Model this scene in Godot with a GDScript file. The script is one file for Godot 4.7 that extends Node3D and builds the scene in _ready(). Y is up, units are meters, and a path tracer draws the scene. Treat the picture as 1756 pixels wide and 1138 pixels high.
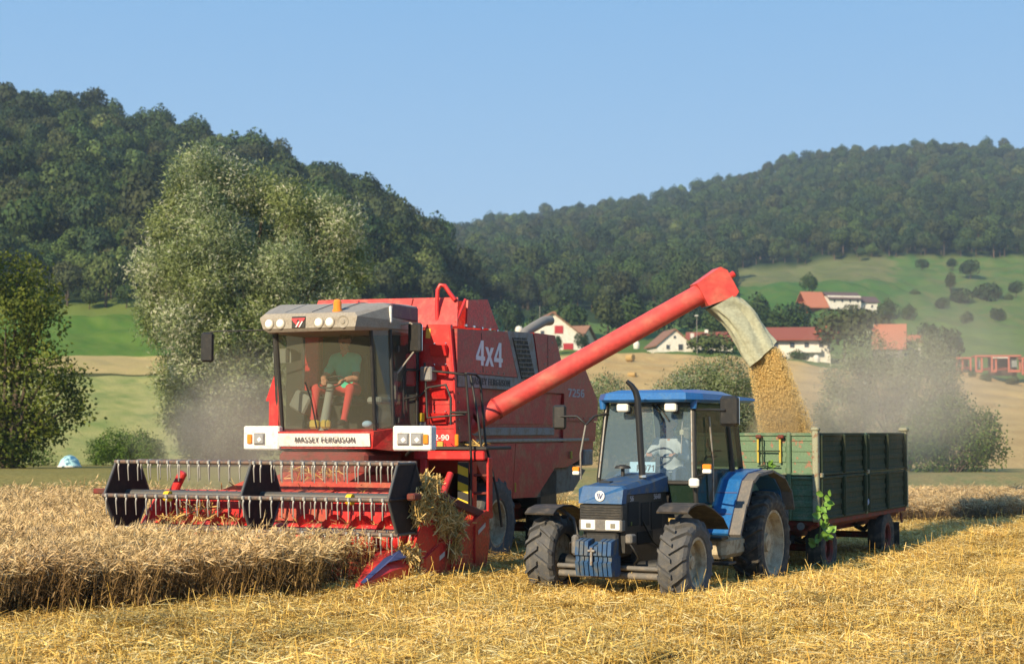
extends Node3D

const FOC := 2650.0      # focal length in photo pixels
const EYE := 2.15        # height of the camera above the field

var taken := {}
var mats := {}
var tex := {}
var grain_nz := FastNoiseLite.new()
var cxf: Transform3D     # combine
var txf: Transform3D     # tractor
var rxf: Transform3D     # trailer

# ---------------------------------------------------------------- mesh builder
class MB:
	var v := PackedVector3Array()
	var n := PackedVector3Array()
	var c := PackedColorArray()
	var col := Color(1, 1, 1)
	func tri3(a: Vector3, b: Vector3, d: Vector3, na: Vector3, nb: Vector3, nd: Vector3) -> void:
		v.append(a); v.append(d); v.append(b)
		n.append(na); n.append(nd); n.append(nb)
		c.append(col); c.append(col); c.append(col)
	func tri(a: Vector3, b: Vector3, d: Vector3) -> void:
		var m := (b - a).cross(d - a).normalized()
		tri3(a, b, d, m, m, m)
	func quad(a: Vector3, b: Vector3, d: Vector3, e: Vector3) -> void:
		tri(a, b, d); tri(a, d, e)
	func face(p: Array, out: Vector3) -> void:
		var m: Vector3 = (p[1] - p[0]).cross(p[2] - p[0])
		var flip := m.dot(out) < 0.0
		for i in range(1, p.size() - 1):
			if flip: tri(p[0], p[i + 1], p[i])
			else: tri(p[0], p[i], p[i + 1])
	func box(at: Vector3, s: Vector3, ch := 0.012, bs := Basis()) -> void:
		var h := s * 0.5
		var k: float = minf(ch, minf(h.x, minf(h.y, h.z)) * 0.6)
		var ins := [h - Vector3(0, k, k), h - Vector3(k, 0, k), h - Vector3(k, k, 0)]
		for ax in 3:
			for sg in [-1.0, 1.0]:
				var o := Vector3(); o[ax] = sg
				var q := []
				for w in [[-1, -1], [1, -1], [1, 1], [-1, 1]]:
					var p: Vector3 = ins[ax]
					p[ax] *= sg; p[(ax + 1) % 3] *= w[0]; p[(ax + 2) % 3] *= w[1]
					q.append(at + bs * p)
				face(q, bs * o)
		if k < 0.001: return
		for ax in 3:
			var b1 := (ax + 1) % 3
			var b2 := (ax + 2) % 3
			for s1 in [-1.0, 1.0]:
				for s2 in [-1.0, 1.0]:
					var q := []
					for w in [[0, -1], [1, -1], [1, 1], [0, 1]]:
						var p: Vector3 = ins[b1] if w[0] == 0 else ins[b2]
						p[b1] *= s1; p[b2] *= s2; p[ax] *= w[1]
						q.append(at + bs * p)
					var o := Vector3(); o[b1] = s1; o[b2] = s2
					face(q, bs * o)
		for sx in [-1.0, 1.0]:
			for sy in [-1.0, 1.0]:
				for sz in [-1.0, 1.0]:
					var g := Vector3(sx, sy, sz)
					face([at + bs * (ins[0] * g), at + bs * (ins[1] * g), at + bs * (ins[2] * g)], bs * g)
	# a flat outline pushed along a vector
	func prism(p: Array, by: Vector3) -> void:
		var m := Vector3()
		for i in p.size():
			var a: Vector3 = p[i]
			var b: Vector3 = p[(i + 1) % p.size()]
			m += a.cross(b)
		m = m.normalized()
		var ex: Vector3 = (p[1] - p[0]).normalized()
		var ey := m.cross(ex)
		var flat := PackedVector2Array()
		for q in p: flat.append(Vector2((q - p[0]).dot(ex), (q - p[0]).dot(ey)))
		var t := Geometry2D.triangulate_polygon(flat)
		for i in range(0, t.size(), 3):
			face([p[t[i]], p[t[i + 1]], p[t[i + 2]]], -by)
			face([p[t[i]] + by, p[t[i + 1]] + by, p[t[i + 2]] + by], by)
		var sg := 1.0 if m.dot(by) > 0.0 else -1.0
		for i in p.size():
			var a: Vector3 = p[i]
			var b: Vector3 = p[(i + 1) % p.size()]
			face([a, b, b + by, a + by], (b - a).cross(m) * 1.0 if true else m)
		if sg < 0.0: pass
	# rings of the same number of points, joined by flat faces
	func loft(rings: Array, caps := true) -> void:
		var mid := Vector3()
		var k := 0
		for r in rings:
			for p in r: mid += p; k += 1
		mid /= k
		for i in rings.size() - 1:
			var a: Array = rings[i]
			var b: Array = rings[i + 1]
			for j in a.size():
				var j2 := (j + 1) % a.size()
				var cc: Vector3 = (a[j] + a[j2] + b[j2] + b[j]) * 0.25
				face([a[j], a[j2], b[j2], b[j]], cc - mid)
		if caps:
			for r in [rings[0], rings[-1]]:
				var cc := Vector3()
				for p in r: cc += p
				face(r, cc / r.size() - mid)
	func tube(path: Array, radii, sides := 10, caps := true) -> void:
		var rings := []
		var nrm := []
		var up := Vector3.UP
		for i in path.size():
			var a: Vector3 = path[maxi(i - 1, 0)]
			var b: Vector3 = path[mini(i + 1, path.size() - 1)]
			var t := (b - a).normalized()
			if i == 0 and absf(t.dot(up)) > 0.9: up = Vector3.RIGHT
			var x := up.cross(t).normalized()
			var y := t.cross(x)
			up = y
			var r: float = radii[i] if radii is Array else radii
			var ring := []
			var nn := []
			for k in sides:
				var w := TAU * k / sides
				var d := x * cos(w) + y * sin(w)
				ring.append(path[i] + d * r)
				nn.append(d)
			rings.append(ring); nrm.append(nn)
		for i in path.size() - 1:
			for k in sides:
				var k2 := (k + 1) % sides
				tri3(rings[i][k], rings[i][k2], rings[i + 1][k2], nrm[i][k], nrm[i][k2], nrm[i + 1][k2])
				tri3(rings[i][k], rings[i + 1][k2], rings[i + 1][k], nrm[i][k], nrm[i + 1][k2], nrm[i + 1][k])
		if caps:
			face(rings[0], path[0] - path[1])
			face(rings[-1], path[-1] - path[-2])
	# profile of (radius, along the axis), turned round the axis
	func lathe(prof: Array, o: Vector3, ax: Vector3, segs := 32) -> void:
		var u := Vector3.UP if absf(ax.y) < 0.9 else Vector3.RIGHT
		var x := u.cross(ax).normalized()
		var y := ax.cross(x)
		for i in prof.size() - 1:
			var a: Vector2 = prof[i]
			var b: Vector2 = prof[i + 1]
			var t := (b - a)
			if t.length() < 1e-6: continue
			var sl := Vector2(t.y, -t.x).normalized()
			for k in segs:
				var w0 := TAU * k / segs
				var w1 := TAU * (k + 1) / segs
				var d0 := x * cos(w0) + y * sin(w0)
				var d1 := x * cos(w1) + y * sin(w1)
				var p := [o + d0 * a.x + ax * a.y, o + d1 * a.x + ax * a.y, o + d1 * b.x + ax * b.y, o + d0 * b.x + ax * b.y]
				var n0 := d0 * sl.x + ax * sl.y
				var n1 := d1 * sl.x + ax * sl.y
				if a.x > 1e-5: tri3(p[0], p[1], p[2], n0, n1, n1)
				if b.x > 1e-5: tri3(p[0], p[2], p[3], n0, n1, n0)
	func ball(at: Vector3, r: Vector3, seg := 12, rows := 8) -> void:
		for i in rows:
			for k in seg:
				var q := []
				for w in [[i, k], [i, k + 1], [i + 1, k + 1], [i + 1, k]]:
					var th: float = PI * w[0] / rows
					var ph: float = TAU * w[1] / seg
					q.append(Vector3(sin(th) * cos(ph), cos(th), sin(th) * sin(ph)))
				var a: Vector3 = q[0]; var b: Vector3 = q[1]; var d: Vector3 = q[2]; var e: Vector3 = q[3]
				if i > 0: tri3(at + a * r, at + b * r, at + d * r, (a / r).normalized(), (b / r).normalized(), (d / r).normalized())
				if i < rows - 1: tri3(at + a * r, at + d * r, at + e * r, (a / r).normalized(), (d / r).normalized(), (e / r).normalized())
	func add(o: MB, xf: Transform3D) -> void:
		var nb := xf.basis.inverse().transposed()
		for i in o.v.size():
			v.append(xf * o.v[i]); n.append((nb * o.n[i]).normalized()); c.append(o.c[i])
	func mesh(m: Material = null) -> ArrayMesh:
		var a := []
		a.resize(Mesh.ARRAY_MAX)
		a[Mesh.ARRAY_VERTEX] = v; a[Mesh.ARRAY_NORMAL] = n; a[Mesh.ARRAY_COLOR] = c
		var am := ArrayMesh.new()
		if v.size() > 0:
			am.add_surface_from_arrays(Mesh.PRIMITIVE_TRIANGLES, a)
			if m: am.surface_set_material(0, m)
		return am

# ---------------------------------------------------------------- nodes
func named(called: String) -> String:
	if not taken.has(called):
		taken[called] = 0
		return called
	taken[called] += 1
	return "%s_%03d" % [called, taken[called]]

func tag(o: Node, label: String, category: String, group := "", kind := "") -> void:
	if label: o.set_meta("label", label)
	if category: o.set_meta("category", category)
	if group: o.set_meta("group", group)
	if kind: o.set_meta("kind", kind)

func thing(called: String, label: String, category: String, xf := Transform3D(), group := "", kind := "") -> Node3D:
	var o := Node3D.new()
	o.name = named(called)
	add_child(o)
	o.transform = xf
	tag(o, label, category, group, kind)
	return o

func solo(called: String, label: String, category: String, m: Mesh, xf := Transform3D(), group := "", kind := "") -> MeshInstance3D:
	var o := MeshInstance3D.new()
	o.mesh = m
	o.name = named(called)
	add_child(o)
	o.transform = xf
	tag(o, label, category, group, kind)
	return o

func part(root: Node3D, called: String, b, m: Material, xf := Transform3D(), label := "") -> MeshInstance3D:
	var o := MeshInstance3D.new()
	o.mesh = b.mesh() if b is MB else b
	o.material_override = m
	o.name = called
	var i := 0
	while root.has_node(NodePath(o.name)):
		i += 1
		o.name = "%s_%03d" % [called, i]
	root.add_child(o, true)
	o.transform = xf
	if label: o.set_meta("label", label)
	return o

func bx(at: Vector3, s: Vector3, ch := 0.012, bs := Basis()) -> MB:
	var b := MB.new(); b.box(at, s, ch, bs); return b

func tb(path: Array, r, sides := 10) -> MB:
	var b := MB.new(); b.tube(path, r, sides); return b

func pr(p: Array, by: Vector3) -> MB:
	var b := MB.new(); b.prism(p, by); return b

func V(x: float, y: float, z: float) -> Vector3:
	return Vector3(x, y, z)

func sidep(x: float, yz: Array) -> Array:      # outline in a plane of constant x from [z, y] pairs
	var o := []
	for q in yz: o.append(Vector3(x, q[1], q[0]))
	return o

func frontp(z: float, xy: Array) -> Array:
	var o := []
	for q in xy: o.append(Vector3(q[0], q[1], z))
	return o

func many(called: String, m: Mesh, xfs: Array, cols = null, mat: Material = null) -> MultiMeshInstance3D:
	var mm := MultiMesh.new()
	mm.transform_format = MultiMesh.TRANSFORM_3D
	mm.use_colors = cols != null
	mm.mesh = m
	mm.instance_count = xfs.size()
	for i in xfs.size():
		mm.set_instance_transform(i, xfs[i])
		if cols != null: mm.set_instance_color(i, cols[i])
	var o := MultiMeshInstance3D.new()
	o.multimesh = mm
	if mat: o.material_override = mat
	o.name = called
	o.set_meta("kind", "stuff")
	return o

# the point that the photograph shows at (u, v), at that depth from the camera
func at(u: float, v: float, d: float) -> Vector3:
	return Vector3((u - 878.0) / FOC * d, EYE + (740.0 - v) / FOC * d, -d)

# ---------------------------------------------------------------- materials
func noise_bytes(sd: int, freq: float, oct: int, size := 256) -> PackedByteArray:
	var nz := FastNoiseLite.new()
	nz.seed = sd; nz.noise_type = FastNoiseLite.TYPE_SIMPLEX_SMOOTH; nz.frequency = freq
	nz.fractal_octaves = oct; nz.fractal_gain = 0.55
	var im := nz.get_seamless_image(size, size, false, false, 0.15, true)
	im.convert(Image.FORMAT_L8)
	return im.get_data()

# two colours mixed by noise: share of the second one rises from lo to hi of the noise
func mottle(key: String, a: Color, b: Color, lo: float, hi: float, sd: int, freq: float, fine := 0.12, size := 256) -> ImageTexture:
	if tex.has(key): return tex[key]
	var g := noise_bytes(sd, freq, 5, size)
	var f := noise_bytes(sd + 7, 0.11, 3, size)
	var px := PackedByteArray()
	px.resize(size * size * 3)
	var sa := a.linear_to_srgb()
	var sb := b.linear_to_srgb()
	for i in size * size:
		var t := smoothstep(lo, hi, g[i] / 255.0)
		var k := 1.0 - fine + fine * 2.0 * (f[i] / 255.0)
		px[i * 3] = clampi(int((sa.r + (sb.r - sa.r) * t) * k * 255.0), 0, 255)
		px[i * 3 + 1] = clampi(int((sa.g + (sb.g - sa.g) * t) * k * 255.0), 0, 255)
		px[i * 3 + 2] = clampi(int((sa.b + (sb.b - sa.b) * t) * k * 255.0), 0, 255)
	var im := Image.create_from_data(size, size, false, Image.FORMAT_RGB8, px)
	tex[key] = ImageTexture.create_from_image(im)
	return tex[key]

func plain_mat(key: String, col: Color, rough := 0.6, metal := 0.0) -> StandardMaterial3D:
	if mats.has(key): return mats[key]
	var m := StandardMaterial3D.new()
	m.resource_name = key
	m.albedo_color = col.linear_to_srgb()
	m.roughness = rough; m.metallic = metal
	mats[key] = m
	return m

func mot_mat(key: String, a: Color, b: Color, lo: float, hi: float, scl: float, rough := 0.55, metal := 0.0, sd := 1, freq := 0.02, fine := 0.12, bump := 0.0) -> StandardMaterial3D:
	if mats.has(key): return mats[key]
	var m := StandardMaterial3D.new()
	m.resource_name = key
	m.albedo_texture = mottle(key, a, b, lo, hi, sd, freq, fine)
	m.uv1_triplanar = true
	m.uv1_scale = Vector3(scl, scl, scl)
	m.roughness = rough; m.metallic = metal
	if bump > 0.0:
		m.heightmap_enabled = true
		m.heightmap_texture = m.albedo_texture
		m.heightmap_scale = bump
	mats[key] = m
	return m

func glass_mat(key: String, col: Color, alpha: float, rough := 0.08) -> StandardMaterial3D:
	if mats.has(key): return mats[key]
	var m := StandardMaterial3D.new()
	m.resource_name = key
	m.transparency = BaseMaterial3D.TRANSPARENCY_ALPHA
	var s := col.linear_to_srgb()
	m.albedo_color = Color(s.r, s.g, s.b, alpha)
	m.roughness = rough
	m.metallic_specular = 0.22 if key == "green_glass" or key == "clear_glass" else 0.36
	mats[key] = m
	return m

func leaf_mat(key: String, back := 0.35) -> StandardMaterial3D:
	if mats.has(key): return mats[key]
	var m := StandardMaterial3D.new()
	m.resource_name = key
	m.vertex_color_use_as_albedo = true
	m.roughness = 0.7
	m.metallic_specular = 0.3
	m.backlight_enabled = true
	m.backlight = Color(back, back, back)
	mats[key] = m
	return m

func make_mats() -> void:
	# dusty machine paint
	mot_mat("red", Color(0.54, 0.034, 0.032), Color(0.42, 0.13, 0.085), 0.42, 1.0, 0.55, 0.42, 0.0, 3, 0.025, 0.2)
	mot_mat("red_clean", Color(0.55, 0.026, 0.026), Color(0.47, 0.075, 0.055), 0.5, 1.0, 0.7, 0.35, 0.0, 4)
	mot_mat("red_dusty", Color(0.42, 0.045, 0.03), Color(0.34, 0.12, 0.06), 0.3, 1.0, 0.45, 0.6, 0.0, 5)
	mot_mat("red_shaded", Color(0.33, 0.022, 0.023), Color(0.27, 0.065, 0.045), 0.4, 0.95, 0.5, 0.42, 0.0, 6, 0.03, 0.2)  # machine red darkened for the side turned away from the sun
	mot_mat("auger_red", Color(0.60, 0.065, 0.055), Color(0.50, 0.18, 0.11), 0.45, 1.0, 0.35, 0.5, 0.0, 8)
	mot_mat("rust_red", Color(0.17, 0.026, 0.018), Color(0.09, 0.036, 0.022), 0.35, 0.8, 1.0, 0.8, 0.0, 9)
	mot_mat("cab_grey", Color(0.29, 0.26, 0.215), Color(0.24, 0.20, 0.155), 0.45, 0.95, 0.9, 0.6, 0.0, 10)
	mot_mat("white_paint", Color(0.74, 0.74, 0.72), Color(0.60, 0.56, 0.48), 0.5, 1.0, 1.2, 0.45, 0.0, 11)
	mot_mat("band_grey", Color(0.20, 0.20, 0.20), Color(0.17, 0.13, 0.10), 0.4, 0.9, 0.8, 0.6, 0.0, 12)
	mot_mat("black", Color(0.018, 0.018, 0.018), Color(0.05, 0.042, 0.033), 0.45, 1.0, 1.2, 0.55, 0.0, 13)
	mot_mat("black_brown", Color(0.016, 0.007, 0.006), Color(0.03, 0.014, 0.010), 0.4, 0.9, 1.2, 0.85, 0.0, 14)
	mot_mat("tyre", Color(0.030, 0.030, 0.030), Color(0.12, 0.10, 0.075), 0.35, 0.95, 1.4, 0.85, 0.0, 15)
	mot_mat("tyre_grey", Color(0.075, 0.076, 0.08), Color(0.14, 0.125, 0.105), 0.4, 1.0, 1.5, 0.85, 0.0, 16)
	mot_mat("steel", Color(0.30, 0.29, 0.27), Color(0.20, 0.12, 0.07), 0.5, 0.9, 1.5, 0.5, 0.4, 17)
	mot_mat("reel_bar", Color(0.16, 0.10, 0.075), Color(0.10, 0.085, 0.075), 0.35, 0.7, 2.0, 0.6, 0.1, 18)
	mot_mat("tube_grey", Color(0.085, 0.088, 0.09), Color(0.14, 0.10, 0.07), 0.5, 0.9, 1.5, 0.5, 0.2, 19)
	mot_mat("blue", Color(0.016, 0.115, 0.34), Color(0.06, 0.15, 0.30), 0.5, 1.0, 0.9, 0.33, 0.0, 20)
	mot_mat("blue_dusty", Color(0.014, 0.062, 0.165), Color(0.10, 0.10, 0.10), 0.35, 0.9, 0.9, 0.7, 0.0, 21)
	mot_mat("fender_grey", Color(0.13, 0.125, 0.12), Color(0.20, 0.17, 0.14), 0.4, 0.9, 1.0, 0.75, 0.0, 22)
	mot_mat("fender_dark", Color(0.035, 0.031, 0.028), Color(0.11, 0.085, 0.06), 0.4, 0.95, 1.0, 0.7, 0.0, 23)
	mot_mat("rim_cream", Color(0.42, 0.36, 0.25), Color(0.24, 0.17, 0.10), 0.4, 0.9, 1.2, 0.6, 0.0, 24)
	mot_mat("tr_green", Color(0.075, 0.145, 0.080), Color(0.17, 0.19, 0.12), 0.45, 0.95, 0.9, 0.6, 0.0, 25)
	mot_mat("tr_green_rust", Color(0.105, 0.18, 0.105), Color(0.26, 0.13, 0.08), 0.70, 0.80, 0.9, 0.65, 0.0, 26)
	mot_mat("tr_green_shaded", Color(0.021, 0.038, 0.018), Color(0.052, 0.050, 0.024), 0.4, 0.9, 1.1, 0.9, 0.0, 27)  # trailer green darkened to stand in for shade on its sides
	mot_mat("tr_post", Color(0.26, 0.27, 0.19), Color(0.20, 0.12, 0.07), 0.55, 0.85, 1.6, 0.7, 0.0, 28)
	mot_mat("canvas", Color(0.42, 0.435, 0.32), Color(0.33, 0.30, 0.20), 0.6, 1.0, 0.6, 0.9, 0.0, 29, 0.02, 0.14)
	mats["canvas"].backlight_enabled = true
	mats["canvas"].backlight = Color(0.2, 0.2, 0.16)
	plain_mat("cab_back", Color(0.030, 0.034, 0.026), 0.8)
	plain_mat("headlamp", Color(0.40, 0.40, 0.40), 0.2, 0.35)
	plain_mat("yellow", Color(0.80, 0.52, 0.02), 0.5)
	plain_mat("yellow_dull", Color(0.42, 0.33, 0.05), 0.7)
	plain_mat("orange_lens", Color(0.80, 0.24, 0.02), 0.2)
	plain_mat("white_lens", Color(0.80, 0.79, 0.74), 0.12)
	plain_mat("chrome", Color(0.75, 0.75, 0.74), 0.15, 0.9)
	mot_mat("blue_nose", Color(0.014, 0.080, 0.215), Color(0.06, 0.105, 0.18), 0.45, 1.0, 0.9, 0.55, 0.0, 31)
	plain_mat("tine", Color(0.38, 0.37, 0.34), 0.4, 0.2)
	plain_mat("text_dark", Color(0.05, 0.05, 0.05), 0.6)
	plain_mat("text_white", Color(0.62, 0.62, 0.64), 0.5)
	plain_mat("text_grey", Color(0.33, 0.31, 0.34), 0.6)
	plain_mat("seat", Color(0.03, 0.028, 0.027), 0.9)
	plain_mat("cab_inner", Color(0.20, 0.23, 0.20), 0.8)
	plain_mat("stripe_blue", Color(0.06, 0.08, 0.20), 0.5)
	plain_mat("plate_blue", Color(0.34, 0.60, 0.78), 0.4)
	plain_mat("cyan", Color(0.38, 0.66, 0.72), 0.7)
	glass_mat("dusty_glass", Color(0.20, 0.205, 0.155), 0.25, 0.10)
	glass_mat("clear_glass", Color(0.10, 0.115, 0.10), 0.18, 0.05)
	glass_mat("sky_tint_glass", Color(0.22, 0.32, 0.40), 0.17, 0.05)  # bluish tint stands in for sky reflected in the windscreen
	glass_mat("green_glass", Color(0.022, 0.045, 0.032), 0.45, 0.05)
	mot_mat("bark", Color(0.10, 0.075, 0.05), Color(0.05, 0.038, 0.028), 0.3, 0.7, 1.0, 0.9, 0.0, 30, 0.05, 0.2, 2.0)
	leaf_mat("leaf", 0.75)
	leaf_mat("leaf_far", 0.5)
	var st := leaf_mat("straw", 0.2)
	st.roughness = 0.6

# ---------------------------------------------------------------- land
# ground heights by column of the photograph: pairs of (depth in metres, row where that ground shows)
var prof := [
	[-1400.0, [[60, 800], [105, 795], [250, 690], [345, 600], [700, 420], [900, 400], [1500, 420]]],
	[-300.0, [[60, 808], [105, 795], [150, 757], [250, 648], [290, 614], [345, 534], [620, 196], [800, 204], [1500, 330]]],
	[0.0, [[60, 812], [105, 796], [150, 754], [250, 645], [290, 612], [345, 532], [620, 206], [800, 214], [1500, 330]]],
	[140.0, [[60, 812], [105, 796], [150, 753], [250, 643], [290, 611], [345, 530], [620, 224], [800, 234], [1500, 340]]],
	[250.0, [[60, 812], [105, 796], [150, 752], [250, 642], [290, 611], [345, 528], [620, 256], [800, 262], [1500, 350]]],
	[430.0, [[60, 812], [105, 796], [150, 752], [250, 642], [290, 611], [345, 525], [600, 298], [700, 300], [1500, 370]]],
	[540.0, [[60, 812], [105, 796], [150, 752], [250, 645], [290, 613], [345, 525], [580, 335], [700, 345], [1500, 385]]],
	[660.0, [[60, 813], [105, 796], [200, 705], [330, 610], [380, 525], [540, 392], [650, 415], [900, 440], [1500, 415]]],
	[730.0, [[60, 814], [105, 790], [200, 704], [330, 609], [380, 545], [480, 458], [550, 440], [640, 462], [800, 480], [1500, 413]]],
	[800.0, [[60, 814], [90, 800], [200, 702], [330, 608], [380, 592], [480, 548], [550, 512], [640, 515], [800, 480], [1500, 402]]],
	[900.0, [[60, 814], [90, 801], [200, 702], [330, 608], [400, 590], [520, 552], [700, 500], [1500, 385]]],
	[1100.0, [[60, 814], [90, 801], [200, 702], [330, 606], [400, 590], [520, 552], [700, 495], [1500, 357]]],
	[1250.0, [[60, 814], [90, 801], [200, 703], [330, 610], [400, 594], [520, 548], [640, 505], [800, 478], [1500, 322]]],
	[1345.0, [[60, 814], [90, 801], [200, 708], [330, 620], [400, 598], [520, 545], [650, 490], [800, 475], [1500, 292]]],
	[1450.0, [[60, 814], [90, 802], [200, 712], [330, 630], [400, 600], [520, 545], [650, 488], [800, 458], [1500, 270]]],
	[1640.0, [[60, 814], [90, 802], [200, 715], [320, 640], [400, 605], [520, 562], [650, 515], [800, 457], [1500, 258]]],
	[1756.0, [[60, 814], [90, 802], [200, 718], [310, 652], [400, 608], [520, 564], [650, 518], [800, 458], [1500, 268]]],
	[2400.0, [[60, 814], [90, 802], [200, 722], [310, 660], [400, 612], [520, 570], [650, 530], [800, 470], [1500, 300]]],
	[3600.0, [[60, 814], [90, 802], [200, 730], [310, 680], [400, 640], [520, 610], [650, 580], [800, 540], [1500, 420]]],
]

func col_h(k: int, d: float) -> float:
	var p: Array = prof[k][1]
	var d0 := 46.0
	var h0 := -0.05
	for q in p:
		var h1: float = EYE + (740.0 - q[1]) / FOC * q[0]
		if d <= q[0]:
			if d <= d0: return h0
			return lerpf(h0, h1, (d - d0) / (q[0] - d0))
		d0 = q[0]; h0 = h1
	return h0

func land(x: float, z: float) -> float:
	var d := -z
	if d < 46.0: return near_h(x, z)
	var u := 878.0 + FOC * x / d
	if u <= prof[0][0]: return col_h(0, d)
	for k in prof.size() - 1:
		if u <= prof[k + 1][0]:
			var t: float = (u - prof[k][0]) / (prof[k + 1][0] - prof[k][0])
			t = lerpf(t, smoothstep(0.0, 1.0, t), 0.5)
			var h := lerpf(col_h(k, d), col_h(k + 1, d), t)
			return h + grain_nz.get_noise_2d(x * 0.05, z * 0.05) * clampf((d - 150.0) * 0.008, 0.0, 3.0)
	return col_h(prof.size() - 1, d)

func near_h(x: float, z: float) -> float:
	var h := lerpf(0.03, lerpf(0.0, -0.13, smoothstep(0.3, 2.6, x)), smoothstep(-20.0, -23.5, z))
	h += grain_nz.get_noise_2d(x * 1.1, z * 1.1) * 0.085 + grain_nz.get_noise_2d(x * 5.0 + 40.0, z * 5.0) * 0.03
	# swaths of straw that lie along the rows driven
	var s := x * 0.899 + z * 0.438
	for w in [-10.4, -5.5, -1.0, 3.4]:
		var q: float = (s - w + 0.35 * grain_nz.get_noise_2d(x * 0.9, z * 0.9 + 77.0)) / 0.55
		h += 0.13 * exp(-q * q) * (0.75 + 0.9 * grain_nz.get_noise_2d(x * 1.7 + 9.0, z * 1.7))
	return lerpf(h, -0.05, smoothstep(40.0, 46.0, -z))

func nz(x: float, y: float) -> float:
	return grain_nz.get_noise_2d(x, y)

func land_col(u: float, d: float, x: float, z: float) -> Color:
	var n1 := nz(x * 0.35, z * 0.35)
	var n2 := nz(x * 1.4 + 300.0, z * 0.5)
	var left := u < 640.0
	if d < 46.0:
		var c := Color(0.63, 0.43, 0.115).lerp(Color(0.46, 0.30, 0.075), clampf(0.5 + 0.9 * n2, 0, 1))
		return c
	if left:
		if d < 105.0: return Color(0.30, 0.25, 0.085).lerp(Color(0.24, 0.22, 0.075), clampf(0.5 + n1, 0, 1))
		if d < 246.0:
			var g := clampf(0.35 + 1.1 * nz(x * 0.22, z * 0.08) + 0.5 * n2 - 0.2 * smoothstep(180.0, 120.0, d), 0, 1)
			return Color(0.40, 0.385, 0.14).lerp(Color(0.20, 0.265, 0.075), g)
		if d < 255.0: return Color(0.085, 0.09, 0.03)
		if d < 289.0: return Color(0.50, 0.38, 0.17).lerp(Color(0.44, 0.36, 0.15), clampf(0.5 + n1, 0, 1))
		if d < 338.0: return Color(0.085, 0.175, 0.028).lerp(Color(0.125, 0.20, 0.038), clampf(0.5 + n1 + n2, 0, 1))
		if d < 350.0: return Color(0.15, 0.20, 0.05)
		return Color(0.03, 0.05, 0.02)
	if d < 88.0: return Color(0.34, 0.27, 0.12).lerp(Color(0.22, 0.24, 0.10), clampf(0.4 + n1 + n2, 0, 1))
	var top := 326.0 if u < 1500.0 else 326.0 - 26.0 * smoothstep(1500.0, 1760.0, u)
	if d < top:
		var rows := sin((x * 0.55 - z * 0.83) * 0.26 + n1 * 1.5)
		var c := Color(0.56, 0.40, 0.185).lerp(Color(0.45, 0.31, 0.14), clampf(0.5 + 0.35 * rows + 0.5 * n2, 0, 1))
		return c.lerp(Color(0.60, 0.45, 0.20), clampf(n1 * 1.2, 0, 1))
	if d < 520.0: return Color(0.10, 0.18, 0.045).lerp(Color(0.14, 0.20, 0.06), clampf(0.5 + n1, 0, 1))
	if d < 830.0 and u > 1270.0:
		if d > 690.0 and u < 1540.0 + 30.0 * n1:
			return Color(0.15, 0.175, 0.07).lerp(Color(0.21, 0.20, 0.095), clampf(n1 + n2, 0, 1))
		return Color(0.075, 0.165, 0.040).lerp(Color(0.155, 0.175, 0.062), clampf(smoothstep(1480.0, 1640.0, u) * 0.5 + 0.8 * n1 + 0.5 * n2 + 0.25 * sin(d * 0.35 + 2.0 * n1), 0, 1))
	return Color(0.035, 0.055, 0.022) if d > 560.0 or u < 1270.0 else Color(0.09, 0.16, 0.04)

func land_sheet(called: String, rows: Array, us: Array, mat: Material) -> void:
	var v := PackedVector3Array()
	var c := PackedColorArray()
	var idx := PackedInt32Array()
	for d in rows:
		for u in us:
			var x: float = (u - 878.0) / FOC * d
			v.append(Vector3(x, land(x, -d), -d))
			c.append(land_col(u, d, x, -d))
	var w := us.size()
	for i in rows.size() - 1:
		for j in w - 1:
			var a := i * w + j
			idx.append_array([a, a + w, a + 1, a + 1, a + w, a + w + 1])
	var n := PackedVector3Array()
	n.resize(v.size())
	for t in range(0, idx.size(), 3):
		var m := (v[idx[t + 2]] - v[idx[t]]).cross(v[idx[t + 1]] - v[idx[t]])
		if m.y < 0: m = -m
		for k in 3: n[idx[t + k]] += m
	for i in n.size(): n[i] = n[i].normalized()
	var a := []
	a.resize(Mesh.ARRAY_MAX)
	a[Mesh.ARRAY_VERTEX] = v; a[Mesh.ARRAY_NORMAL] = n; a[Mesh.ARRAY_COLOR] = c; a[Mesh.ARRAY_INDEX] = idx
	var am := ArrayMesh.new()
	am.add_surface_from_arrays(Mesh.PRIMITIVE_TRIANGLES, a)
	am.surface_set_material(0, mat)
	solo(called, "", "", am, Transform3D(), "", "structure")

func frange(a: float, b: float, n: int) -> Array:
	var o := []
	for i in n + 1: o.append(lerpf(a, b, float(i) / n))
	return o

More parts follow.
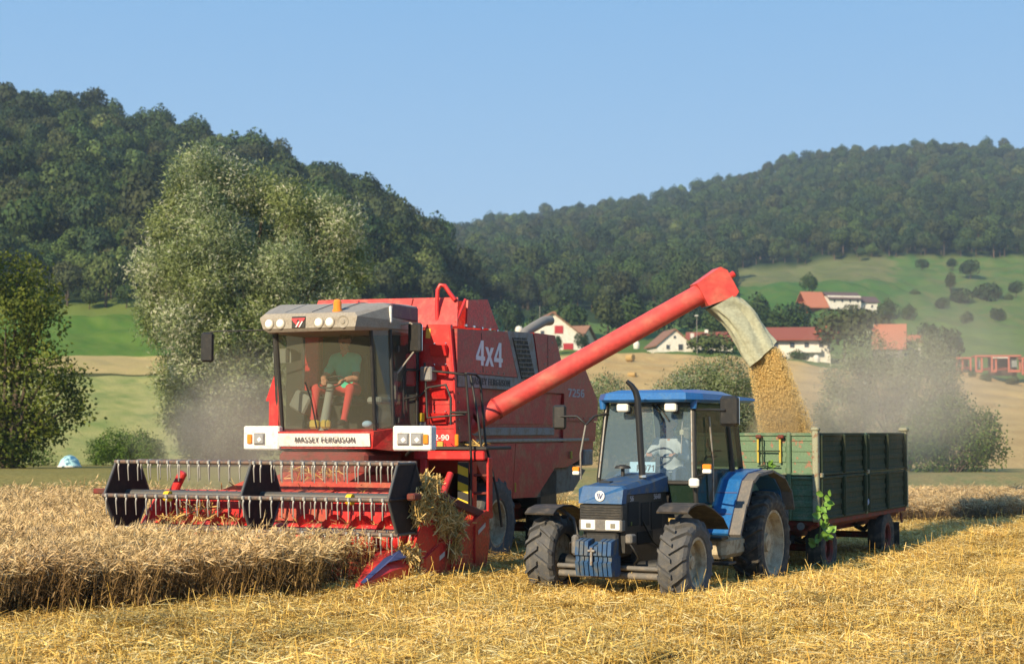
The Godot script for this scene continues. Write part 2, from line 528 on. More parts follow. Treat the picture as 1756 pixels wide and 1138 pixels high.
func build_land() -> void:
	var us := [-7000.0, -4000.0, -2400.0, -1400.0, -900.0]
	us.append_array(frange(-600.0, 2350.0, 246))
	us.append_array([2600.0, 2900.0, 3600.0, 5000.0, 8000.0])
	var m := StandardMaterial3D.new()
	m.resource_name = "soil"
	m.vertex_color_use_as_albedo = true
	m.albedo_texture = mottle("soil", Color(1, 1, 1), Color(0.62, 0.60, 0.56), 0.3, 0.75, 51, 0.03, 0.2, 512)
	m.uv1_triplanar = true; m.uv1_world_triplanar = true
	m.uv1_scale = Vector3(0.21, 0.21, 0.21)
	m.roughness = 0.95; m.metallic_specular = 0.15
	var r := []
	var d := 2.0
	while d < 45.0:
		r.append(d); d += 0.12 + d * 0.006
	r.append(46.0)
	land_sheet("ground", r, us, m)
	var r2 := frange(46.0, 87.0, 20); r2.append_array([89.0, 94.0, 99.0, 104.5])
	land_sheet("field", r2, us, m)
	var r3 := [104.5, 105.5]
	r3.append_array(frange(109.0, 243.0, 40)); r3.append_array([245.7, 246.3, 250.0, 254.7, 255.3])
	r3.append_array(frange(259.0, 287.0, 8)); r3.append_array([288.6, 289.4])
	r3.append_array(frange(292.0, 336.0, 16)); r3.append(337.7)
	land_sheet("stubble_slope", r3, us, m)
	var r4 := [337.7, 338.4]
	r4.append_array(frange(342.0, 518.0, 26)); r4.append_array([519.5, 520.5]); r4.append_array(frange(528.0, 828.0, 40))
	land_sheet("meadow", r4, us, m)
	var r5 := frange(828.0, 1500.0, 36)
	r5.append_array([1700.0, 2200.0, 3200.0, 4500.0])
	land_sheet("hills", r5, us, m)
	var b := MB.new()
	b.col = Color(0.33, 0.23, 0.08)
	b.quad(V(-900, -0.3, -2.2), V(-900, -0.3, 900), V(900, -0.3, 900), V(900, -0.3, -2.2))
	solo("terrain", "", "", b.mesh(m), Transform3D(), "", "structure")

# ---------------------------------------------------------------- straw and corn
func strip(b: MB, o: Vector3, dir: Vector3, side: Vector3, w: float, bend := 0.0) -> void:
	# a stalk: a flat strip of two bent halves
	var m := o + dir * 0.5 + Vector3(0, bend, 0)
	var e := o + dir
	var s := side * w * 0.5
	b.quad(o - s, o + s, m + s, m - s)
	b.quad(m - s, m + s, e + s * 0.7, e - s * 0.7)

func straw_patch(sd: int, lying: int, stub: int, size: float) -> ArrayMesh:
	var g := RandomNumberGenerator.new()
	g.seed = sd
	var b := MB.new()
	var pal := [Color(0.71, 0.485, 0.12), Color(0.64, 0.42, 0.10), Color(0.75, 0.56, 0.19), Color(0.53, 0.34, 0.08), Color(0.73, 0.51, 0.14), Color(0.38, 0.23, 0.055), Color(0.77, 0.64, 0.31)]
	for i in lying * 3:          # chaff
		var yaw := g.randf() * TAU
		var d := Vector3(cos(yaw), g.randf_range(-0.4, 0.4), sin(yaw)) * g.randf_range(0.012, 0.04)
		var s := Vector3(-sin(yaw), g.randf_range(-0.5, 0.5), cos(yaw)) * 0.005
		var o := Vector3(g.randf_range(-size, size), g.randf_range(0.0, 0.07), g.randf_range(-size, size))
		b.col = pal[g.randi() % pal.size()] * g.randf_range(0.8, 1.12)
		b.tri(o - s, o + s, o + d)
	var main := g.randf() * TAU
	for i in lying:
		var yaw := main + g.randfn() * 0.75
		var ln := 0.05 + 0.28 * g.randf() * g.randf()
		var pit := g.randf_range(-0.35, 0.45)
		var d := Vector3(cos(yaw) * cos(pit), sin(pit), sin(yaw) * cos(pit)) * ln
		var s := Vector3(-sin(yaw), g.randf_range(-0.8, 0.8), cos(yaw)).normalized()
		var r := g.randf() * (0.75 + 0.5 * sin(i * 0.05))
		b.col = pal[g.randi() % pal.size()] * g.randf_range(0.8, 1.12)
		strip(b, Vector3(g.randf_range(-size, size), 0.005 + 0.085 * r * r, g.randf_range(-size, size)) - d * 0.5, d, s, g.randf_range(0.0045, 0.0105), g.randf_range(-0.01, 0.02))
	for i in stub:
		var yaw := g.randf() * TAU
		var d := Vector3(g.randfn() * 0.25, 1.0, g.randfn() * 0.25).normalized() * g.randf_range(0.10, 0.19)
		if g.randf() < 0.06: d *= 2.0
		b.col = pal[g.randi() % pal.size()] * g.randf_range(0.75, 1.1)
		strip(b, Vector3(g.randf_range(-size, size), -0.02, g.randf_range(-size, size)), d, Vector3(cos(yaw), 0, sin(yaw)), g.randf_range(0.005, 0.008))
	return b.mesh(mats["straw"])

func wheat_edge(x: float) -> float:      # z of the cut edge of the standing crop at that x
	var e := [[-14.0, -11.0], [-9.5, -14.2], [-5.65, -17.0], [-3.9, -18.15], [-1.9, -19.45], [0.0, -20.8]]
	for k in e.size() - 1:
		if x < e[k + 1][0] or k == e.size() - 2:
			return lerpf(e[k][1], e[k + 1][1], (x - e[k][0]) / (e[k + 1][0] - e[k][0]))
	return -23.0

func in_wheat(x: float, z: float) -> bool:
	if z > wheat_edge(x) + 0.18 * nz(x * 6.0, z * 6.0): return false
	if z < -39.0: return false
	var p := cxf.affine_inverse() * Vector3(x, 0, z)
	if p.x > 1.60 + 0.1 * nz(x * 7.0, z * 7.0) and p.z > 4.0: return false
	if p.z > 5.05 + 0.1 * nz(x * 9.0, z * 9.0): return p.x < 2.1
	return p.x < -2.45

func wheat_clump(sd: int, count: int, size: float, tall: float) -> ArrayMesh:
	var g := RandomNumberGenerator.new()
	g.seed = sd
	var b := MB.new()
	for i in count:
		var o := Vector3(g.randf_range(-size, size), 0, g.randf_range(-size, size))
		var lean := Vector3(0.16 + g.randfn() * 0.16, 1.0, 0.05 + g.randfn() * 0.16).normalized()
		var h := tall * g.randf_range(0.78, 1.1)
		var yaw := g.randf() * TAU
		var s := Vector3(cos(yaw), 0, sin(yaw))
		var k := g.randf_range(0.8, 1.15)
		b.col = Color(0.20, 0.125, 0.045) * k  # stem colour darkened to stand in for shade on the cut face
		var tip := o + lean * h
		b.quad(o - s * 0.003, o + s * 0.003, tip + s * 0.0025, tip - s * 0.0025)
		# nodding ear with a fan of awns
		var nod := Vector3(lean.x * 2.0 + g.randfn() * 0.5, g.randf_range(-0.5, 0.75), lean.z + g.randfn() * 0.5).normalized()
		var el := g.randf_range(0.062, 0.088)
		b.col = Color(0.57, 0.405, 0.19).lerp(Color(0.47, 0.32, 0.14), g.randf()) * k
		var x := nod.cross(Vector3.UP).normalized()
		var y := nod.cross(x)
		var mid := tip + nod * el * 0.45
		var e := tip + nod * el
		var r := 0.0072
		for q in 3:
			var w0 := TAU * q / 3.0
			var w1 := TAU * (q + 1) / 3.0
			var p0 := mid + (x * cos(w0) + y * sin(w0)) * r
			var p1 := mid + (x * cos(w1) + y * sin(w1)) * r
			b.tri(tip, p1, p0); b.tri(p0, p1, e)
		b.col = Color(0.61, 0.46, 0.24) * k
		for q in 3:
			var aw := e + (nod + Vector3(g.randfn(), g.randfn(), g.randfn()) * 0.22).normalized() * 0.10
			b.tri(mid, e + x * 0.002, aw)
		for rep in 2:
			b.col = Color(0.34, 0.22, 0.085).lerp(Color(0.13, 0.08, 0.035), g.randf()) * k  # dead leaves, mixed towards dark to deepen the painted shade below the ears
			var lo := o + lean * h * g.randf_range(0.25, 0.75)
			var ld := Vector3(g.randfn(), g.randf_range(-0.6, 0.5), g.randfn()).normalized() * g.randf_range(0.10, 0.24)
			strip(b, lo, ld, ld.cross(Vector3.UP).normalized(), 0.012, 0.03)
	return b.mesh(mats["straw"])

func scatter(called: String, kinds: Array, spots: Array, label: String) -> void:
	# spots: one list of transforms for every kind of clump
	var root := thing(called, label, "", Transform3D(), "", "stuff")
	for k in kinds.size():
		var cs := []
		for t in spots[k]:
			var q: Vector3 = t.origin
			var w := 0.97 + 0.30 * nz(q.x * 0.55 + 12.0, q.z * 0.35) + 0.14 * nz(q.x * 2.2, q.z * 2.2) + 0.11 * sin((q.x * 0.899 + q.z * 0.438) * 3.1 + 1.6 * nz(q.x * 0.5, q.z * 0.5))
			cs.append(Color(w, w * (0.985 + 0.05 * nz(q.x * 0.4, q.z * 0.4 + 60.0)), w))
		var o := many("tuft_%03d" % k if k else "tuft", kinds[k], spots[k], cs)
		root.add_child(o, true)

func build_crops() -> void:
	var g := RandomNumberGenerator.new()
	g.seed = 71
	# cut straw
	var kinds := []
	for k in 5: kinds.append(straw_patch(100 + k, 820, 22, 0.5))
	var spots := [[], [], [], [], []]
	var d := 11.5
	while d < 47.0:
		var step := 0.46 + maxf(0.0, d - 24.0) * 0.028
		var x := -0.40 * d - 1.0
		while x < 0.40 * d + 1.0:
			var px := x + g.randf_range(-0.3, 0.3) * step
			var pz := -d + g.randf_range(-0.3, 0.3) * step
			x += step
			if in_wheat(px, pz) or (px > 5.0 and pz < -38.5): continue
			var q := cxf.affine_inverse() * Vector3(px, 0, pz)
			if q.z > -4.0 and q.z < 0.9 and absf(q.x) < 0.8: continue
			var bs := Basis(Vector3.UP, g.randf() * TAU).scaled(Vector3.ONE * g.randf_range(0.9, 1.15) * (1.0 + maxf(0.0, d - 24.0) * 0.018))
			bs = bs.rotated(Vector3(g.randfn(), 0, g.randfn()).normalized(), g.randf_range(0.0, 0.13))
			spots[g.randi() % 5].append(Transform3D(bs, Vector3(px, near_h(px, pz) - 0.01 + 0.07 * maxf(0.0, nz(px * 0.8 + 31.0, pz * 0.8)), pz)))
		d += step * 0.86
	scatter("straw", kinds, spots, "loose yellow straw and stubble covering the cut field")
	# standing barley
	kinds = []
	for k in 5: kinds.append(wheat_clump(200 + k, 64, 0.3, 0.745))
	spots = [[], [], [], [], []]
	d = 13.0
	while d < 39.5:
		var step := 0.33 + maxf(0.0, d - 22.0) * 0.022
		var x := -0.40 * d - 1.0
		while x < 4.0:
			var px := x + g.randf_range(-0.4, 0.4) * step
			var pz := -d + g.randf_range(-0.4, 0.4) * step
			x += step
			if not in_wheat(px, pz): continue
			var sc := g.randf_range(0.9, 1.08) * (1.0 + 0.16 * nz(px * 2.5, pz * 2.5))
			var w := 1.0 + maxf(0.0, d - 22.0) * 0.03
			var bs := Basis(Vector3.UP, g.randf_range(-0.7, 0.7)) * Basis.from_scale(Vector3(w, sc, w))
			spots[g.randi() % 5].append(Transform3D(bs, Vector3(px, near_h(px, pz) - 0.03, pz)))
		d += step * 0.9
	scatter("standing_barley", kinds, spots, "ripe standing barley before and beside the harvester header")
	# the uncut strip beyond the trailer
	spots = [[], [], [], [], []]
	d = 38.5
	while d < 47.5:
		var x := 5.0
		while x < 0.42 * d:
			var px := x + g.randf_range(-0.2, 0.2)
			var pz := -d + g.randf_range(-0.2, 0.2)
			x += 0.55
			var bs := Basis(Vector3.UP, g.randf() * TAU) * Basis.from_scale(Vector3(1.6, 0.72 * g.randf_range(0.85, 1.15), 1.6))
			spots[g.randi() % 5].append(Transform3D(bs, Vector3(px, near_h(px, pz) - 0.04, pz)))
		d += 0.5
	scatter("uncut_crop", kinds, spots, "strip of pale uncut crop at the field edge behind the trailer")

# ---------------------------------------------------------------- leaves and trees
func sprig(sd: int, leaves: int, spread: float, ll: float, lw: float, pal: Array, droop: float) -> ArrayMesh:
	var g := RandomNumberGenerator.new()
	g.seed = sd
	var b := MB.new()
	for i in leaves:
		var o := Vector3(g.randfn(), g.randfn(), g.randfn()) * spread * 0.5
		var d := (o.normalized() * 0.5 + Vector3(g.randfn(), g.randfn() - droop, g.randfn()) * 0.6 + Vector3(0, 0, 0.35)).normalized()
		var s := d.cross(Vector3(g.randfn(), g.randfn(), g.randfn())).normalized()
		var l := ll * g.randf_range(0.7, 1.25)
		var w := lw * g.randf_range(0.7, 1.2)
		var cc: Color = pal[g.randi() % pal.size()]
		b.col = cc * g.randf_range(0.85, 1.12)
		if s.cross(d).z < 0.0: s = -s      # front towards the outside
		var m := o + d * l * 0.5
		var n0 := b.n.size()
		b.quad(o, m + s * w * 0.5, o + d * l, m - s * w * 0.5)
		# leaves of a sprig share the light of the side that they hang on
		for q in range(n0, b.n.size()):
			var nn := b.n[q]
			b.n[q] = (Vector3(0, 0.2, 1.0) * 0.8 + nn * 0.42).normalized()
	return b.mesh(mats["leaf"])

func on_lobe(g: RandomNumberGenerator, c: Vector3, r: Vector3, inner: float) -> Transform3D:
	var n := Vector3(g.randfn(), g.randfn(), g.randfn()).normalized()
	var k := lerpf(inner, 1.0, pow(g.randf(), 0.5))
	k *= 1.0 + 0.22 * nz((c.x + n.x * r.x) * 1.3, (c.y + n.y * r.y) * 1.3 + n.z * 7.0)
	var p := c + n * r * k
	# turn the sprig's +z outwards
	var z := (n + Vector3(g.randfn(), g.randfn(), g.randfn()) * 0.35).normalized()
	var x := Vector3(g.randfn(), g.randfn(), g.randfn()).cross(z).normalized()
	return Transform3D(Basis(x, z.cross(x), z).scaled(Vector3.ONE * g.randf_range(0.75, 1.25)), p)

# a tree whose crown is lobes given as (u, v, radius in photo pixels, offset in depth) at depth d
func lobed(called: String, label: String, cat: String, d: float, base: Vector2, lobes: Array, sprigs: Array, per_m2: float, group := "", stems := 3, squash := 1.0) -> Node3D:
	var g := RandomNumberGenerator.new()
	g.seed = hash(label)
	var k := d / FOC
	var b0 := at(base.x, base.y, d)
	b0.y = land(b0.x, b0.z)
	var root := thing(called, label, cat, Transform3D(Basis(), b0), group)
	var xfs := []
	for s in sprigs: xfs.append([])
	var wood := MB.new()
	var top := b0
	var cen := []
	for l in lobes:
		var dz: float = l[3] if l.size() > 3 else g.randf_range(-0.5, 0.5) * l[2] * k * 1.5
		var c := at(l[0], l[1], d) - b0 + Vector3(0, 0, dz)
		cen.append(c)
		var own := g.randi() % sprigs.size()
		var r: float = l[2] * k * (0.9 if called == "willow_tree" else 1.0)
		var rr := Vector3(r, r * squash, r)
		for i in int(12.6 * r * r * per_m2):
			xfs[own if g.randf() < 0.6 else g.randi() % sprigs.size()].append(on_lobe(g, c, rr, 0.66))
	# trunk and limbs: every lobe hangs on a limb
	var hgt := 0.0
	for c in cen: hgt = maxf(hgt, c.y)
	var tr := clampf(hgt * 0.022, 0.04, 0.45)
	for i in cen.size():
		var c: Vector3 = cen[i]
		var st := Vector3(((i % stems) - (stems - 1) * 0.5) * tr * 1.6, -0.1, 0)
		var m := st.lerp(c, 0.45) + Vector3(0, hgt * 0.07, 0)
		wood.tube([st, st.lerp(m, 0.5) + Vector3(g.randfn(), 0, g.randfn()) * tr * 0.6, m, m.lerp(c, 0.6), c], [tr, tr * 0.75, tr * 0.5, tr * 0.32, tr * 0.12], 6)
	part(root, "trunk", wood, mats["bark"])
	var crown := Node3D.new()
	crown.name = "crown"
	root.add_child(crown, true)
	for i in sprigs.size():
		if xfs[i].is_empty(): continue
		var o := many("foliage_%03d" % i if i else "foliage", sprigs[i], xfs[i])
		crown.add_child(o, true)
	return root

# a crown of a far tree, one unit in radius, with its leaf clumps
func far_crown(sd: int, pal: Array, clumps: int, ls: float) -> MB:
	var g := RandomNumberGenerator.new()
	g.seed = sd
	var b := MB.new()
	var lobes := []
	for i in 9:
		var n := Vector3(g.randfn(), absf(g.randfn()) * 0.8 - 0.1, g.randfn()).normalized()
		lobes.append([n * g.randf_range(0.35, 0.62), g.randf_range(0.36, 0.55)])
	lobes.append([Vector3(0, 0.1, 0), 0.66])
	for i in clumps:
		var l: Array = lobes[g.randi() % lobes.size()]
		var n := Vector3(g.randfn(), g.randfn() + 0.25, g.randfn()).normalized()
		var p: Vector3 = l[0] + n * float(l[1]) * g.randf_range(0.82, 1.06)
		var m := (n + Vector3(g.randfn(), g.randfn(), g.randfn()) * 0.5).normalized()
		if m.dot(n) < 0.0: m = -m
		var x := m.cross(Vector3(g.randfn(), g.randfn(), g.randfn())).normalized()
		var y := m.cross(x)
		var s := ls * g.randf_range(0.6, 1.3)
		var cc: Color = pal[g.randi() % pal.size()]
		b.col = cc * g.randf_range(0.7, 1.25)
		var q := [p + x * s, p + y * s * 0.75, p - x * s, p - y * s * 0.75]
		var n0 := b.n.size()
		b.tri(q[0], q[1], q[2]); b.tri(q[0], q[2], q[3])
		for t in range(n0, b.n.size()):
			var nn := b.n[t]
			b.n[t] = (n * 0.7 + nn * 0.5).normalized()
	return b

func far_trunk() -> MB:
	var b := MB.new()
	b.col = Color(0.09, 0.07, 0.05)
	b.tube([V(0, -1.6, 0), V(0.03, -0.9, 0.02), V(0, 0.2, 0)], [0.075, 0.055, 0.02], 5)
	return b

var crowns := []
var crown_mesh := []
const GREENS := [[Color(0.036, 0.066, 0.018), Color(0.047, 0.078, 0.021), Color(0.031, 0.057, 0.018)],
	[Color(0.058, 0.088, 0.024), Color(0.072, 0.102, 0.028), Color(0.05, 0.078, 0.024)],
	[Color(0.026, 0.050, 0.020), Color(0.033, 0.059, 0.024), Color(0.022, 0.042, 0.018)],
	[Color(0.050, 0.066, 0.025), Color(0.060, 0.074, 0.028), Color(0.042, 0.056, 0.023)],
	[Color(0.085, 0.115, 0.032), Color(0.072, 0.105, 0.028), Color(0.10, 0.125, 0.045)]]

func make_crowns() -> void:
	for k in 5:
		crowns.append(far_crown(500 + k, GREENS[k], 1500, 0.072))
		var full := MB.new()
		full.add(crowns[k], Transform3D())
		full.add(far_trunk(), Transform3D())
		crown_mesh.append(full.mesh(mats["leaf_far"]))

func forest(called: String, label: String, spots: Array) -> void:
	var g := RandomNumberGenerator.new()
	g.seed = spots.size()
	var xf := [[], [], [], [], []]
	var cs := [[], [], [], [], []]
	for p in spots:
		var k: int = [0, 0, 2, 2, 3, 1, 0, 3, 1, 4][clampi(int(4.5 + 4.0 * nz(p.x * 0.012 + 50.0, p.z * 0.012) + g.randfn() * 2.5), 0, 9)]
		if k == 4 and g.randf() < 0.55: k = 0
		var r := (3.2 + 3.6 * g.randf() * g.randf()) * (1.35 if g.randf() < 0.22 else 1.0)
		var bs := Basis(Vector3.UP, g.randf() * TAU).scaled(Vector3(r, r * g.randf_range(0.95, 1.45), r))
		xf[k].append(Transform3D(bs, p + Vector3(0, r * 1.25, 0)))
		var t := g.randf_range(0.72, 1.25) * (1.0 + 0.5 * nz(p.x * 0.02, p.z * 0.012))
		cs[k].append(Color(t * g.randf_range(0.92, 1.12), t, t * g.randf_range(0.9, 1.1)))
	var root := thing(called, label, "", Transform3D(), "", "stuff")
	for k in 5:
		if xf[k].is_empty(): continue
		root.add_child(many("trees_%03d" % k if k else "trees", crown_mesh[k], xf[k], cs[k]), true)

func far_tree(label: String, u: float, v_base: float, d: float, w_px: float, h_px: float, kind: int, group := "", called := "tree", cat := "tree") -> void:
	var p := at(u, v_base, d)
	p.y = land(p.x, p.z)
	var k := d / FOC
	var r := w_px * k * (0.45 if d > 500.0 else 0.5)
	var h := h_px * k
	var root := thing(called, label, cat, Transform3D(Basis(), p), group)
	var yaw := Basis(Vector3.UP, fposmod(u * 1.7, TAU))
	var low := w_px > h_px * 1.15
	var ry := h * (0.80 if low else 0.56)
	part(root, "crown", crown_lone[kind], mats["leaf_far"], Transform3D(yaw.scaled(Vector3(r * 1.12, ry, r * 1.12)), V(0, h * 0.22 if low else h - ry * 0.92, 0)))
	part(root, "trunk", tb([V(0, -0.3, 0), V(0.05 * r, h * 0.3, 0), V(0, h * 0.6, 0)], [h * 0.03, h * 0.022, h * 0.01], 6), mats["bark"])

var crown_lone := []

func build_trees() -> void:
	make_crowns()
	for k in 5: crown_lone.append(crowns[k].mesh())
	var g := RandomNumberGenerator.new()
	g.seed = 5
	# wooded hill on the left
	var spots := []
	var d := 352.0
	while d < 760.0:
		var u := -900.0
		while u < 800.0:
			var uu := u + g.randf_range(-0.4, 0.4) * 6.2 / d * FOC
			var dd := d + g.randf_range(-2.5, 2.5)
			u += 6.2 / d * FOC
			var edge := 352.0 if uu < 640.0 else lerpf(352.0, 400.0, clampf((uu - 640.0) / 150.0, 0.0, 1.0))
			if dd < edge or (uu > 770.0 and dd < 470.0): continue
			var x := (uu - 878.0) / FOC * dd
			spots.append(V(x, land(x, -dd), -dd))
		d += 6.2
	forest("forest", "dense dark green wood covering the nearer hill behind the willow", spots)
	# the far wooded ridge
	spots = []
	d = 560.0
	while d < 1540.0:
		var st := 7.2 + (d - 560.0) * 0.003
		var u := 640.0
		while u < 2500.0:
			var uu := u + g.randf_range(-0.4, 0.4) * st / d * FOC
			var dd := d + g.randf_range(-3.0, 3.0)
			u += st / d * FOC
			if uu < 760.0 and dd < 800.0: continue
			if uu > 1255.0 and dd < 835.0 + 25.0 * nz(uu * 0.3, 5.0): continue
			if dd < 640.0 and nz(uu * 0.4, dd * 0.5) < -0.05: continue
			var x := (uu - 878.0) / FOC * dd
			spots.append(V(x, land(x, -dd), -dd))
		d += st
	forest("far_forest", "hazy wooded ridge rising behind the village and meadow", spots)

# ---------------------------------------------------------------- nearer trees and bushes
func dim(cols: Array) -> Array:      # the greener kind of willow
	var o := []
	for c in cols: o.append(Color(c.r * 0.66, c.g * 0.70, c.b * 0.66))
	return o

func build_near_plants() -> void:
	var silver := []
	var green := []
	var bushy := []
	var small := []
	var sil := [Color(0.306, 0.367, 0.196), Color(0.416, 0.472, 0.293), Color(0.232, 0.287, 0.122), Color(0.514, 0.517, 0.403), Color(0.184, 0.232, 0.092)]
	var sil2 := [Color(0.232, 0.306, 0.147), Color(0.306, 0.367, 0.208), Color(0.184, 0.244, 0.097), Color(0.391, 0.452, 0.306), Color(0.134, 0.190, 0.074)]
	var sil3 := [Color(0.159, 0.208, 0.062), Color(0.208, 0.256, 0.085), Color(0.122, 0.159, 0.044), Color(0.293, 0.343, 0.171)]
	var grn := [Color(0.085, 0.12, 0.018), Color(0.115, 0.15, 0.022), Color(0.062, 0.09, 0.016), Color(0.14, 0.165, 0.03)]
	var bsh := [Color(0.08, 0.15, 0.025), Color(0.06, 0.115, 0.02), Color(0.11, 0.18, 0.035)]
	for k in 3:
		silver.append(sprig(300 + k, 44, 0.62, 0.23, 0.060, [sil, sil2, sil3][k], 0.15))
		small.append(sprig(330 + k, 44, 0.42, 0.15, 0.042, [dim(sil), dim(sil2), dim(sil)][k], 0.0))
		green.append(sprig(310 + k, 26, 0.55, 0.21, 0.14, grn, 0.25))
		bushy.append(sprig(320 + k, 40, 0.42, 0.13, 0.08, bsh, 0.0))
	lobed("willow_tree", "tall silvery willow behind the harvester cab, its foot in dust", "tree", 92.0, Vector2(400, 792), [
		[338, 304, 46], [392, 322, 42], [446, 330, 36], [500, 354, 38], [296, 388, 48], [352, 372, 38, 2.0], [380, 420, 46, 2.4], [455, 400, 40, -2.5], [520, 405, 42], [586, 390, 36], [600, 455, 34],
		[270, 470, 44], [322, 468, 40, 3.0], [372, 505, 44, 3.4], [440, 470, 44, 1.6], [500, 470, 42, 2.6], [556, 470, 34, 0.5], [576, 530, 36], [284, 552, 40], [335, 560, 42, 3.2], [400, 575, 46, 3.0], [462, 555, 42, 2.4], [525, 560, 42, 1.4],
		[262, 520, 28], [296, 640, 36], [356, 640, 44, 2.6], [425, 650, 46, 2.2], [490, 640, 44, 1.6], [550, 630, 40], [312, 702, 40], [375, 725, 48, 1.8], [445, 735, 46], [345, 765, 40], [525, 730, 42], [312, 338, 30], [365, 290, 26], [556, 362, 26]], silver, 6.0, "", 4, 1.12)
	lobed("leafy_tree", "loose dark green tree cut by the photo's edge beside the pale field", "tree", 80.0, Vector2(15, 795), [
		[-30, 480, 50], [20, 482, 42], [58, 520, 40], [72, 560, 32], [14, 560, 48], [35, 612, 34], [84, 642, 38], [122, 655, 27], [14, 685, 46], [86, 700, 42], [124, 695, 22], [58, 735, 32], [5, 755, 34], [-50, 620, 60], [0, 775, 40], [40, 772, 28], [28, 735, 42], [-35, 730, 50]], green, 2.3, "", 2)
	lobed("bush", "bright green bush right of the pale blue cover", "bush", 98.0, Vector2(205, 797), [
		[166, 777, 19], [195, 764, 26], [235, 768, 28], [262, 776, 24], [215, 782, 20], [180, 785, 14]], bushy, 5.0, "", 3, 0.85)
	lobed("bush", "low green bush under the leafy tree, left of the pale blue cover", "bush", 96.0, Vector2(50, 797), [
		[10, 782, 18], [40, 785, 14], [68, 784, 15], [88, 788, 9]], bushy, 5.0, "", 3, 0.8)
	lobed("willow_bush", "wide silvery willow bush right behind the blue tractor roof", "bush", 72.0, Vector2(1215, 800), [
		[1160, 690, 42], [1205, 665, 42], [1245, 655, 38], [1270, 690, 44], [1215, 720, 50], [1150, 740, 45], [1270, 750, 45]], small, 9.0, "", 4)
	lobed("willow_bush", "smaller silvery bush beside the harvester's rear corner", "bush", 74.0, Vector2(1048, 800), [
		[1045, 680, 32], [1055, 720, 34], [1035, 750, 32], [1075, 760, 30]], small, 9.0, "", 3)
	lobed("willow_bush", "dusty silvery willow bush behind the trailer", "bush", 73.0, Vector2(1540, 810), [
		[1495, 610, 36], [1542, 640, 30], [1595, 612, 34], [1620, 630, 28], [1460, 655, 40], [1520, 665, 46], [1590, 670, 46], [1445, 710, 40], [1510, 735, 50], [1580, 735, 50], [1440, 755, 36], [1625, 690, 26]], small, 7.0, "", 5)
	lobed("bush", "round green bush standing beyond the trailer's rear corner", "bush", 70.0, Vector2(1635, 815), [
		[1590, 745, 38], [1632, 722, 34], [1668, 740, 36], [1690, 772, 26], [1640, 775, 42], [1590, 785, 34], [1672, 792, 26]], bushy, 5.0, "", 4)
	# trees round the village
	var g := "trees among and behind the village houses"
	var rows := [
		["pale green tree behind the grain tank hoop", 668, 560, 400, 80, 84, 1], ["round tree beside the wooded hill's foot", 735, 560, 425, 74, 80, 4], ["dark tree in the valley above the grain tank", 800, 566, 430, 62, 72, 0],
		["dark tree just left of the gabled house with red shutters", 868, 592, 400, 58, 78, 2], ["round dark tree behind the roof of the red shuttered house", 972, 560, 430, 74, 64, 0], ["tall tree right of the red shuttered house", 1042, 592, 400, 62, 78, 3],
		["broad tree in the gap between the two white gables", 1082, 590, 420, 72, 80, 0], ["small bush before the red shutters", 998, 598, 331, 26, 38, 2], ["small dark bush against the left wall of the red shuttered house", 958, 598, 331, 18, 34, 2],
		["clipped green hedge bush under the canvas spout", 1222, 610, 338, 96, 36, 4], ["dark tree right of the smaller white gable", 1232, 600, 390, 64, 66, 0], ["tree half hidden by the canvas spout", 1290, 592, 400, 62, 66, 2],
		["dark tree above the long red roof", 1340, 575, 430, 84, 52, 0], ["dark tree left below the hillside farm", 1372, 560, 470, 70, 48, 2], ["round tree beside the farm's orange roof", 1390, 522, 590, 34, 40, 0],
		["bush before the long house below its first windows", 1322, 621, 339, 34, 24, 3], ["low bush beside the long house's garage", 1368, 624, 338, 40, 20, 0], ["large tree standing before the long house's right end", 1448, 614, 342, 100, 96, 3], ["tree left of the steep orange barn roof", 1500, 604, 346, 66, 86, 3], ["bluish tree right of the steep orange barn roof", 1597, 612, 345, 46, 76, 2],
		["slender dark tree left of the orange-red sheds", 1626, 625, 322, 56, 84, 2], ["tree directly below the farm's white wall", 1470, 552, 480, 60, 44, 3], ["tree right of the hillside farm", 1525, 545, 530, 44, 36, 0], ["small tree up the slope from the barn roof", 1562, 538, 530, 30, 26, 0],
		["far dark tree between the ridge and the auger tube", 930, 545, 470, 66, 50, 2], ["dark valley tree above the middle of the auger tube", 1130, 560, 450, 76, 56, 0], ["valley tree behind the upper auger tube", 1185, 575, 420, 64, 58, 2], ["tree at the ridge foot left of the farm meadow", 1300, 545, 500, 60, 52, 0]]
	for r in rows: far_tree(r[0], r[1], r[2], r[3], r[4], r[5], r[6], g)
	g = "bushes before the orange-red sheds"
	for r in [["small bush before the middle bays of the long orange-red shed", 1692, 650, 292, 20, 16, 1], ["low bush at the right end of the long orange-red shed", 1738, 652, 291, 22, 16, 3], ["small bush between the smallest and the long orange-red shed", 1668, 646, 295, 14, 16, 1]]: far_tree(r[0], r[1], r[2], r[3], r[4], r[5], r[6], g, "bush", "bush")
	g = "orchard trees scattered over the hillside meadow"
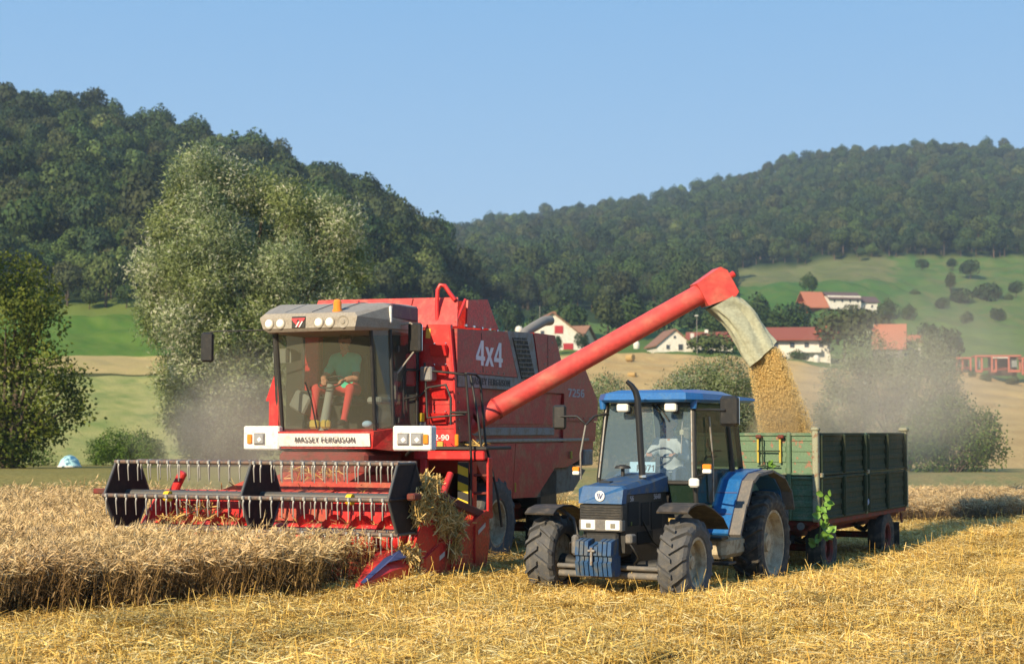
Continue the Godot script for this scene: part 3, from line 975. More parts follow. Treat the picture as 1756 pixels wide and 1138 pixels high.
	rows = [["meadow tree under the wood's edge, left of its neighbours", 1585, 468, 770, 26, 24, 2], ["small meadow tree at the foot of the wood", 1638, 466, 780, 24, 22, 2], ["biggest round meadow tree under the wood", 1668, 480, 735, 38, 36, 2],
		["slim meadow tree left of a wide bush", 1634, 502, 680, 24, 36, 3], ["wide low meadow bush", 1650, 517, 640, 42, 30, 2], ["broad meadow tree in the middle of the slope", 1694, 510, 650, 50, 34, 2], ["meadow tree touching a broader one", 1708, 499, 668, 32, 26, 0],
		["dark meadow tree at the photo's edge", 1746, 500, 670, 28, 30, 2], ["tiny meadow bush near the edge", 1733, 512, 645, 20, 15, 0], ["lone dark tree low on the meadow", 1715, 557, 550, 32, 24, 2], ["faint low tree above the red sheds", 1662, 562, 540, 28, 18, 0],
		["small bush high in the meadow above the farm", 1572, 508, 650, 24, 14, 0], ["small tree on the slope right of the farm", 1620, 528, 590, 28, 20, 2]]
	for r in rows: far_tree(r[0], r[1], r[2], r[3], r[4], r[5], r[6], g)
	# trees that stand out on the skyline and at the foot of the near hill
	g = "trees along the edges of the near wooded hill"
	rows = [["rounded oak crown alone on the hill's skyline beside the willow top", 398, 300, 585, 92, 78, 0], ["ragged dark tree on the skyline left of the willow", 296, 262, 600, 56, 58, 2], ["light green tree between two dark skyline trees", 244, 258, 595, 38, 66, 1],
		["thin open tree on the skyline at the steep drop", 146, 212, 612, 30, 56, 2], ["dark crown on the skyline right of the thin tree", 184, 226, 605, 50, 60, 0], ["broad crown on the hilltop by the photo's edge", 40, 195, 610, 110, 58, 0],
		["yellow green tree at the hill's foot left of the willow", 178, 528, 346, 62, 92, 4], ["pale bushy tree at the field edge before the wood", 112, 528, 346, 56, 62, 3], ["dark bush at the top of the green field beside the willow", 214, 530, 345, 40, 44, 0], ["green bush at the top of the green field", 150, 530, 344, 36, 38, 1],
		["grey green tree left on the wood's lower edge", 70, 530, 346, 46, 66, 3], ["dark tree at the nose of the wooded hill", 742, 490, 470, 74, 82, 2], ["round tree on the hill nose behind the willow", 712, 490, 455, 60, 90, 0]]
	for r in rows: far_tree(r[0], r[1], r[2], r[3], r[4], r[5], r[6], g)

# ---------------------------------------------------------------- village
func window(root: Node3D, x: float, y: float, z: float, w: float, h: float, frame: Material, shut: Material = null) -> void:
	var f := bx(V(x, y, z + 0.03), V(w, h, 0.10), 0.02)
	var o := part(root, "window", f, frame)
	part(o, "pane", bx(V(x, y, z + 0.10), V(w * 0.8, h * 0.8, 0.05), 0.0), mats["pane"])
	if shut:
		part(o, "shutter", bx(V(x - w * 0.78, y, z + 0.06), V(w * 0.5, h, 0.06), 0.0), shut)
		part(o, "shutter", bx(V(x + w * 0.78, y, z + 0.06), V(w * 0.5, h, 0.06), 0.0), shut)

# a house whose gable looks along +z, ridge along z; the base is at pixel column u and depth d
func house(label: String, u: float, v: float, d: float, yaw: float, w: float, ln: float, eave: float, ridge: float, wall: Material, roof: Material, over := 0.7, called := "house", cat := "house") -> Node3D:
	var p := at(u, v, d)
	var root := thing(called, label, cat, Transform3D(Basis(Vector3.UP, deg_to_rad(yaw)), p))
	part(root, "wall", pr(frontp(0, [[-w / 2, -4], [w / 2, -4], [w / 2, eave], [0, ridge], [-w / 2, eave]]), V(0, 0, -ln)), wall)
	for s in [-1.0, 1.0]:
		var e := Vector2(s * (w / 2 + over), eave - over * (ridge - eave) / (w / 2))
		var a := [V(0, ridge + 0.02, over), V(0, ridge + 0.30, over), V(e.x, e.y + 0.30, over), V(e.x, e.y + 0.02, over)]
		part(root, "roof", pr(a, V(0, 0, -ln - 2 * over)), roof)
	return root

func build_village() -> void:
	mot_mat("plaster", Color(0.62, 0.60, 0.55), Color(0.52, 0.50, 0.44), 0.4, 0.9, 0.12, 0.9, 0.0, 61)
	mot_mat("plaster_cream", Color(0.66, 0.58, 0.36), Color(0.58, 0.52, 0.36), 0.4, 0.9, 0.12, 0.9, 0.0, 62)
	mot_mat("roof_brown", Color(0.20, 0.10, 0.065), Color(0.26, 0.15, 0.10), 0.3, 0.8, 0.35, 0.9, 0.0, 63, 0.04, 0.25)
	mot_mat("roof_red", Color(0.23, 0.055, 0.036), Color(0.20, 0.075, 0.052), 0.3, 0.8, 0.35, 0.9, 0.0, 64, 0.04, 0.25)
	mot_mat("roof_orange", Color(0.37, 0.12, 0.065), Color(0.32, 0.135, 0.08), 0.3, 0.8, 0.35, 0.9, 0.0, 65, 0.04, 0.25)
	mot_mat("roof_dark", Color(0.085, 0.055, 0.06), Color(0.12, 0.08, 0.075), 0.3, 0.8, 0.35, 0.9, 0.0, 66, 0.04, 0.25)
	plain_mat("pane", Color(0.05, 0.06, 0.075), 0.15)
	plain_mat("shutter_red", Color(0.36, 0.02, 0.03), 0.7)
	plain_mat("wood_dark", Color(0.05, 0.032, 0.022), 0.8)
	plain_mat("shed_red", Color(0.36, 0.10, 0.065), 0.7)
	var wp: Material = mats["plaster"]
	# white gable with red shutters, and its lower wing
	var h := house("white gabled house with red shutters left of the auger tube", 947, 604, 338, 8, 14.2, 12, 3.3, 8.6, wp, mats["roof_brown"])
	part(h, "shutter", bx(V(1.5, 5.0, 0.06), V(1.9, 1.7, 0.12), 0.02), mats["shutter_red"])
	part(h, "shutter", bx(V(3.6, 1.3, 0.06), V(2.2, 1.4, 0.12), 0.02), mats["shutter_red"])
	window(h, -2.0, 1.4, 0.0, 1.2, 1.5, wp)
	window(h, -2.2, 4.2, 0.0, 1.0, 1.2, wp)
	part(h, "chimney", bx(V(1.5, 8.6, -6), V(0.8, 1.6, 0.8), 0.02), mats["roof_brown"])
	part(h, "antenna", tb([V(-2.4, 7.0, -2), V(-2.4, 10.4, -2)], 0.05, 5), mats["steel"])
	h = house("cream coloured house with a brown roof beside the red shuttered one", 1008, 603, 346, 62, 8.0, 11, 2.6, 5.6, mats["plaster_cream"], mats["roof_brown"])
	window(h, -1.5, 1.3, 0.0, 1.0, 1.2, wp)
	window(h, 1.5, 1.3, 0.0, 1.0, 1.2, wp)
	part(h, "chimney", bx(V(-1.4, 5.3, -7), V(0.8, 1.5, 0.8), 0.02), wp)
	h = house("white house behind the red shuttered one, only its gable edge showing", 921, 602, 350, 8, 9.0, 9, 3.0, 6.6, wp, mats["roof_brown"])
	window(h, -2.0, 2.0, 0.0, 1.0, 1.2, wp)
	# the small white gable
	h = house("small white gabled house with a brown roof below the auger spout", 1158, 602, 342, 10, 8.2, 9, 1.3, 4.7, wp, mats["roof_brown"], 0.5)
	window(h, 0.0, 3.1, 0.0, 0.55, 0.6, mats["pane"])
	window(h, 1.3, 0.9, 0.0, 1.3, 1.6, wp)
	window(h, -1.6, 0.9, 0.0, 1.0, 1.2, wp)
	part(h, "chimney", bx(V(4.6, 2.9, -2.0), V(0.7, 2.4, 0.7), 0.02), wp)
	# long low house with balcony
	var p := at(1355, 618, 345)
	var r := thing("house", "long low house with a wide red roof and a balcony", "house", Transform3D(Basis(Vector3.UP, deg_to_rad(-8)), p))
	part(r, "wall", bx(V(0.5, 0.4, -4), V(17, 8.0, 8), 0.02), wp)
	part(r, "roof", pr(sidep(-8.8, [[1.6, 4.7], [1.6, 4.4], [-4, 7.3], [-9.6, 4.4], [-9.6, 4.7], [-4, 7.7]]), V(18.6, 0, 0)), mats["roof_red"])
	part(r, "roof", pr(frontp(0.6, [[5.2, 6.0], [8.4, 8.4], [11.8, 6.0]]), V(0, 0, -7)), mats["roof_orange"])
	for q in [[-6.2, 3.4], [-3.0, 3.4], [0.6, 3.4], [3.8, 3.4], [7.0, 3.4]]: window(r, q[0], q[1], 0.0, 1.3, 1.3, wp)
	part(r, "balcony", bx(V(-5.6, 1.5, 0.9), V(7.0, 1.0, 1.8), 0.03), mats["band_tan"] if mats.has("band_tan") else mats["rim_cream"])
	part(r, "balcony", bx(V(4.4, 2.2, 0.9), V(5.0, 1.1, 1.8), 0.03), wp)
	part(r, "post", bx(V(0.4, -0.6, 1.6), V(0.5, 3.2, 0.5), 0.03), mats["plaster_cream"])
	part(r, "post", bx(V(-8.8, -0.6, 1.6), V(0.4, 3.2, 0.4), 0.03), mats["plaster_cream"])
	part(r, "garage_door", bx(V(-3.6, -0.4, 0.05), V(6.0, 2.4, 0.2), 0.02), mats["wood_dark"])
	# red roofed house peeping out left of the spout
	h = house("house with a dark red roof seen between the canvas spout and the hedge", 1258, 604, 352, 80, 7.0, 10, 2.2, 4.4, wp, mats["roof_red"])
	part(h, "chimney", bx(V(0.0, 4.5, -6), V(0.8, 1.4, 0.8), 0.02), wp)
	# steep orange barn roof
	h = house("barn with a steep orange tiled roof behind the dusty willow bush", 1553, 606, 338, 74, 8.5, 6.4, 1.2, 6.2, mats["band_grey"], mats["roof_orange"], 0.5, "barn", "barn")
	window(h, 0.0, 2.4, 0.0, 0.9, 1.1, wp)
	h = house("small orange roofed shed right of the steep barn roof", 1583, 596, 345, 70, 4.0, 4.0, 1.2, 2.6, wp, mats["roof_orange"], 0.3, "shed", "shed")
	# hillside farm
	p = at(1440, 532, 545)
	r = thing("farmhouse", "white hillside farm with one orange and one dark roof", "house", Transform3D(Basis(Vector3.UP, deg_to_rad(12)), p))
	part(r, "wall", bx(V(2.4, 1.5, -4), V(12.5, 7.5, 8), 0.02), wp)
	part(r, "wall", bx(V(-8.0, 0.5, -4.6), V(8.0, 5.5, 8), 0.02), mats["roof_orange"])
	part(r, "wall", bx(V(12.2, 0.8, -5), V(7.0, 4.6, 7), 0.02), wp)
	part(r, "roof", pr(sidep(-4.0, [[0.8, 3.9], [0.8, 4.3], [-4, 6.9], [-8.8, 4.3], [-8.8, 3.9], [-4, 6.5]]), V(13.0, 0, 0)), mats["roof_dark"])
	part(r, "roof", pr(sidep(-12.4, [[1.8, 0.6], [1.8, 1.0], [-4.6, 6.9], [-9.2, 3.0], [-9.2, 2.6], [-4.6, 6.5]]), V(8.3, 0, 0)), mats["roof_orange"])
	part(r, "roof", pr(sidep(8.9, [[-1.0, 3.0], [-1.0, 3.4], [-5, 5.6], [-9, 3.4], [-9, 3.0], [-5, 5.2]]), V(7.6, 0, 0)), mats["roof_dark"])
	for q in [[-1.5, 3.4], [1.5, 3.4], [4.5, 3.4], [7.4, 3.4], [0.0, 0.6], [5.0, 0.6], [10.5, 1.8], [13.5, 1.8]]: window(r, q[0], q[1], 0.0 if q[0] < 9 else -1.5, 0.9, 1.2, wp)
	# row of orange-red sheds at the field edge
	var gx := "orange-red sheds along the field edge"
	for q in [[1654, 634, 305, 3.0, 2.3, "smallest orange-red shed, leftmost of the row at the field edge"], [1713, 636, 300, 8.8, 2.9, "long orange-red shed with pale strips under its roof"], [1778, 640, 296, 5.4, 2.9, "orange-red shed cut by the photo's edge"]]:
		p = at(q[0], q[1], q[2])
		var w: float = q[3]
		var hh: float = q[4]
		r = thing("shed", q[5], "shed", Transform3D(Basis(Vector3.UP, deg_to_rad(-6)), p), gx)
		part(r, "roof", bx(V(0, hh, -1.5), V(w, 0.35, 3.6), 0.05), mats["shed_red"])
		part(r, "wall", bx(V(w * 0.16, hh * 0.35, -3.0), V(w * 0.62, hh * 1.3, 0.2), 0.02), mats["wood_dark"])
		var cuts := [0.0, 0.14, 0.36, 0.46, 0.74, 1.0] if w > 6.0 else ([0.0, 0.42, 1.0] if w < 4.0 else [0.0, 0.3, 0.52, 1.0])
		for i in cuts.size():
			part(r, "post", bx(V(-w / 2 + 0.2 + (w - 0.4) * cuts[i], hh * 0.42, 0.1 - 0.4 * (i % 2)), V(0.36, hh * 1.05, 0.3), 0.03), mats["shed_red"])
			if i == cuts.size() - 1: break
			var c0: float = -w / 2 + 0.2 + (w - 0.4) * cuts[i]
			var c1: float = -w / 2 + 0.2 + (w - 0.4) * cuts[i + 1]
			var mx := (c0 + c1) * 0.5
			if i % 2 == 0:
				part(r, "window", bx(V(mx, hh * 0.5, -0.9), V((c1 - c0) * 0.62, hh * 0.5, 0.1), 0.0), plain_mat("glazing", Color(0.20, 0.23, 0.24), 0.3))
				part(r, "sill", bx(V(mx, -0.05, 0.0), V(c1 - c0, 0.5, 0.25), 0.03), mats["shed_red"])
			else:
				part(r, "gate", bx(V(mx, 0.35, -0.4), V((c1 - c0) * 0.8, 0.5, 0.15), 0.03, Basis(V(0, 0, 1), 0.12)), mats["rust_red"])
			if i == 2 or i == 3: part(r, "blind", bx(V(mx, hh - 0.34, 0.2), V((c1 - c0) * 0.9, 0.2, 0.1), 0.0), wp)
	# lamp post
	p = at(1196, 603, 336)
	r = thing("street_lamp", "thin grey street lamp beside the small white house", "lamp", Transform3D(Basis(), p))
	part(r, "pole", tb([V(0, -1, 0), V(0, 7.8, 0)], [0.10, 0.06], 6), mats["steel"])
	part(r, "lamp_head", bx(V(-0.1, 7.85, 0.1), V(0.75, 0.16, 0.35), 0.04), mats["white_paint"])
	# bales and small white things
	mot_mat("bale", Color(0.40, 0.28, 0.11), Color(0.26, 0.17, 0.07), 0.3, 0.8, 0.9, 0.95, 0.0, 67, 0.05, 0.25, 2.0)
	for q in [[1081, 622, 296, 0.72, "round straw bale on the stubble slope below the auger tube"], [1084, 662, 262, 0.42, "small straw heap on the stubble slope above the exhaust tip"]]:
		p = at(q[0], q[1], q[2]); p.y = land(p.x, p.z)
		var b := MB.new()
		var rr: float = q[3]
		b.lathe([Vector2(0.002, -0.77), Vector2(rr * 0.5, -0.76), Vector2(rr * 0.9, -0.72), Vector2(rr, -0.6), Vector2(rr * 1.02, 0), Vector2(rr, 0.6), Vector2(rr * 0.9, 0.72), Vector2(rr * 0.5, 0.75), Vector2(0, 0.75)], V(0, rr * 0.9, 0), V(0.8, 0, 0.6).normalized(), 20)
		solo("straw_bale", q[4], "bale", b.mesh(mats["bale"]), Transform3D(Basis(), p))
	for q in [[1092, 592, 342, 0.75, "small white dome in the grass between the two white gables"], [1401, 616, 338, 0.8, "white ball beside the long house's post"], [890, 566, 350, 0.9, "white dome peeping over the harvester's tank edge"]]:
		p = at(q[0], q[1], q[2])
		var b := MB.new()
		var rr: float = q[3]
		b.lathe([Vector2(rr * 0.8, -0.8), Vector2(rr * 0.95, -0.3), Vector2(rr, 0.1), Vector2(rr * 0.85, 0.55), Vector2(rr * 0.5, 0.88), Vector2(0, 1.0)], V(0, 0, 0), Vector3.UP, 16)
		solo("white_dome", q[4], "dome", b.mesh(wp), Transform3D(Basis(), p))
	# pale blue cover by the bushes
	p = at(121, 789, 88); p.y = land(p.x, p.z)
	r = thing("cover", "pale blue domed cover lying between the bushes", "cover", Transform3D(Basis(), p))
	var cb := MB.new()
	cb.lathe([Vector2(0.62, 0.0), Vector2(0.60, 0.12), Vector2(0.48, 0.40), Vector2(0.27, 0.60), Vector2(0.0, 0.68)], V(0, 0, 0), Vector3.UP, 18)
	part(r, "sheet", cb, mats["cyan"])
	var cr := MB.new()
	cr.lathe([Vector2(0.68, 0.0), Vector2(0.68, 0.07), Vector2(0.60, 0.08)], V(0, 0, 0), Vector3.UP, 18)
	part(r, "rim", cr, mats["white_paint"])

# ---------------------------------------------------------------- shared machine parts
func wheel(root: Node3D, pos: Vector3, R: float, w: float, rr: float, lugs: int, mt: Material, mr: Material, turned := false, steer := 0.0) -> void:
	var o := Node3D.new()
	o.name = "wheel"
	var i := 0
	while root.has_node(NodePath(o.name)):
		i += 1
		o.name = "wheel_%03d" % i
	root.add_child(o, true)
	o.transform = Transform3D(Basis(Vector3.UP, (PI if turned else 0.0) + steer), pos)
	var b := MB.new()
	var dp := 0.045 if lugs > 0 else 0.0
	var q := R - dp
	b.lathe([Vector2(rr, -w * 0.40), Vector2(rr + 0.03, -w * 0.46), Vector2(lerpf(rr, q, 0.5), -w * 0.5), Vector2(q - 0.06, -w * 0.48), Vector2(q - 0.015, -w * 0.40), Vector2(q, 0),
		Vector2(q - 0.015, w * 0.40), Vector2(q - 0.06, w * 0.48), Vector2(lerpf(rr, q, 0.5), w * 0.5), Vector2(rr + 0.03, w * 0.46), Vector2(rr, w * 0.40)], V(0, 0, 0), V(1, 0, 0), 40)
	for s: float in [-1.0, 1.0]:
		for k in lugs:
			var a0: float = TAU * (k + (0.5 if s > 0 else 0.0)) / lugs
			var rings := []
			var sec := [[-0.04, 0.0, 0.0], [0.20, -0.16, -0.002], [0.42, -0.33, -0.018], [0.5, -0.40, -0.075]]
			for t in sec:
				var ang: float = a0 + t[1] * 0.55 / R * 0.75
				var ring := []
				for c in [[-1, -0.02], [1, -0.02], [0.7, dp], [-0.7, dp]]:
					var an: float = ang + c[0] * 0.032 / R
					var r: float = q + t[2] + c[1]
					ring.append(V(s * t[0] * w, r * cos(an), r * sin(an)))
				rings.append(ring)
			b.loft(rings)
	part(o, "tyre", b, mt)
	b = MB.new()
	b.lathe([Vector2(rr + 0.01, w * 0.42), Vector2(rr - 0.025, w * 0.42), Vector2(rr - 0.05, w * 0.30), Vector2(rr * 0.82, w * 0.12), Vector2(rr * 0.55, w * 0.04), Vector2(rr * 0.48, w * 0.10), Vector2(rr * 0.30, w * 0.12), Vector2(rr * 0.26, w * 0.24), Vector2(0, w * 0.26)], V(0, 0, 0), V(1, 0, 0), 32)
	for k in 8:
		var a := TAU * k / 8.0
		b.box(V(w * 0.10, rr * 0.40 * cos(a), rr * 0.40 * sin(a)), V(0.03, 0.03, 0.03), 0.006)
	b.lathe([Vector2(0, -w * 0.3), Vector2(rr, -w * 0.3)], V(0, 0, 0), V(1, 0, 0), 24)
	part(o, "rim", b, mr)

func letters(root: Node3D, s: String, hgt: float, m: Material, xf: Transform3D, sx := 1.0, bold := true) -> void:
	var t := TextMesh.new()
	var f := SystemFont.new()
	f.font_names = PackedStringArray(["Droid Sans"])
	f.font_weight = 700 if bold else 400
	t.font = f
	t.text = s
	t.font_size = 64
	t.pixel_size = hgt / 46.0
	t.depth = 0.006
	part(root, "lettering", t, m, xf * Transform3D(Basis.from_scale(Vector3(sx, 1, 1)), Vector3()))

func on_side(x: float, y: float, z: float) -> Transform3D:
	return Transform3D(Basis(Vector3.UP, PI / 2), V(x, y, z))

func mirror_part(root: Node3D, called: String, at_: Vector3, s: Vector3, yaw := 0.0) -> void:
	var o := part(root, called, bx(V(0, 0, 0), s, 0.05), mats["black"], Transform3D(Basis(Vector3.UP, yaw), at_))
	part(o, "mirror_glass", bx(V(0, 0, -s.z * 0.5), V(s.x * 0.86, s.y * 0.9, 0.012), 0.004), mats["chrome"])

# ---------------------------------------------------------------- combine harvester
func build_combine() -> void:
	var r := thing("combine_harvester", "dusty red combine harvester with grey cab roof and raised unloading tube", "combine harvester", cxf)
	var red: Material = mats["red"]
	var side: Material = mats["red_shaded"]
	var blk: Material = mats["black"]
	# body and its side panels
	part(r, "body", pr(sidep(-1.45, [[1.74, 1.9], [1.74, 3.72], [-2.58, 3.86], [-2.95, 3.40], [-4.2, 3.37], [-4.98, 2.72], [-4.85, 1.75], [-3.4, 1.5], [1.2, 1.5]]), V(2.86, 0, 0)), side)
	part(r, "chassis", bx(V(0, 1.05, -1.2), V(1.6, 0.95, 5.2), 0.03), mats["rust_red"])
	part(r, "engine_panel", bx(V(0.9, 1.15, -2.6), V(0.9, 0.7, 0.9), 0.05), blk)
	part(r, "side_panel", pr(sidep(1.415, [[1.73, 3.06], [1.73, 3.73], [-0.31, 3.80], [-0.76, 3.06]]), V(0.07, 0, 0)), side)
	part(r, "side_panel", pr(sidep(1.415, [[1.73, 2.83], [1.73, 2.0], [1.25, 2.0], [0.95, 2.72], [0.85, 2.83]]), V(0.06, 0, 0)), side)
	part(r, "side_band", pr(sidep(1.415, [[1.70, 3.05], [1.70, 2.84], [-0.92, 2.84], [-0.78, 3.05]]), V(0.075, 0, 0)), mats["band_grey"])
	letters(r, "MASSEY FERGUSON", 0.105, mats["text_dark"], on_side(1.494, 2.945, 0.42), 1.25)
	letters(r, "4x4", 0.40, mats["text_white"], on_side(1.489, 3.39, 0.46), 1.22)
	# ventilation panel with a dusty screen
	part(r, "vent_frame", pr(sidep(1.415, [[-0.34, 3.82], [-1.52, 3.85], [-1.92, 2.84], [-0.96, 2.84]]), V(0.055, 0, 0)), mats["band_grey"])
	part(r, "vent_screen", pr(sidep(1.472, [[-0.56, 3.72], [-1.20, 3.75], [-1.62, 3.06], [-0.98, 3.04]]), V(0.012, 0, 0)), mot_mat("screen", Color(0.045, 0.042, 0.034), Color(0.15, 0.13, 0.085), 0.35, 0.8, 1.6, 0.9, 0.0, 71))
	for k in 9:
		var t := (k + 0.5) / 9.0
		var a := V(1.488, lerpf(3.72, 3.05, t), lerpf(-0.56, -0.98, t))
		part(r, "vent_slat", tb([a, a + V(0, 0.02, -0.64)], 0.008, 5), mats["band_grey"])
	for q in [[1.66, 2.0, 1.66, 2.8], [1.2, 3.10, -0.28, 3.10], [-1.7, 3.0, -2.5, 3.80], [-3.2, 2.40, -4.85, 2.40]]:
		for k in 6:
			var t := (k + 0.5) / 6.0
			part(r, "bolt", bx(V(1.488, lerpf(q[1], q[3], t), lerpf(q[0], q[2], t)), V(0.018, 0.026, 0.026), 0.006), mats["steel"])
	part(r, "panel_seam", pr(sidep(1.483, [[0.70, 3.09], [0.72, 3.09], [0.80, 3.72], [0.78, 3.72]]), V(0.006, 0, 0)), blk)
	part(r, "panel_seam", pr(sidep(1.483, [[-2.2, 2.86], [-2.22, 2.86], [-2.22, 3.84], [-2.2, 3.84]]), V(0.006, 0, 0)), blk)
	part(r, "vent_label", pr(sidep(1.472, [[-1.00, 2.99], [-1.55, 3.0], [-1.58, 2.95], [-1.03, 2.94]]), V(0.015, 0, 0)), mats["text_grey"])
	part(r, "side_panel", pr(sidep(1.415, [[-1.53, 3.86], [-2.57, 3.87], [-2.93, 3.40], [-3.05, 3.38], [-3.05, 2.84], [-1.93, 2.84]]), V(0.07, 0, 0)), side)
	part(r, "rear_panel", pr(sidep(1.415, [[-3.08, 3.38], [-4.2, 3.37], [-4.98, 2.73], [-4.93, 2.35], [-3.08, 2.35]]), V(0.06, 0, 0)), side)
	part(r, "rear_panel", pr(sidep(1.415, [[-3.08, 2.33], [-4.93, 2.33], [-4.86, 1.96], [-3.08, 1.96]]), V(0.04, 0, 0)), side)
	letters(r, "7256", 0.15, mats["text_grey"], on_side(1.478, 2.86, -3.72), 2.0)
	part(r, "recess_panel", pr(sidep(1.405, [[0.82, 2.82], [-3.06, 2.82], [-2.75, 2.28], [0.95, 2.28], [0.95, 2.7]]), V(0.03, 0, 0)), mats["red_dusty"])
	part(r, "side_strip", bx(V(1.435, 2.15, -0.75), V(0.05, 0.13, 3.7), 0.01), mats["band_grey"])
	part(r, "side_strip", bx(V(1.445, 2.0, -1.6), V(0.04, 0.055, 5.8), 0.01), mats["cab_grey"])
	part(r, "lower_door", pr(sidep(1.41, [[1.2, 1.95], [-0.74, 1.95], [-0.60, 1.05], [-0.1, 1.04], [0.75, 1.5]]), V(0.045, 0, 0)), mats["red_dusty"])
	part(r, "lower_door", pr(sidep(1.41, [[-0.765, 1.95], [-3.5, 1.95], [-1.72, 1.02], [-0.62, 1.04]]), V(0.045, 0, 0)), mats["red_dusty"])
	part(r, "door_handle", bx(V(1.46, 1.22, -0.72), V(0.03, 0.16, 0.03), 0.008), mats["yellow_dull"])
	part(r, "reflector", bx(V(1.44, 1.72, -3.55), V(0.03, 0.14, 0.06), 0.008), mats["yellow_dull"])
	part(r, "straw_chopper", pr(sidep(0.2, [[-1.85, 1.0], [-3.1, 1.66], [-4.6, 1.42], [-3.9, 1.05]]), V(1.15, 0, 0)), mot_mat("chopper", Color(0.15, 0.15, 0.13), Color(0.10, 0.085, 0.06), 0.4, 0.9, 0.9, 0.7, 0.0, 72))
	part(r, "tail_plate", bx(V(1.2, 1.66, -4.5), V(0.5, 0.30, 0.5), 0.02), mats["band_grey"])
	# red front wall beside the cab with its pocket steps
	part(r, "front_wall", pr(frontp(1.74, [[-1.45, 1.9], [1.50, 1.9], [1.48, 2.95], [1.41, 3.79], [1.0, 3.80], [0.90, 3.5], [-1.4, 3.7]]), V(0, 0, 0.06)), mats["red_clean"])
	part(r, "front_wall_edge", tb([V(1.50, 1.95, 1.82), V(1.475, 2.95, 1.82), V(1.40, 3.78, 1.82)], 0.018, 6), mats["red_clean"])
	for y in [3.40, 3.08, 2.74, 2.36]:
		var st := part(r, "step", pr(sidep(1.10, [[1.80, y - 0.09], [1.80, y + 0.07], [1.93, y + 0.07], [1.86, y - 0.09]]), V(0.26, 0, 0)), mats["red_clean"])
		part(st, "bolt", bx(V(1.14, y + 0.10, 1.815), V(0.025, 0.025, 0.03), 0.006), mats["chrome"])
		part(st, "bolt", bx(V(1.33, y + 0.10, 1.815), V(0.025, 0.025, 0.03), 0.006), mats["chrome"])
	for y in [2.57, 2.20]: part(r, "seam", bx(V(1.2, y, 1.803), V(0.58, 0.018, 0.012), 0.003), side)
	part(r, "sticker", bx(V(1.03, 3.66, 1.806), V(0.075, 0.15, 0.012), 0.002, Basis(V(0, 0, 1), -0.08)), plain_mat("sticker", Color(0.72, 0.42, 0.06)))
	part(r, "sticker", bx(V(0.93, 2.37, 1.86), V(0.13, 0.13, 0.012), 0.002), mats["yellow"])
	part(r, "data_plate", bx(V(0.95, 2.24, 1.86), V(0.14, 0.11, 0.012), 0.002), mats["band_grey"])
	part(r, "side_box", bx(V(0.80, 3.10, 1.90), V(0.16, 0.50, 0.14), 0.02), mats["red_clean"])
	part(r, "tool_crate", bx(V(1.10, 3.03, 1.95), V(0.20, 0.22, 0.20), 0.02), mats["band_grey"])
	letters(r, "2-90", 0.085, mats["text_white"], Transform3D(Basis(), V(1.26, 2.06, 1.80)), 1.1)
	part(r, "warning_lamp", bx(V(1.53, 2.02, 1.84), V(0.06, 0.18, 0.05), 0.012), mats["orange_lens"])
	part(r, "reflector", bx(V(1.24, 1.94, 1.815), V(0.10, 0.12, 0.02), 0.006), mats["yellow_dull"])
	# platform, ladder and rails
	part(r, "platform_beam", bx(V(1.42, 1.79, 1.85), V(1.18, 0.14, 0.12), 0.02), mats["red_clean"])
	part(r, "platform", bx(V(1.55, 1.90, 1.4), V(1.0, 0.05, 1.0), 0.01), blk)
	part(r, "frame_post", bx(V(0.99, 1.42, 1.85), V(0.12, 0.66, 0.10), 0.02), mats["red_clean"])
	part(r, "frame_post", bx(V(1.62, 1.35, 1.78), V(0.16, 0.84, 0.05), 0.01), mats["red_clean"])
	var hz := part(r, "hazard_plate", bx(V(1.635, 1.33, 1.83), V(0.18, 0.72, 0.02), 0.004), blk)
	for y in [1.60, 1.35, 1.10]:
		part(hz, "hazard_stripe", pr(frontp(1.841, [[1.55, y + 0.05], [1.55, y - 0.08], [1.72, y - 0.14], [1.72, y - 0.01]]), V(0, 0, 0.004)), mats["yellow"])
	var ld := Node3D.new()
	ld.name = "ladder"
	r.add_child(ld)
	part(ld, "ladder_side", bx(V(1.76, 1.30, 1.72), V(0.04, 0.92, 0.16), 0.01), mats["red_clean"])
	part(ld, "ladder_side", bx(V(2.02, 1.30, 1.72), V(0.04, 0.92, 0.16), 0.01), mats["red_clean"])
	for y in [0.95, 1.22, 1.49, 1.72]: part(ld, "rung", bx(V(1.89, y, 1.70), V(0.24, 0.035, 0.15), 0.008), mats["rust_red"])
	for q in [
		[V(0.72, 2.35, 2.0), V(0.70, 3.02, 2.0), V(0.76, 3.10, 2.0), V(1.10, 3.08, 2.0), V(1.58, 3.03, 2.0), V(1.80, 3.0, 2.15)],
		[V(1.06, 3.20, 2.0), V(1.11, 2.36, 2.0), V(1.74, 2.41, 2.0)],
		[V(0.70, 2.65, 2.0), V(1.0, 2.70, 2.0), V(1.12, 2.82, 2.0), V(1.42, 2.86, 2.0), V(1.50, 2.66, 2.0), V(1.50, 2.25, 2.0)],
		[V(1.80, 3.02, 2.12), V(1.82, 2.4, 2.05), V(1.84, 1.75, 2.0), V(1.76, 1.0, 1.82)], [V(1.74, 3.0, 1.80), V(1.88, 2.4, 1.85), V(1.93, 1.9, 1.82)],
		[V(1.80, 3.02, 2.12), V(1.80, 3.02, 1.75), V(1.84, 2.96, 1.66), V(1.90, 2.0, 1.6), V(2.06, 1.2, 1.5), V(2.10, 0.7, 1.42)],
		[V(1.50, 2.44, 2.0), V(1.80, 2.44, 2.05)]]:
		part(r, "handrail", tb(q, 0.02, 7), blk)
	# cab shell
	var gr: Material = mats["cab_grey"]
	var rb := MB.new()
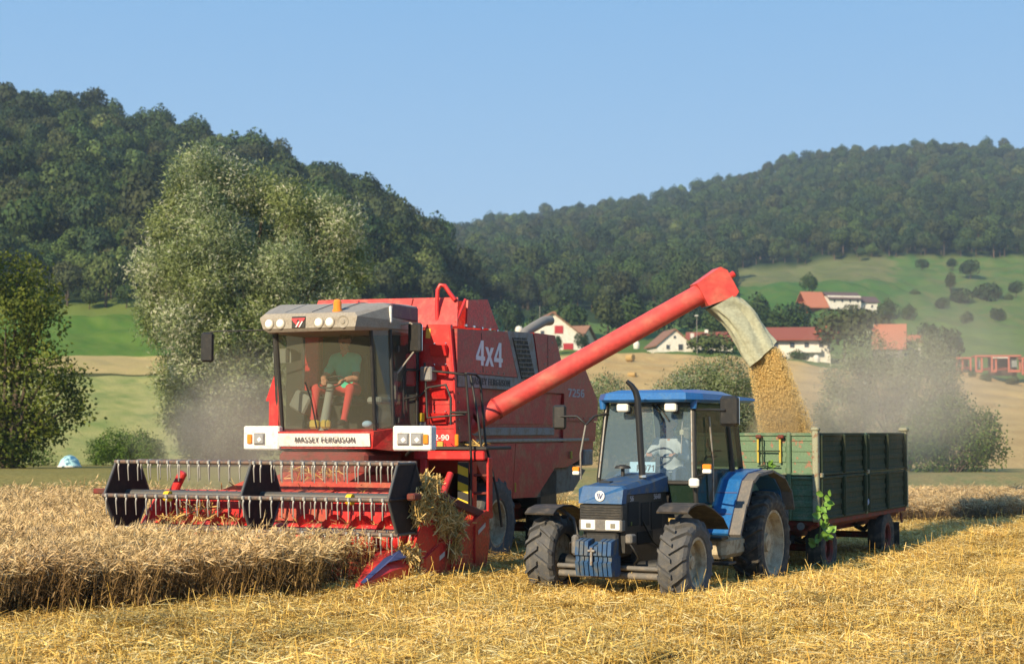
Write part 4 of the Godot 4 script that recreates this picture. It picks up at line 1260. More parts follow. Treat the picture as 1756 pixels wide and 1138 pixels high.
	var tp := [V(-0.76, 3.905, 3.52), V(0.66, 3.89, 3.52), V(0.75, 4.07, 2.78), V(0.74, 4.10, 1.95), V(-1.0, 4.10, 1.95), V(-1.02, 4.09, 2.78)]
	rb.loft([[V(-0.74, 3.61, 3.60), V(0.70, 3.61, 3.60), V(0.86, 3.64, 2.93), V(0.86, 3.64, 1.85), V(-1.12, 3.64, 1.85), V(-1.12, 3.64, 2.93)],
		[V(-0.80, 3.66, 3.645), V(0.73, 3.66, 3.645), V(0.90, 3.68, 2.95), V(0.88, 3.70, 1.85), V(-1.16, 3.70, 1.85), V(-1.18, 3.68, 2.95)],
		[V(-0.86, 3.82, 3.64), V(0.76, 3.81, 3.64), V(0.93, 3.80, 2.93), V(0.90, 3.86, 1.9), V(-1.20, 3.86, 1.9), V(-1.20, 3.82, 2.93)],
		[V(-0.80, 3.885, 3.60), V(0.70, 3.87, 3.60), V(0.91, 4.0, 2.89), V(0.88, 4.07, 1.9), V(-1.12, 4.07, 1.9), V(-1.15, 4.0, 2.9)], tp], false)
	rb.face([tp[0], tp[1], tp[2], tp[5]], V(0, 1, 0)); rb.face([tp[5], tp[2], tp[3], tp[4]], V(0, 1, 0))
	rb.face([V(-0.74, 3.61, 3.60), V(0.70, 3.61, 3.60), V(0.86, 3.64, 2.93), V(0.86, 3.64, 1.85), V(-1.12, 3.64, 1.85), V(-1.12, 3.64, 2.93)], V(0, -1, 0))
	part(r, "cab_roof", rb, gr)
	for x in [-0.50, -0.05, 0.36]: part(r, "roof_seam", tb([V(x, 3.90, 3.53), V(x * 1.06 - 0.02, 4.085, 2.78), V(x * 1.06, 4.103, 2.0)], 0.007, 5), mats["band_grey"])
	part(r, "roof_corner", bx(V(0.925, 3.88, 2.90), V(0.04, 0.25, 0.05), 0.012), mats["white_paint"])
	part(r, "roof_rear", bx(V(0.90, 3.94, 2.4), V(0.06, 0.22, 0.9), 0.02), mot_mat("mauve", Color(0.10, 0.065, 0.08), Color(0.14, 0.10, 0.09), 0.4, 0.9, 1.0, 0.6, 0.0, 73))
	for x in [-0.70, -0.51, 0.13, 0.31]:
		var lm := MB.new()
		lm.lathe([Vector2(0.085, 0), Vector2(0.085, 0.035), Vector2(0.07, 0.04), Vector2(0.06, 0.03)], V(x, 3.735, 3.62), V(0, 0, 1), 18)
		var lo := part(r, "roof_lamp", lm, mats["cab_grey"])
		var ln := MB.new()
		ln.lathe([Vector2(0.066, 0.0), Vector2(0.05, 0.015), Vector2(0, 0.022)], V(x, 3.735, 3.652), V(0, 0, 1), 18)
		part(lo, "lens", ln, mats["white_lens"])
	var vt := MB.new()
	vt.lathe([Vector2(0.09, 0), Vector2(0.09, 0.025), Vector2(0.06, 0.012), Vector2(0.045, 0.012), Vector2(0.03, 0.03), Vector2(0, 0.03)], V(0.53, 3.735, 3.625), V(0, 0, 1), 18)
	part(r, "roof_vent", vt, mats["cab_grey"])
	var em := part(r, "emblem", bx(V(-0.20, 3.745, 3.64), V(0.23, 0.17, 0.03), 0.008), blk)
	for k in 3:
		var tri_c := [Vector2(-0.255, 3.775), Vector2(-0.145, 3.775), Vector2(-0.20, 3.715)]
		var cc: Vector2 = tri_c[k]
		part(em, "emblem_mark", pr(frontp(3.657, [[cc.x - 0.062, cc.y + 0.028], [cc.x + 0.062, cc.y + 0.028], [cc.x + 0.012, cc.y - 0.036], [cc.x - 0.012, cc.y - 0.036]]), V(0, 0, 0.005 + 0.001 * k)), plain_mat("emblem_red", Color(0.75, 0.05, 0.06), 0.4))
	for x in [-0.20, -0.145]: part(em, "emblem_mark", pr(frontp(3.665, [[x - 0.045, 3.672], [x - 0.022, 3.672], [x + 0.03, 3.755], [x + 0.008, 3.755]]), V(0, 0, 0.004)), mats["text_white"])
	var bc := MB.new()
	bc.lathe([Vector2(0.075, 0), Vector2(0.075, 0.04), Vector2(0.062, 0.045), Vector2(0.06, 0.16), Vector2(0.045, 0.19), Vector2(0, 0.2)], V(0.34, 3.885, 3.46), Vector3.UP, 18)
	part(r, "beacon", bc, mats["orange_lens"])
	# glass and pillars: wBL.. are corners of the bowed windscreen
	var dg: Material = mats["dusty_glass"]
	var gb := MB.new()
	var nb := 10
	for i in nb:
		var q := []
		for w in [[i, 0], [i + 1, 0], [i + 1, 1], [i, 1]]:
			var t: float = w[0] / float(nb)
			var bow := 0.13 * (1.0 - pow(2.0 * t - 1.0, 2.0))
			q.append(V(lerpf(-0.86, 0.70, t), 2.18, 2.93 + bow) if w[1] == 0 else V(lerpf(-0.82, 0.76, t), 3.63, 3.22 + bow))
		gb.quad(q[0], q[1], q[2], q[3])
	part(r, "windscreen", gb, dg)
	part(r, "corner_pane", pr([V(0.71, 2.18, 2.93), V(0.89, 2.24, 2.70), V(0.87, 3.66, 2.82), V(0.77, 3.63, 3.21)], V(0.004, 0, 0.004)), mats["dusty_glass"])
	part(r, "corner_pane", pr([V(-0.87, 2.18, 2.93), V(-1.08, 2.24, 2.70), V(-1.10, 3.66, 2.82), V(-0.83, 3.63, 3.21)], V(-0.004, 0, 0.004)), dg)
	part(r, "door_pane", pr(sidep(0.895, [[2.66, 2.0], [2.76, 3.64], [1.95, 3.64], [1.95, 2.0]]), V(0.005, 0, 0)), mats["clear_glass"])
	part(r, "door_pane", pr(sidep(-1.09, [[2.66, 2.24], [2.76, 3.64], [1.95, 3.64], [1.95, 2.24]]), V(-0.005, 0, 0)), mats["clear_glass"])
	for q in [[V(0.70, 2.17, 2.94), V(0.765, 3.64, 3.22)], [V(-0.865, 2.17, 2.94), V(-0.825, 3.64, 3.22)], [V(0.89, 1.95, 2.69), V(0.88, 3.66, 2.82)], [V(-1.085, 2.2, 2.69), V(-1.10, 3.66, 2.82)], [V(0.89, 1.95, 1.90), V(0.89, 3.66, 1.90)], [V(-1.09, 1.95, 1.90), V(-1.09, 3.66, 1.90)]]:
		part(r, "cab_pillar", tb(q, 0.03, 8), blk)
	part(r, "hinge", bx(V(0.93, 3.38, 2.66), V(0.05, 0.09, 0.05), 0.01), blk)
	part(r, "hinge", bx(V(0.93, 2.32, 2.62), V(0.05, 0.09, 0.05), 0.01), blk)
	var fb := MB.new()
	fb.loft([[V(-0.84, 1.90, 3.02), V(0.70, 1.90, 3.02), V(0.90, 1.86, 2.65), V(0.90, 1.86, 1.85), V(-1.08, 1.86, 1.85), V(-1.08, 1.86, 2.65)],
		[V(-0.90, 2.15, 3.08), V(0.75, 2.15, 3.08), V(0.93, 2.20, 2.68), V(0.93, 2.20, 1.85), V(-1.12, 2.20, 1.85), V(-1.12, 2.20, 2.68)]])
	part(r, "cab_base", fb, mats["red"])
	part(r, "name_plate", pr([V(-0.85, 1.935, 3.045), V(0.68, 1.935, 3.045), V(0.69, 2.125, 3.09), V(-0.86, 2.125, 3.09)], V(0, -0.002, 0.012)), mats["white_paint"])
	letters(r, "MASSEY FERGUSON", 0.080, mats["text_dark"], Transform3D(Basis(V(1, 0, 0), -0.22), V(-0.06, 2.032, 3.094)), 1.0)
	part(r, "wiper", tb([V(-0.18, 2.20, 3.12), V(-0.22, 2.62, 3.22), V(-0.28, 2.88, 3.30)], 0.012, 5), blk)
	part(r, "cab_under", bx(V(-0.1, 1.68, 2.5), V(1.5, 0.34, 1.2), 0.05), mats["rust_red"])
	# inside the cab
	part(r, "rear_backing", bx(V(0.06, 2.9, 1.86), V(1.66, 1.5, 0.06), 0.01), mats["cab_back"])
	part(r, "rear_backing", bx(V(-1.25, 2.9, 1.86), V(0.36, 1.6, 0.06), 0.01), mats["cab_back"])  # added panel, its dark olive stands in for a reflection seen in the cab
	part(r, "seat", bx(V(-0.16, 2.62, 2.22), V(0.50, 0.14, 0.48), 0.05), mats["seat"])
	part(r, "backrest", bx(V(-0.16, 3.0, 1.97), V(0.48, 0.72, 0.12), 0.05), mats["seat"])
	part(r, "steering_column", tb([V(-0.26, 2.15, 2.78), V(-0.22, 2.86, 2.62)], [0.075, 0.06], 10), mats["cab_inner"])
	var sw := MB.new()
	for k in 20:
		var a0 := TAU * k / 20.0
		var a1 := TAU * (k + 1) / 20.0
		sw.tube([V(0.2 * cos(a0), 0, 0.2 * sin(a0)), V(0.2 * cos(a1), 0, 0.2 * sin(a1))], 0.014, 6, false)
	sw.tube([V(-0.2, 0, 0), V(0.2, 0, 0)], 0.012, 5)
	part(r, "steering_wheel", sw, blk, Transform3D(Basis(V(1, 0, 0), 0.5), V(-0.22, 2.90, 2.60)))
	part(r, "side_console", bx(V(-0.78, 2.60, 2.35), V(0.30, 0.30, 0.5), 0.03, Basis(V(0, 0, 1), -0.5)), mats["cab_inner"])
	part(r, "side_console", bx(V(0.52, 2.62, 2.35), V(0.24, 0.10, 0.6), 0.03), mats["cab_inner"])
	part(r, "side_console", bx(V(0.60, 2.85, 2.10), V(0.08, 0.45, 0.10), 0.02), mats["cab_inner"])
	var mo := part(r, "monitor", pr(sidep(-1.16, [[2.75, 3.20], [2.75, 3.42], [2.45, 3.36], [2.45, 3.26]]), V(0.32, 0, 0)), mats["cab_inner"])
	part(mo, "monitor_slot", bx(V(-0.90, 3.31, 2.76), V(0.06, 0.20, 0.02), 0.004), blk)
	part(r, "inner_beam", bx(V(-0.93, 3.05, 1.92), V(0.26, 1.25, 0.08), 0.02), mats["red_clean"])
	for q in [[-0.36, "yellow_dull"], [-0.17, "yellow_dull"]]: part(r, "dashboard_lamp", bx(V(q[0], 2.26, 2.86), V(0.16, 0.13, 0.10), 0.03), mats[q[1]])
	var bl := MB.new(); bl.ball(V(0.50, 2.26, 2.80), V(0.085, 0.055, 0.07))
	part(r, "blue_bag", bl, plain_mat("light_blue", Color(0.25, 0.42, 0.55), 0.7))
	# lamps boxes either side
	for sg in [[1.365, 2], [-1.16, 1]]:
		var cx: float = sg[0]
		var bo := part(r, "lamp_box", bx(V(cx, 2.055, 2.98), V(0.62, 0.36, 0.20), 0.02), mats["white_paint"])
		var xs := [-0.13, 0.09] if sg[1] == 2 else [-0.02]
		for dx in xs:
			part(bo, "headlight_rim", bx(V(cx + dx, 2.04, 3.085), V(0.19, 0.18, 0.02), 0.01), mats["band_grey"])
			part(bo, "headlight", bx(V(cx + dx, 2.04, 3.10), V(0.155, 0.145, 0.03), 0.012), mats["headlamp"])
		for dx in xs: part(bo, "lens_glint", bx(V(cx + dx + 0.012, 2.03, 3.116), V(0.06, 0.06, 0.012), 0.005, Basis(V(0, 0, 1), 0.7)), mats["white_lens"])  # bright chip standing in for the highlight on each lens
		part(bo, "indicator", bx(V(cx + (0.235 if sg[1] == 2 else -0.19), 2.04, 3.095), V(0.08, 0.14, 0.03), 0.01), mats["orange_lens"])
		part(r, "lamp_bracket", tb([V(cx, 1.95, 2.9), V(cx * 0.7, 1.8, 2.4)], 0.03, 6), blk)
	# mirrors
	mirror_part(r, "mirror", V(1.09, 3.56, 2.40), V(0.25, 0.44, 0.09), -0.3)
	part(r, "mirror_arm", tb([V(0.70, 3.72, 2.6), V(1.02, 3.78, 2.42), V(1.10, 3.72, 2.40)], 0.018, 6), mats["cab_grey"])
	part(r, "mirror_arm", tb([V(0.90, 3.02, 2.62), V(1.02, 3.26, 2.45), V(1.08, 3.36, 2.40)], 0.014, 6), mats["cab_grey"])
	mirror_part(r, "mirror", V(-2.05, 3.44, 3.2), V(0.19, 0.46, 0.10), 0.5)
	part(r, "mirror_arm", tb([V(-2.05, 3.66, 3.2), V(-1.9, 3.68, 3.2), V(-1.2, 3.70, 2.9)], 0.012, 6), blk)
	part(r, "indicator_post", pr(frontp(2.7, [[-1.22, 2.0], [-1.06, 2.0], [-1.06, 2.62], [-1.0, 2.62], [-1.14, 3.0], [-1.28, 2.62], [-1.22, 2.62]]), V(0, 0, 0.05)), mats["red_clean"])
	# grain tank extensions, hoop handle, exhaust
	part(r, "tank_flap", pr([V(-1.38, 3.78, 1.32), V(1.30, 3.80, 1.32), V(1.22, 4.27, 1.12), V(-1.28, 4.30, 1.12)], V(0, -0.01, -0.03)), mats["red"])
	part(r, "tank_flap", pr(sidep(1.26, [[0.86, 3.80], [0.80, 4.25], [0.0, 4.32], [-0.46, 3.86]]), V(-0.03, 0, 0)), mats["red"])
	part(r, "tank_flap", pr(sidep(-1.28, [[1.27, 3.80], [1.1, 4.28], [0.0, 4.32], [-0.46, 3.86]]), V(0.03, 0, 0)), mats["red"])
	part(r, "tank_flap", pr([V(-1.28, 3.84, -0.46), V(1.26, 3.86, -0.46), V(1.24, 4.31, 0.0), V(-1.26, 4.31, 0.0)], V(0, -0.01, -0.03)), mats["red"])
	part(r, "flap_strut", tb([V(1.26, 3.85, 1.28), V(1.30, 4.24, 1.0)], 0.025, 6), mats["red_clean"])
	for x in [-0.55, 0.42]: part(r, "flap_seam", tb([V(x, 3.82, 1.325), V(x + 0.02, 4.27, 1.135)], 0.012, 5), side)
	part(r, "hoop_handle", tb([V(0.93, 3.85, 1.25), V(0.92, 4.15, 1.25), V(0.93, 4.38, 1.25), V(0.97, 4.46, 1.24), V(1.04, 4.45, 1.22), V(1.12, 4.33, 1.2), V(1.2, 4.22, 1.18)], 0.035, 8), mats["red_clean"])
	for k in 7: part(r, "bolt", bx(V(1.40, 3.81 - 0.002 * k, 1.2 - 0.32 * k), V(0.04, 0.04, 0.05), 0.008), mats["chrome"])
	part(r, "exhaust_pipe", tb([V(0.98, 3.7, -2.0), V(0.98, 3.93, -2.4), V(0.99, 4.08, -2.9), V(1.0, 4.19, -3.3), V(1.0, 4.22, -3.62)], [0.08, 0.085, 0.09, 0.09, 0.09], 12), plain_mat("pipe_grey", Color(0.22, 0.20, 0.17), 0.6))
	# wheels
	wheel(r, V(1.20, 0.66, 0.0), 0.78, 0.56, 0.38, 16, mats["tyre_grey"], mats["rim_cream"])
	wheel(r, V(-1.20, 0.66, 0.0), 0.78, 0.56, 0.38, 16, mats["tyre_grey"], mats["rim_cream"], true)
	wheel(r, V(1.05, 0.42, -3.1), 0.55, 0.36, 0.28, 14, mats["tyre"], mats["rim_cream"])
	wheel(r, V(-1.05, 0.42, -3.1), 0.55, 0.36, 0.28, 14, mats["tyre"], mats["rim_cream"], true)
	part(r, "axle", tb([V(-1.1, 0.66, 0), V(1.1, 0.66, 0)], 0.14, 8), mats["rust_red"])
	part(r, "axle", tb([V(-1.0, 0.42, -3.1), V(1.0, 0.42, -3.1)], 0.09, 8), mats["rust_red"])
	part(r, "axle_bracket", bx(V(0.75, 0.85, -1.6), V(0.5, 0.10, 1.2), 0.03), mats["rust_red"])
	# feeder house
	part(r, "feeder_house", pr(sidep(-0.75, [[4.1, 0.5], [4.1, 1.30], [2.4, 1.72], [1.8, 1.6], [1.8, 1.0]]), V(1.35, 0, 0)), mats["red_dusty"])
	build_header(r)
	build_auger(r)

func build_header(r: Node3D) -> void:
	var red: Material = mats["red_clean"]
	part(r, "header_back", pr(sidep(-2.2, [[4.05, 0.35], [4.05, 1.18], [4.0, 1.30], [3.9, 1.30], [3.95, 0.35]]), V(4.4, 0, 0)), red)
	part(r, "header_back", pr(frontp(3.95, [[-1.35, 1.28], [1.75, 1.28], [1.75, 1.44], [-0.9, 1.44]]), V(0, 0, -0.06)), mats["red_dusty"])
	part(r, "header_floor", pr(sidep(-2.2, [[4.0, 0.30], [4.1, 0.36], [4.9, 0.16], [5.15, 0.12], [5.15, 0.08], [4.0, 0.2]]), V(4.4, 0, 0)), red)
	var ag := MB.new()
	ag.tube([V(-2.18, 0.72, 4.5), V(2.18, 0.72, 4.5)], 0.17, 18)
	part(r, "header_auger", ag, red)
	for s: float in [-1.0, 1.0]:
		var fl := MB.new()
		var n := 66
		for k in n:
			var q := []
			for w in [[k, 0.16], [k + 1, 0.16], [k + 1, 0.30], [k, 0.30]]:
				var a: float = TAU * w[0] / 16.0 * s
				q.append(V(s * (2.15 - 1.75 * w[0] / float(n)), 0.72 + w[1] * cos(a), 4.5 + w[1] * sin(a)))
			fl.quad(q[0], q[1], q[2], q[3])
		part(r, "auger_flight", fl, red)
	part(r, "cutter_bar", bx(V(0, 0.14, 5.18), V(4.4, 0.03, 0.08), 0.008), mats["steel"])
	# side walls and divider noses
	part(r, "header_side", pr(sidep(2.17, [[2.32, 0.14], [2.18, 0.55], [2.22, 0.96], [2.5, 0.98], [3.70, 0.64], [4.05, 0.62], [4.55, 0.42], [4.2, 0.14]]), V(0.05, 0, 0)), mats["red"])
	part(r, "header_side", pr(sidep(2.17, [[3.95, 0.5], [4.0, 1.30], [4.2, 1.28], [4.75, 0.62], [4.5, 0.4]]), V(0.04, 0, 0)), red)
	part(r, "side_rail", pr(sidep(2.10, [[2.22, 0.96], [2.5, 1.0], [3.72, 0.66], [3.72, 0.60], [2.5, 0.92], [2.22, 0.90]]), V(0.19, 0, 0)), red)
	part(r, "side_rib", bx(V(2.23, 0.5, 2.75), V(0.03, 0.78, 0.05), 0.008), red)
	part(r, "side_rib", tb([V(2.23, 0.64, 3.72), V(2.24, 0.2, 3.52)], 0.03, 6), red)
	part(r, "side_label", pr(sidep(2.222, [[2.36, 0.76], [2.36, 0.82], [2.62, 0.72], [2.62, 0.66]]), V(0.006, 0, 0)), mats["text_white"])
	part(r, "side_label", pr(sidep(2.222, [[3.80, 0.44], [3.80, 0.50], [4.12, 0.40], [4.12, 0.34]]), V(0.006, 0, 0)), mats["text_white"])
	part(r, "side_label", bx(V(2.17, 0.36, 4.56), V(0.08, 0.10, 0.02), 0.004), mats["yellow"])
	var nb := MB.new()
	nb.loft([[V(1.66, 0.10, 4.55), V(2.20, 0.10, 4.75), V(2.20, 0.40, 4.75), V(2.02, 0.60, 4.95), V(1.70, 0.56, 4.8)], [V(1.80, 0.11, 5.3), V(2.19, 0.12, 5.4), V(2.19, 0.36, 5.35), V(2.04, 0.50, 5.35), V(1.82, 0.46, 5.3)], [V(2.02, 0.18, 6.05), V(2.12, 0.18, 6.02), V(2.12, 0.25, 6.02), V(2.09, 0.27, 6.03), V(2.03, 0.26, 6.05)]])
	part(r, "divider_nose", nb, red)
	part(r, "nose_stripe", pr([V(2.085, 0.272, 6.03), V(2.125, 0.252, 6.02), V(2.13, 0.46, 5.35), V(2.175, 0.49, 4.92), V(2.08, 0.585, 4.94), V(2.055, 0.50, 5.35)], V(0.014, 0.014, 0)), mats["stripe_blue"])
	nb = MB.new()
	nb.loft([[V(1.95, 0.12, 4.0), V(2.24, 0.12, 4.0), V(2.24, 0.60, 4.0), V(1.98, 0.66, 4.0)], [V(1.98, 0.15, 4.5), V(2.25, 0.15, 4.45), V(2.25, 0.46, 4.45), V(2.0, 0.50, 4.5)], [V(2.14, 0.2, 4.72), V(2.2, 0.2, 4.70), V(2.2, 0.3, 4.70), V(2.15, 0.3, 4.72)]])
	part(r, "divider_nose", nb, red)
	part(r, "header_side", pr(sidep(-2.22, [[3.9, 0.2], [3.9, 1.3], [4.2, 1.28], [4.8, 0.62], [5.9, 0.2]]), V(0.05, 0, 0)), mats["red"])
	part(r, "reel_arm", bx(V(2.24, 1.10, 3.25), V(0.08, 0.12, 1.5), 0.015, Basis(V(1, 0, 0), -0.22)), mats["rust_red"])
	part(r, "reel_arm", bx(V(-2.36, 1.20, 3.85), V(0.08, 0.12, 2.6), 0.015, Basis(V(1, 0, 0), -0.10)), red)
	part(r, "arm_bracket", bx(V(2.33, 1.30, 5.0), V(0.12, 0.09, 0.24), 0.02), mats["rust_red"])
	part(r, "arm_bracket", bx(V(-2.60, 1.30, 4.95), V(0.34, 0.08, 0.10), 0.015), mats["rust_red"])
	part(r, "arm_bracket", bx(V(-1.95, 1.38, 4.1), V(0.12, 0.42, 0.10), 0.02, Basis(V(0, 0, 1), -0.5)), red)
	part(r, "ram", tb([V(1.90, 1.0, 3.4), V(1.95, 1.55, 3.0)], [0.06, 0.05], 8), red)
	part(r, "ram", bx(V(1.35, 1.45, 3.2), V(0.14, 0.55, 0.10), 0.02), red)
	part(r, "ram", bx(V(1.62, 1.22, 3.0), V(0.14, 0.34, 0.12), 0.02, Basis(V(0, 0, 1), -0.4)), mats["auger_red"])
	# reel
	var o := Node3D.new()
	o.name = "reel"
	r.add_child(o)
	var c := V(0, 1.27, 4.97)
	var R := 0.53
	part(o, "reel_shaft", tb([V(-2.2, 1.27, 4.97), V(2.2, 1.27, 4.97)], 0.065, 12), mats["tube_grey"])
	for x in [-2.2, 0.0, 2.2]:
		var hx := []
		for k in 6:
			var a := TAU * k / 6.0
			hx.append(c + V(x - 0.012, R * sin(a), R * cos(a)))
		part(o, "end_plate", pr(hx, V(0.024, 0, 0)), mats["black_brown"])
		for k in 6:
			var p0: Vector3 = hx[k] + V(0.012, 0, 0)
			var p1: Vector3 = hx[(k + 1) % 6] + V(0.012, 0, 0)
			part(o, "plate_rim", tb([p0, p1], 0.022, 6), mats["tube_grey"])
		if x > 1.0:
			for k in 3: part(o, "plate_rib", tb([c + V(x + 0.02, 0, 0), hx[k * 2] + V(0.03, 0, 0)], 0.02, 5), mats["black_brown"])
	var tm := MB.new()
	tm.tube([V(0, 0.0, 0), V(0.012, -0.03, 0.02), V(0.0, -0.07, 0.015), V(-0.012, -0.25, -0.02)], [0.013, 0.014, 0.011, 0.006], 6)
	tm.box(V(0, 0.01, 0.012), V(0.035, 0.05, 0.05), 0.008)
	var tine := tm.mesh()
	for k in 6:
		var a := TAU * k / 6.0
		var bar := c + V(0, R * sin(a), R * cos(a))
		part(o, "reel_bar", tb([bar + V(-2.22, 0, 0), bar + V(2.22, 0, 0)], 0.03, 8), mats["reel_bar"])
		for j in 27:
			var x := -2.14 + j * 4.28 / 26.0
			if absf(x) < 0.05: x += 0.06
			part(o, "tine", tine, mats["tine"], Transform3D(Basis(V(0, 0, 1), 0.03 * sin(j * 2.1 + k)), bar + V(x, -0.01, 0.02)))
	for x in [-1.45, 1.42]: part(o, "bar_clamp", tb([V(x - 0.04, 1.25, 5.06), V(x + 0.04, 1.25, 5.06)], 0.075, 12), mats["yellow"])

func build_auger(r: Node3D) -> void:
	var inv := cxf.affine_inverse()
	var a: Vector3 = inv * V(-0.56, 2.34, -24.42)
	var e: Vector3 = inv * V(3.34, 4.54, -25.15)
	var d := (e - a).normalized()
	part(r, "unloading_tube", tb([a, a + d * 0.45, e - d * 0.3], 0.168, 24), mats["auger_red"])
	part(r, "tube_band", tb([a + d * 0.34, a + d * 0.38], 0.178, 24), mats["red_shaded"])
	part(r, "tube_elbow", tb([V(1.28, 1.7, 1.02), V(1.32, 2.05, 1.02), a - d * 0.26 + V(0.02, -0.04, 0), a - d * 0.06], [0.17, 0.17, 0.175, 0.172], 18), mats["red_clean"])
	part(r, "elbow_cover", bx(a - d * 0.12 + V(0.0, 0.17, 0.05), V(0.10, 0.16, 0.10), 0.02, Basis(V(0, 0, 1), 0.4)), mats["canvas"])
	# square outlet box at the end
	var up := V(0, 1, 0)
	var sd := d.cross(up).normalized()
	up = sd.cross(d).normalized()
	var c0 := e - d * 0.34
	var c1 := e + d * 0.14
	var c2 := e + d * 0.22
	var rg := []
	for q in [[c0, 0.20, 0.19, -0.22], [c1, 0.21, 0.24, -0.30], [c2, 0.21, 0.14, -0.26]]:
		var cc: Vector3 = q[0]
		rg.append([cc + sd * q[1] + up * q[2], cc - sd * q[1] + up * q[2], cc - sd * q[1] + up * q[3], cc + sd * q[1] + up * q[3]])
	var ob := MB.new()
	ob.loft(rg)
	part(r, "outlet_box", ob, mats["auger_red"])
	part(r, "outlet_pin", tb([c2 + up * 0.0 - d * 0.06, c2 + d * 0.14 + up * 0.02], 0.055, 10), mats["red_clean"])
	part(r, "bearing_plate", bx(c2 + d * 0.01 - up * 0.10, V(0.2, 0.2, 0.06), 0.02, Basis(sd, up, d)), mats["black"])
	# canvas chute hanging from the box, blown a little forward
	var mouth: Vector3 = inv * V(4.13, 3.43, -25.35)
	var top := e - d * 0.08 - up * 0.27
	var cv := MB.new()
	var rows := 26
	var segs := 56
	var g := FastNoiseLite.new()
	g.seed = 12; g.frequency = 1.0
	var pts := []
	var ax := (mouth - top).normalized()
	for i in rows + 1:
		var t := float(i) / rows
		var cc := top.lerp(mouth, t) + up * 0.05 * sin(t * PI) + d * 0.03 * sin(t * 5.0)
		var ring := []
		for k in segs:
			var w := TAU * k / segs
			# from a rectangle under the box to a wide, flattened mouth across the line of fall
			var rx := lerpf(0.245, 0.30, t)
			var rz := lerpf(0.215, 0.17, t)
			var p4 := lerpf(0.35, 0.85, t)
			var xx := signf(cos(w)) * pow(absf(cos(w)), p4) * rx
			var zz := signf(sin(w)) * pow(absf(sin(w)), p4) * rz
			var fold := (sin(w * 7.0 + 1.5 * sin(t * 3.0) + 2.0 * g.get_noise_2d(w, t * 1.5)) * 0.036 + 0.02 * sin(w * 3.0 + 1.0) + g.get_noise_3d(cos(w) * 1.2, sin(w) * 1.2, t * 1.2) * 0.05) * smoothstep(0.0, 0.25, t) * (1.0 - 0.35 * t)
			var l := sqrt(xx * xx + zz * zz)
			var f := (l + fold) / l * (1.0 - 0.16 * sin(t * PI) * (0.5 - 0.5 * cos(w)))
			var ex := d.lerp((d - ax * d.dot(ax)).normalized(), t).normalized()
			ring.append(cc + ex * xx * f + sd * zz * f)
		pts.append(ring)
	for i in rows:
		for k in segs:
			var k2 := (k + 1) % segs
			var nn := []
			for w in [[i, k], [i, k2], [i + 1, k2], [i + 1, k]]:
				var ia: int = maxi(w[0] - 1, 0); var ib: int = mini(w[0] + 1, rows)
				var kk: int = w[1]
				var tu: Vector3 = pts[w[0]][(kk + 1) % segs] - pts[w[0]][(kk + segs - 1) % segs]
				var tv: Vector3 = pts[ib][kk] - pts[ia][kk]
				nn.append(tv.cross(tu).normalized())
			var q0: Vector3 = pts[i][k]; var q1: Vector3 = pts[i][k2]; var q2: Vector3 = pts[i + 1][k2]; var q3: Vector3 = pts[i + 1][k]
			var fn := (q1 - q0).cross(q2 - q0)
			if fn.dot(nn[0]) >= 0.0:
				cv.tri3(q0, q1, q2, nn[0], nn[1], nn[2]); cv.tri3(q0, q2, q3, nn[0], nn[2], nn[3])
			else:
				cv.tri3(q0, q2, q1, nn[0], nn[2], nn[1]); cv.tri3(q0, q3, q2, nn[0], nn[3], nn[2])
	part(r, "canvas_chute", cv, mats["canvas"])

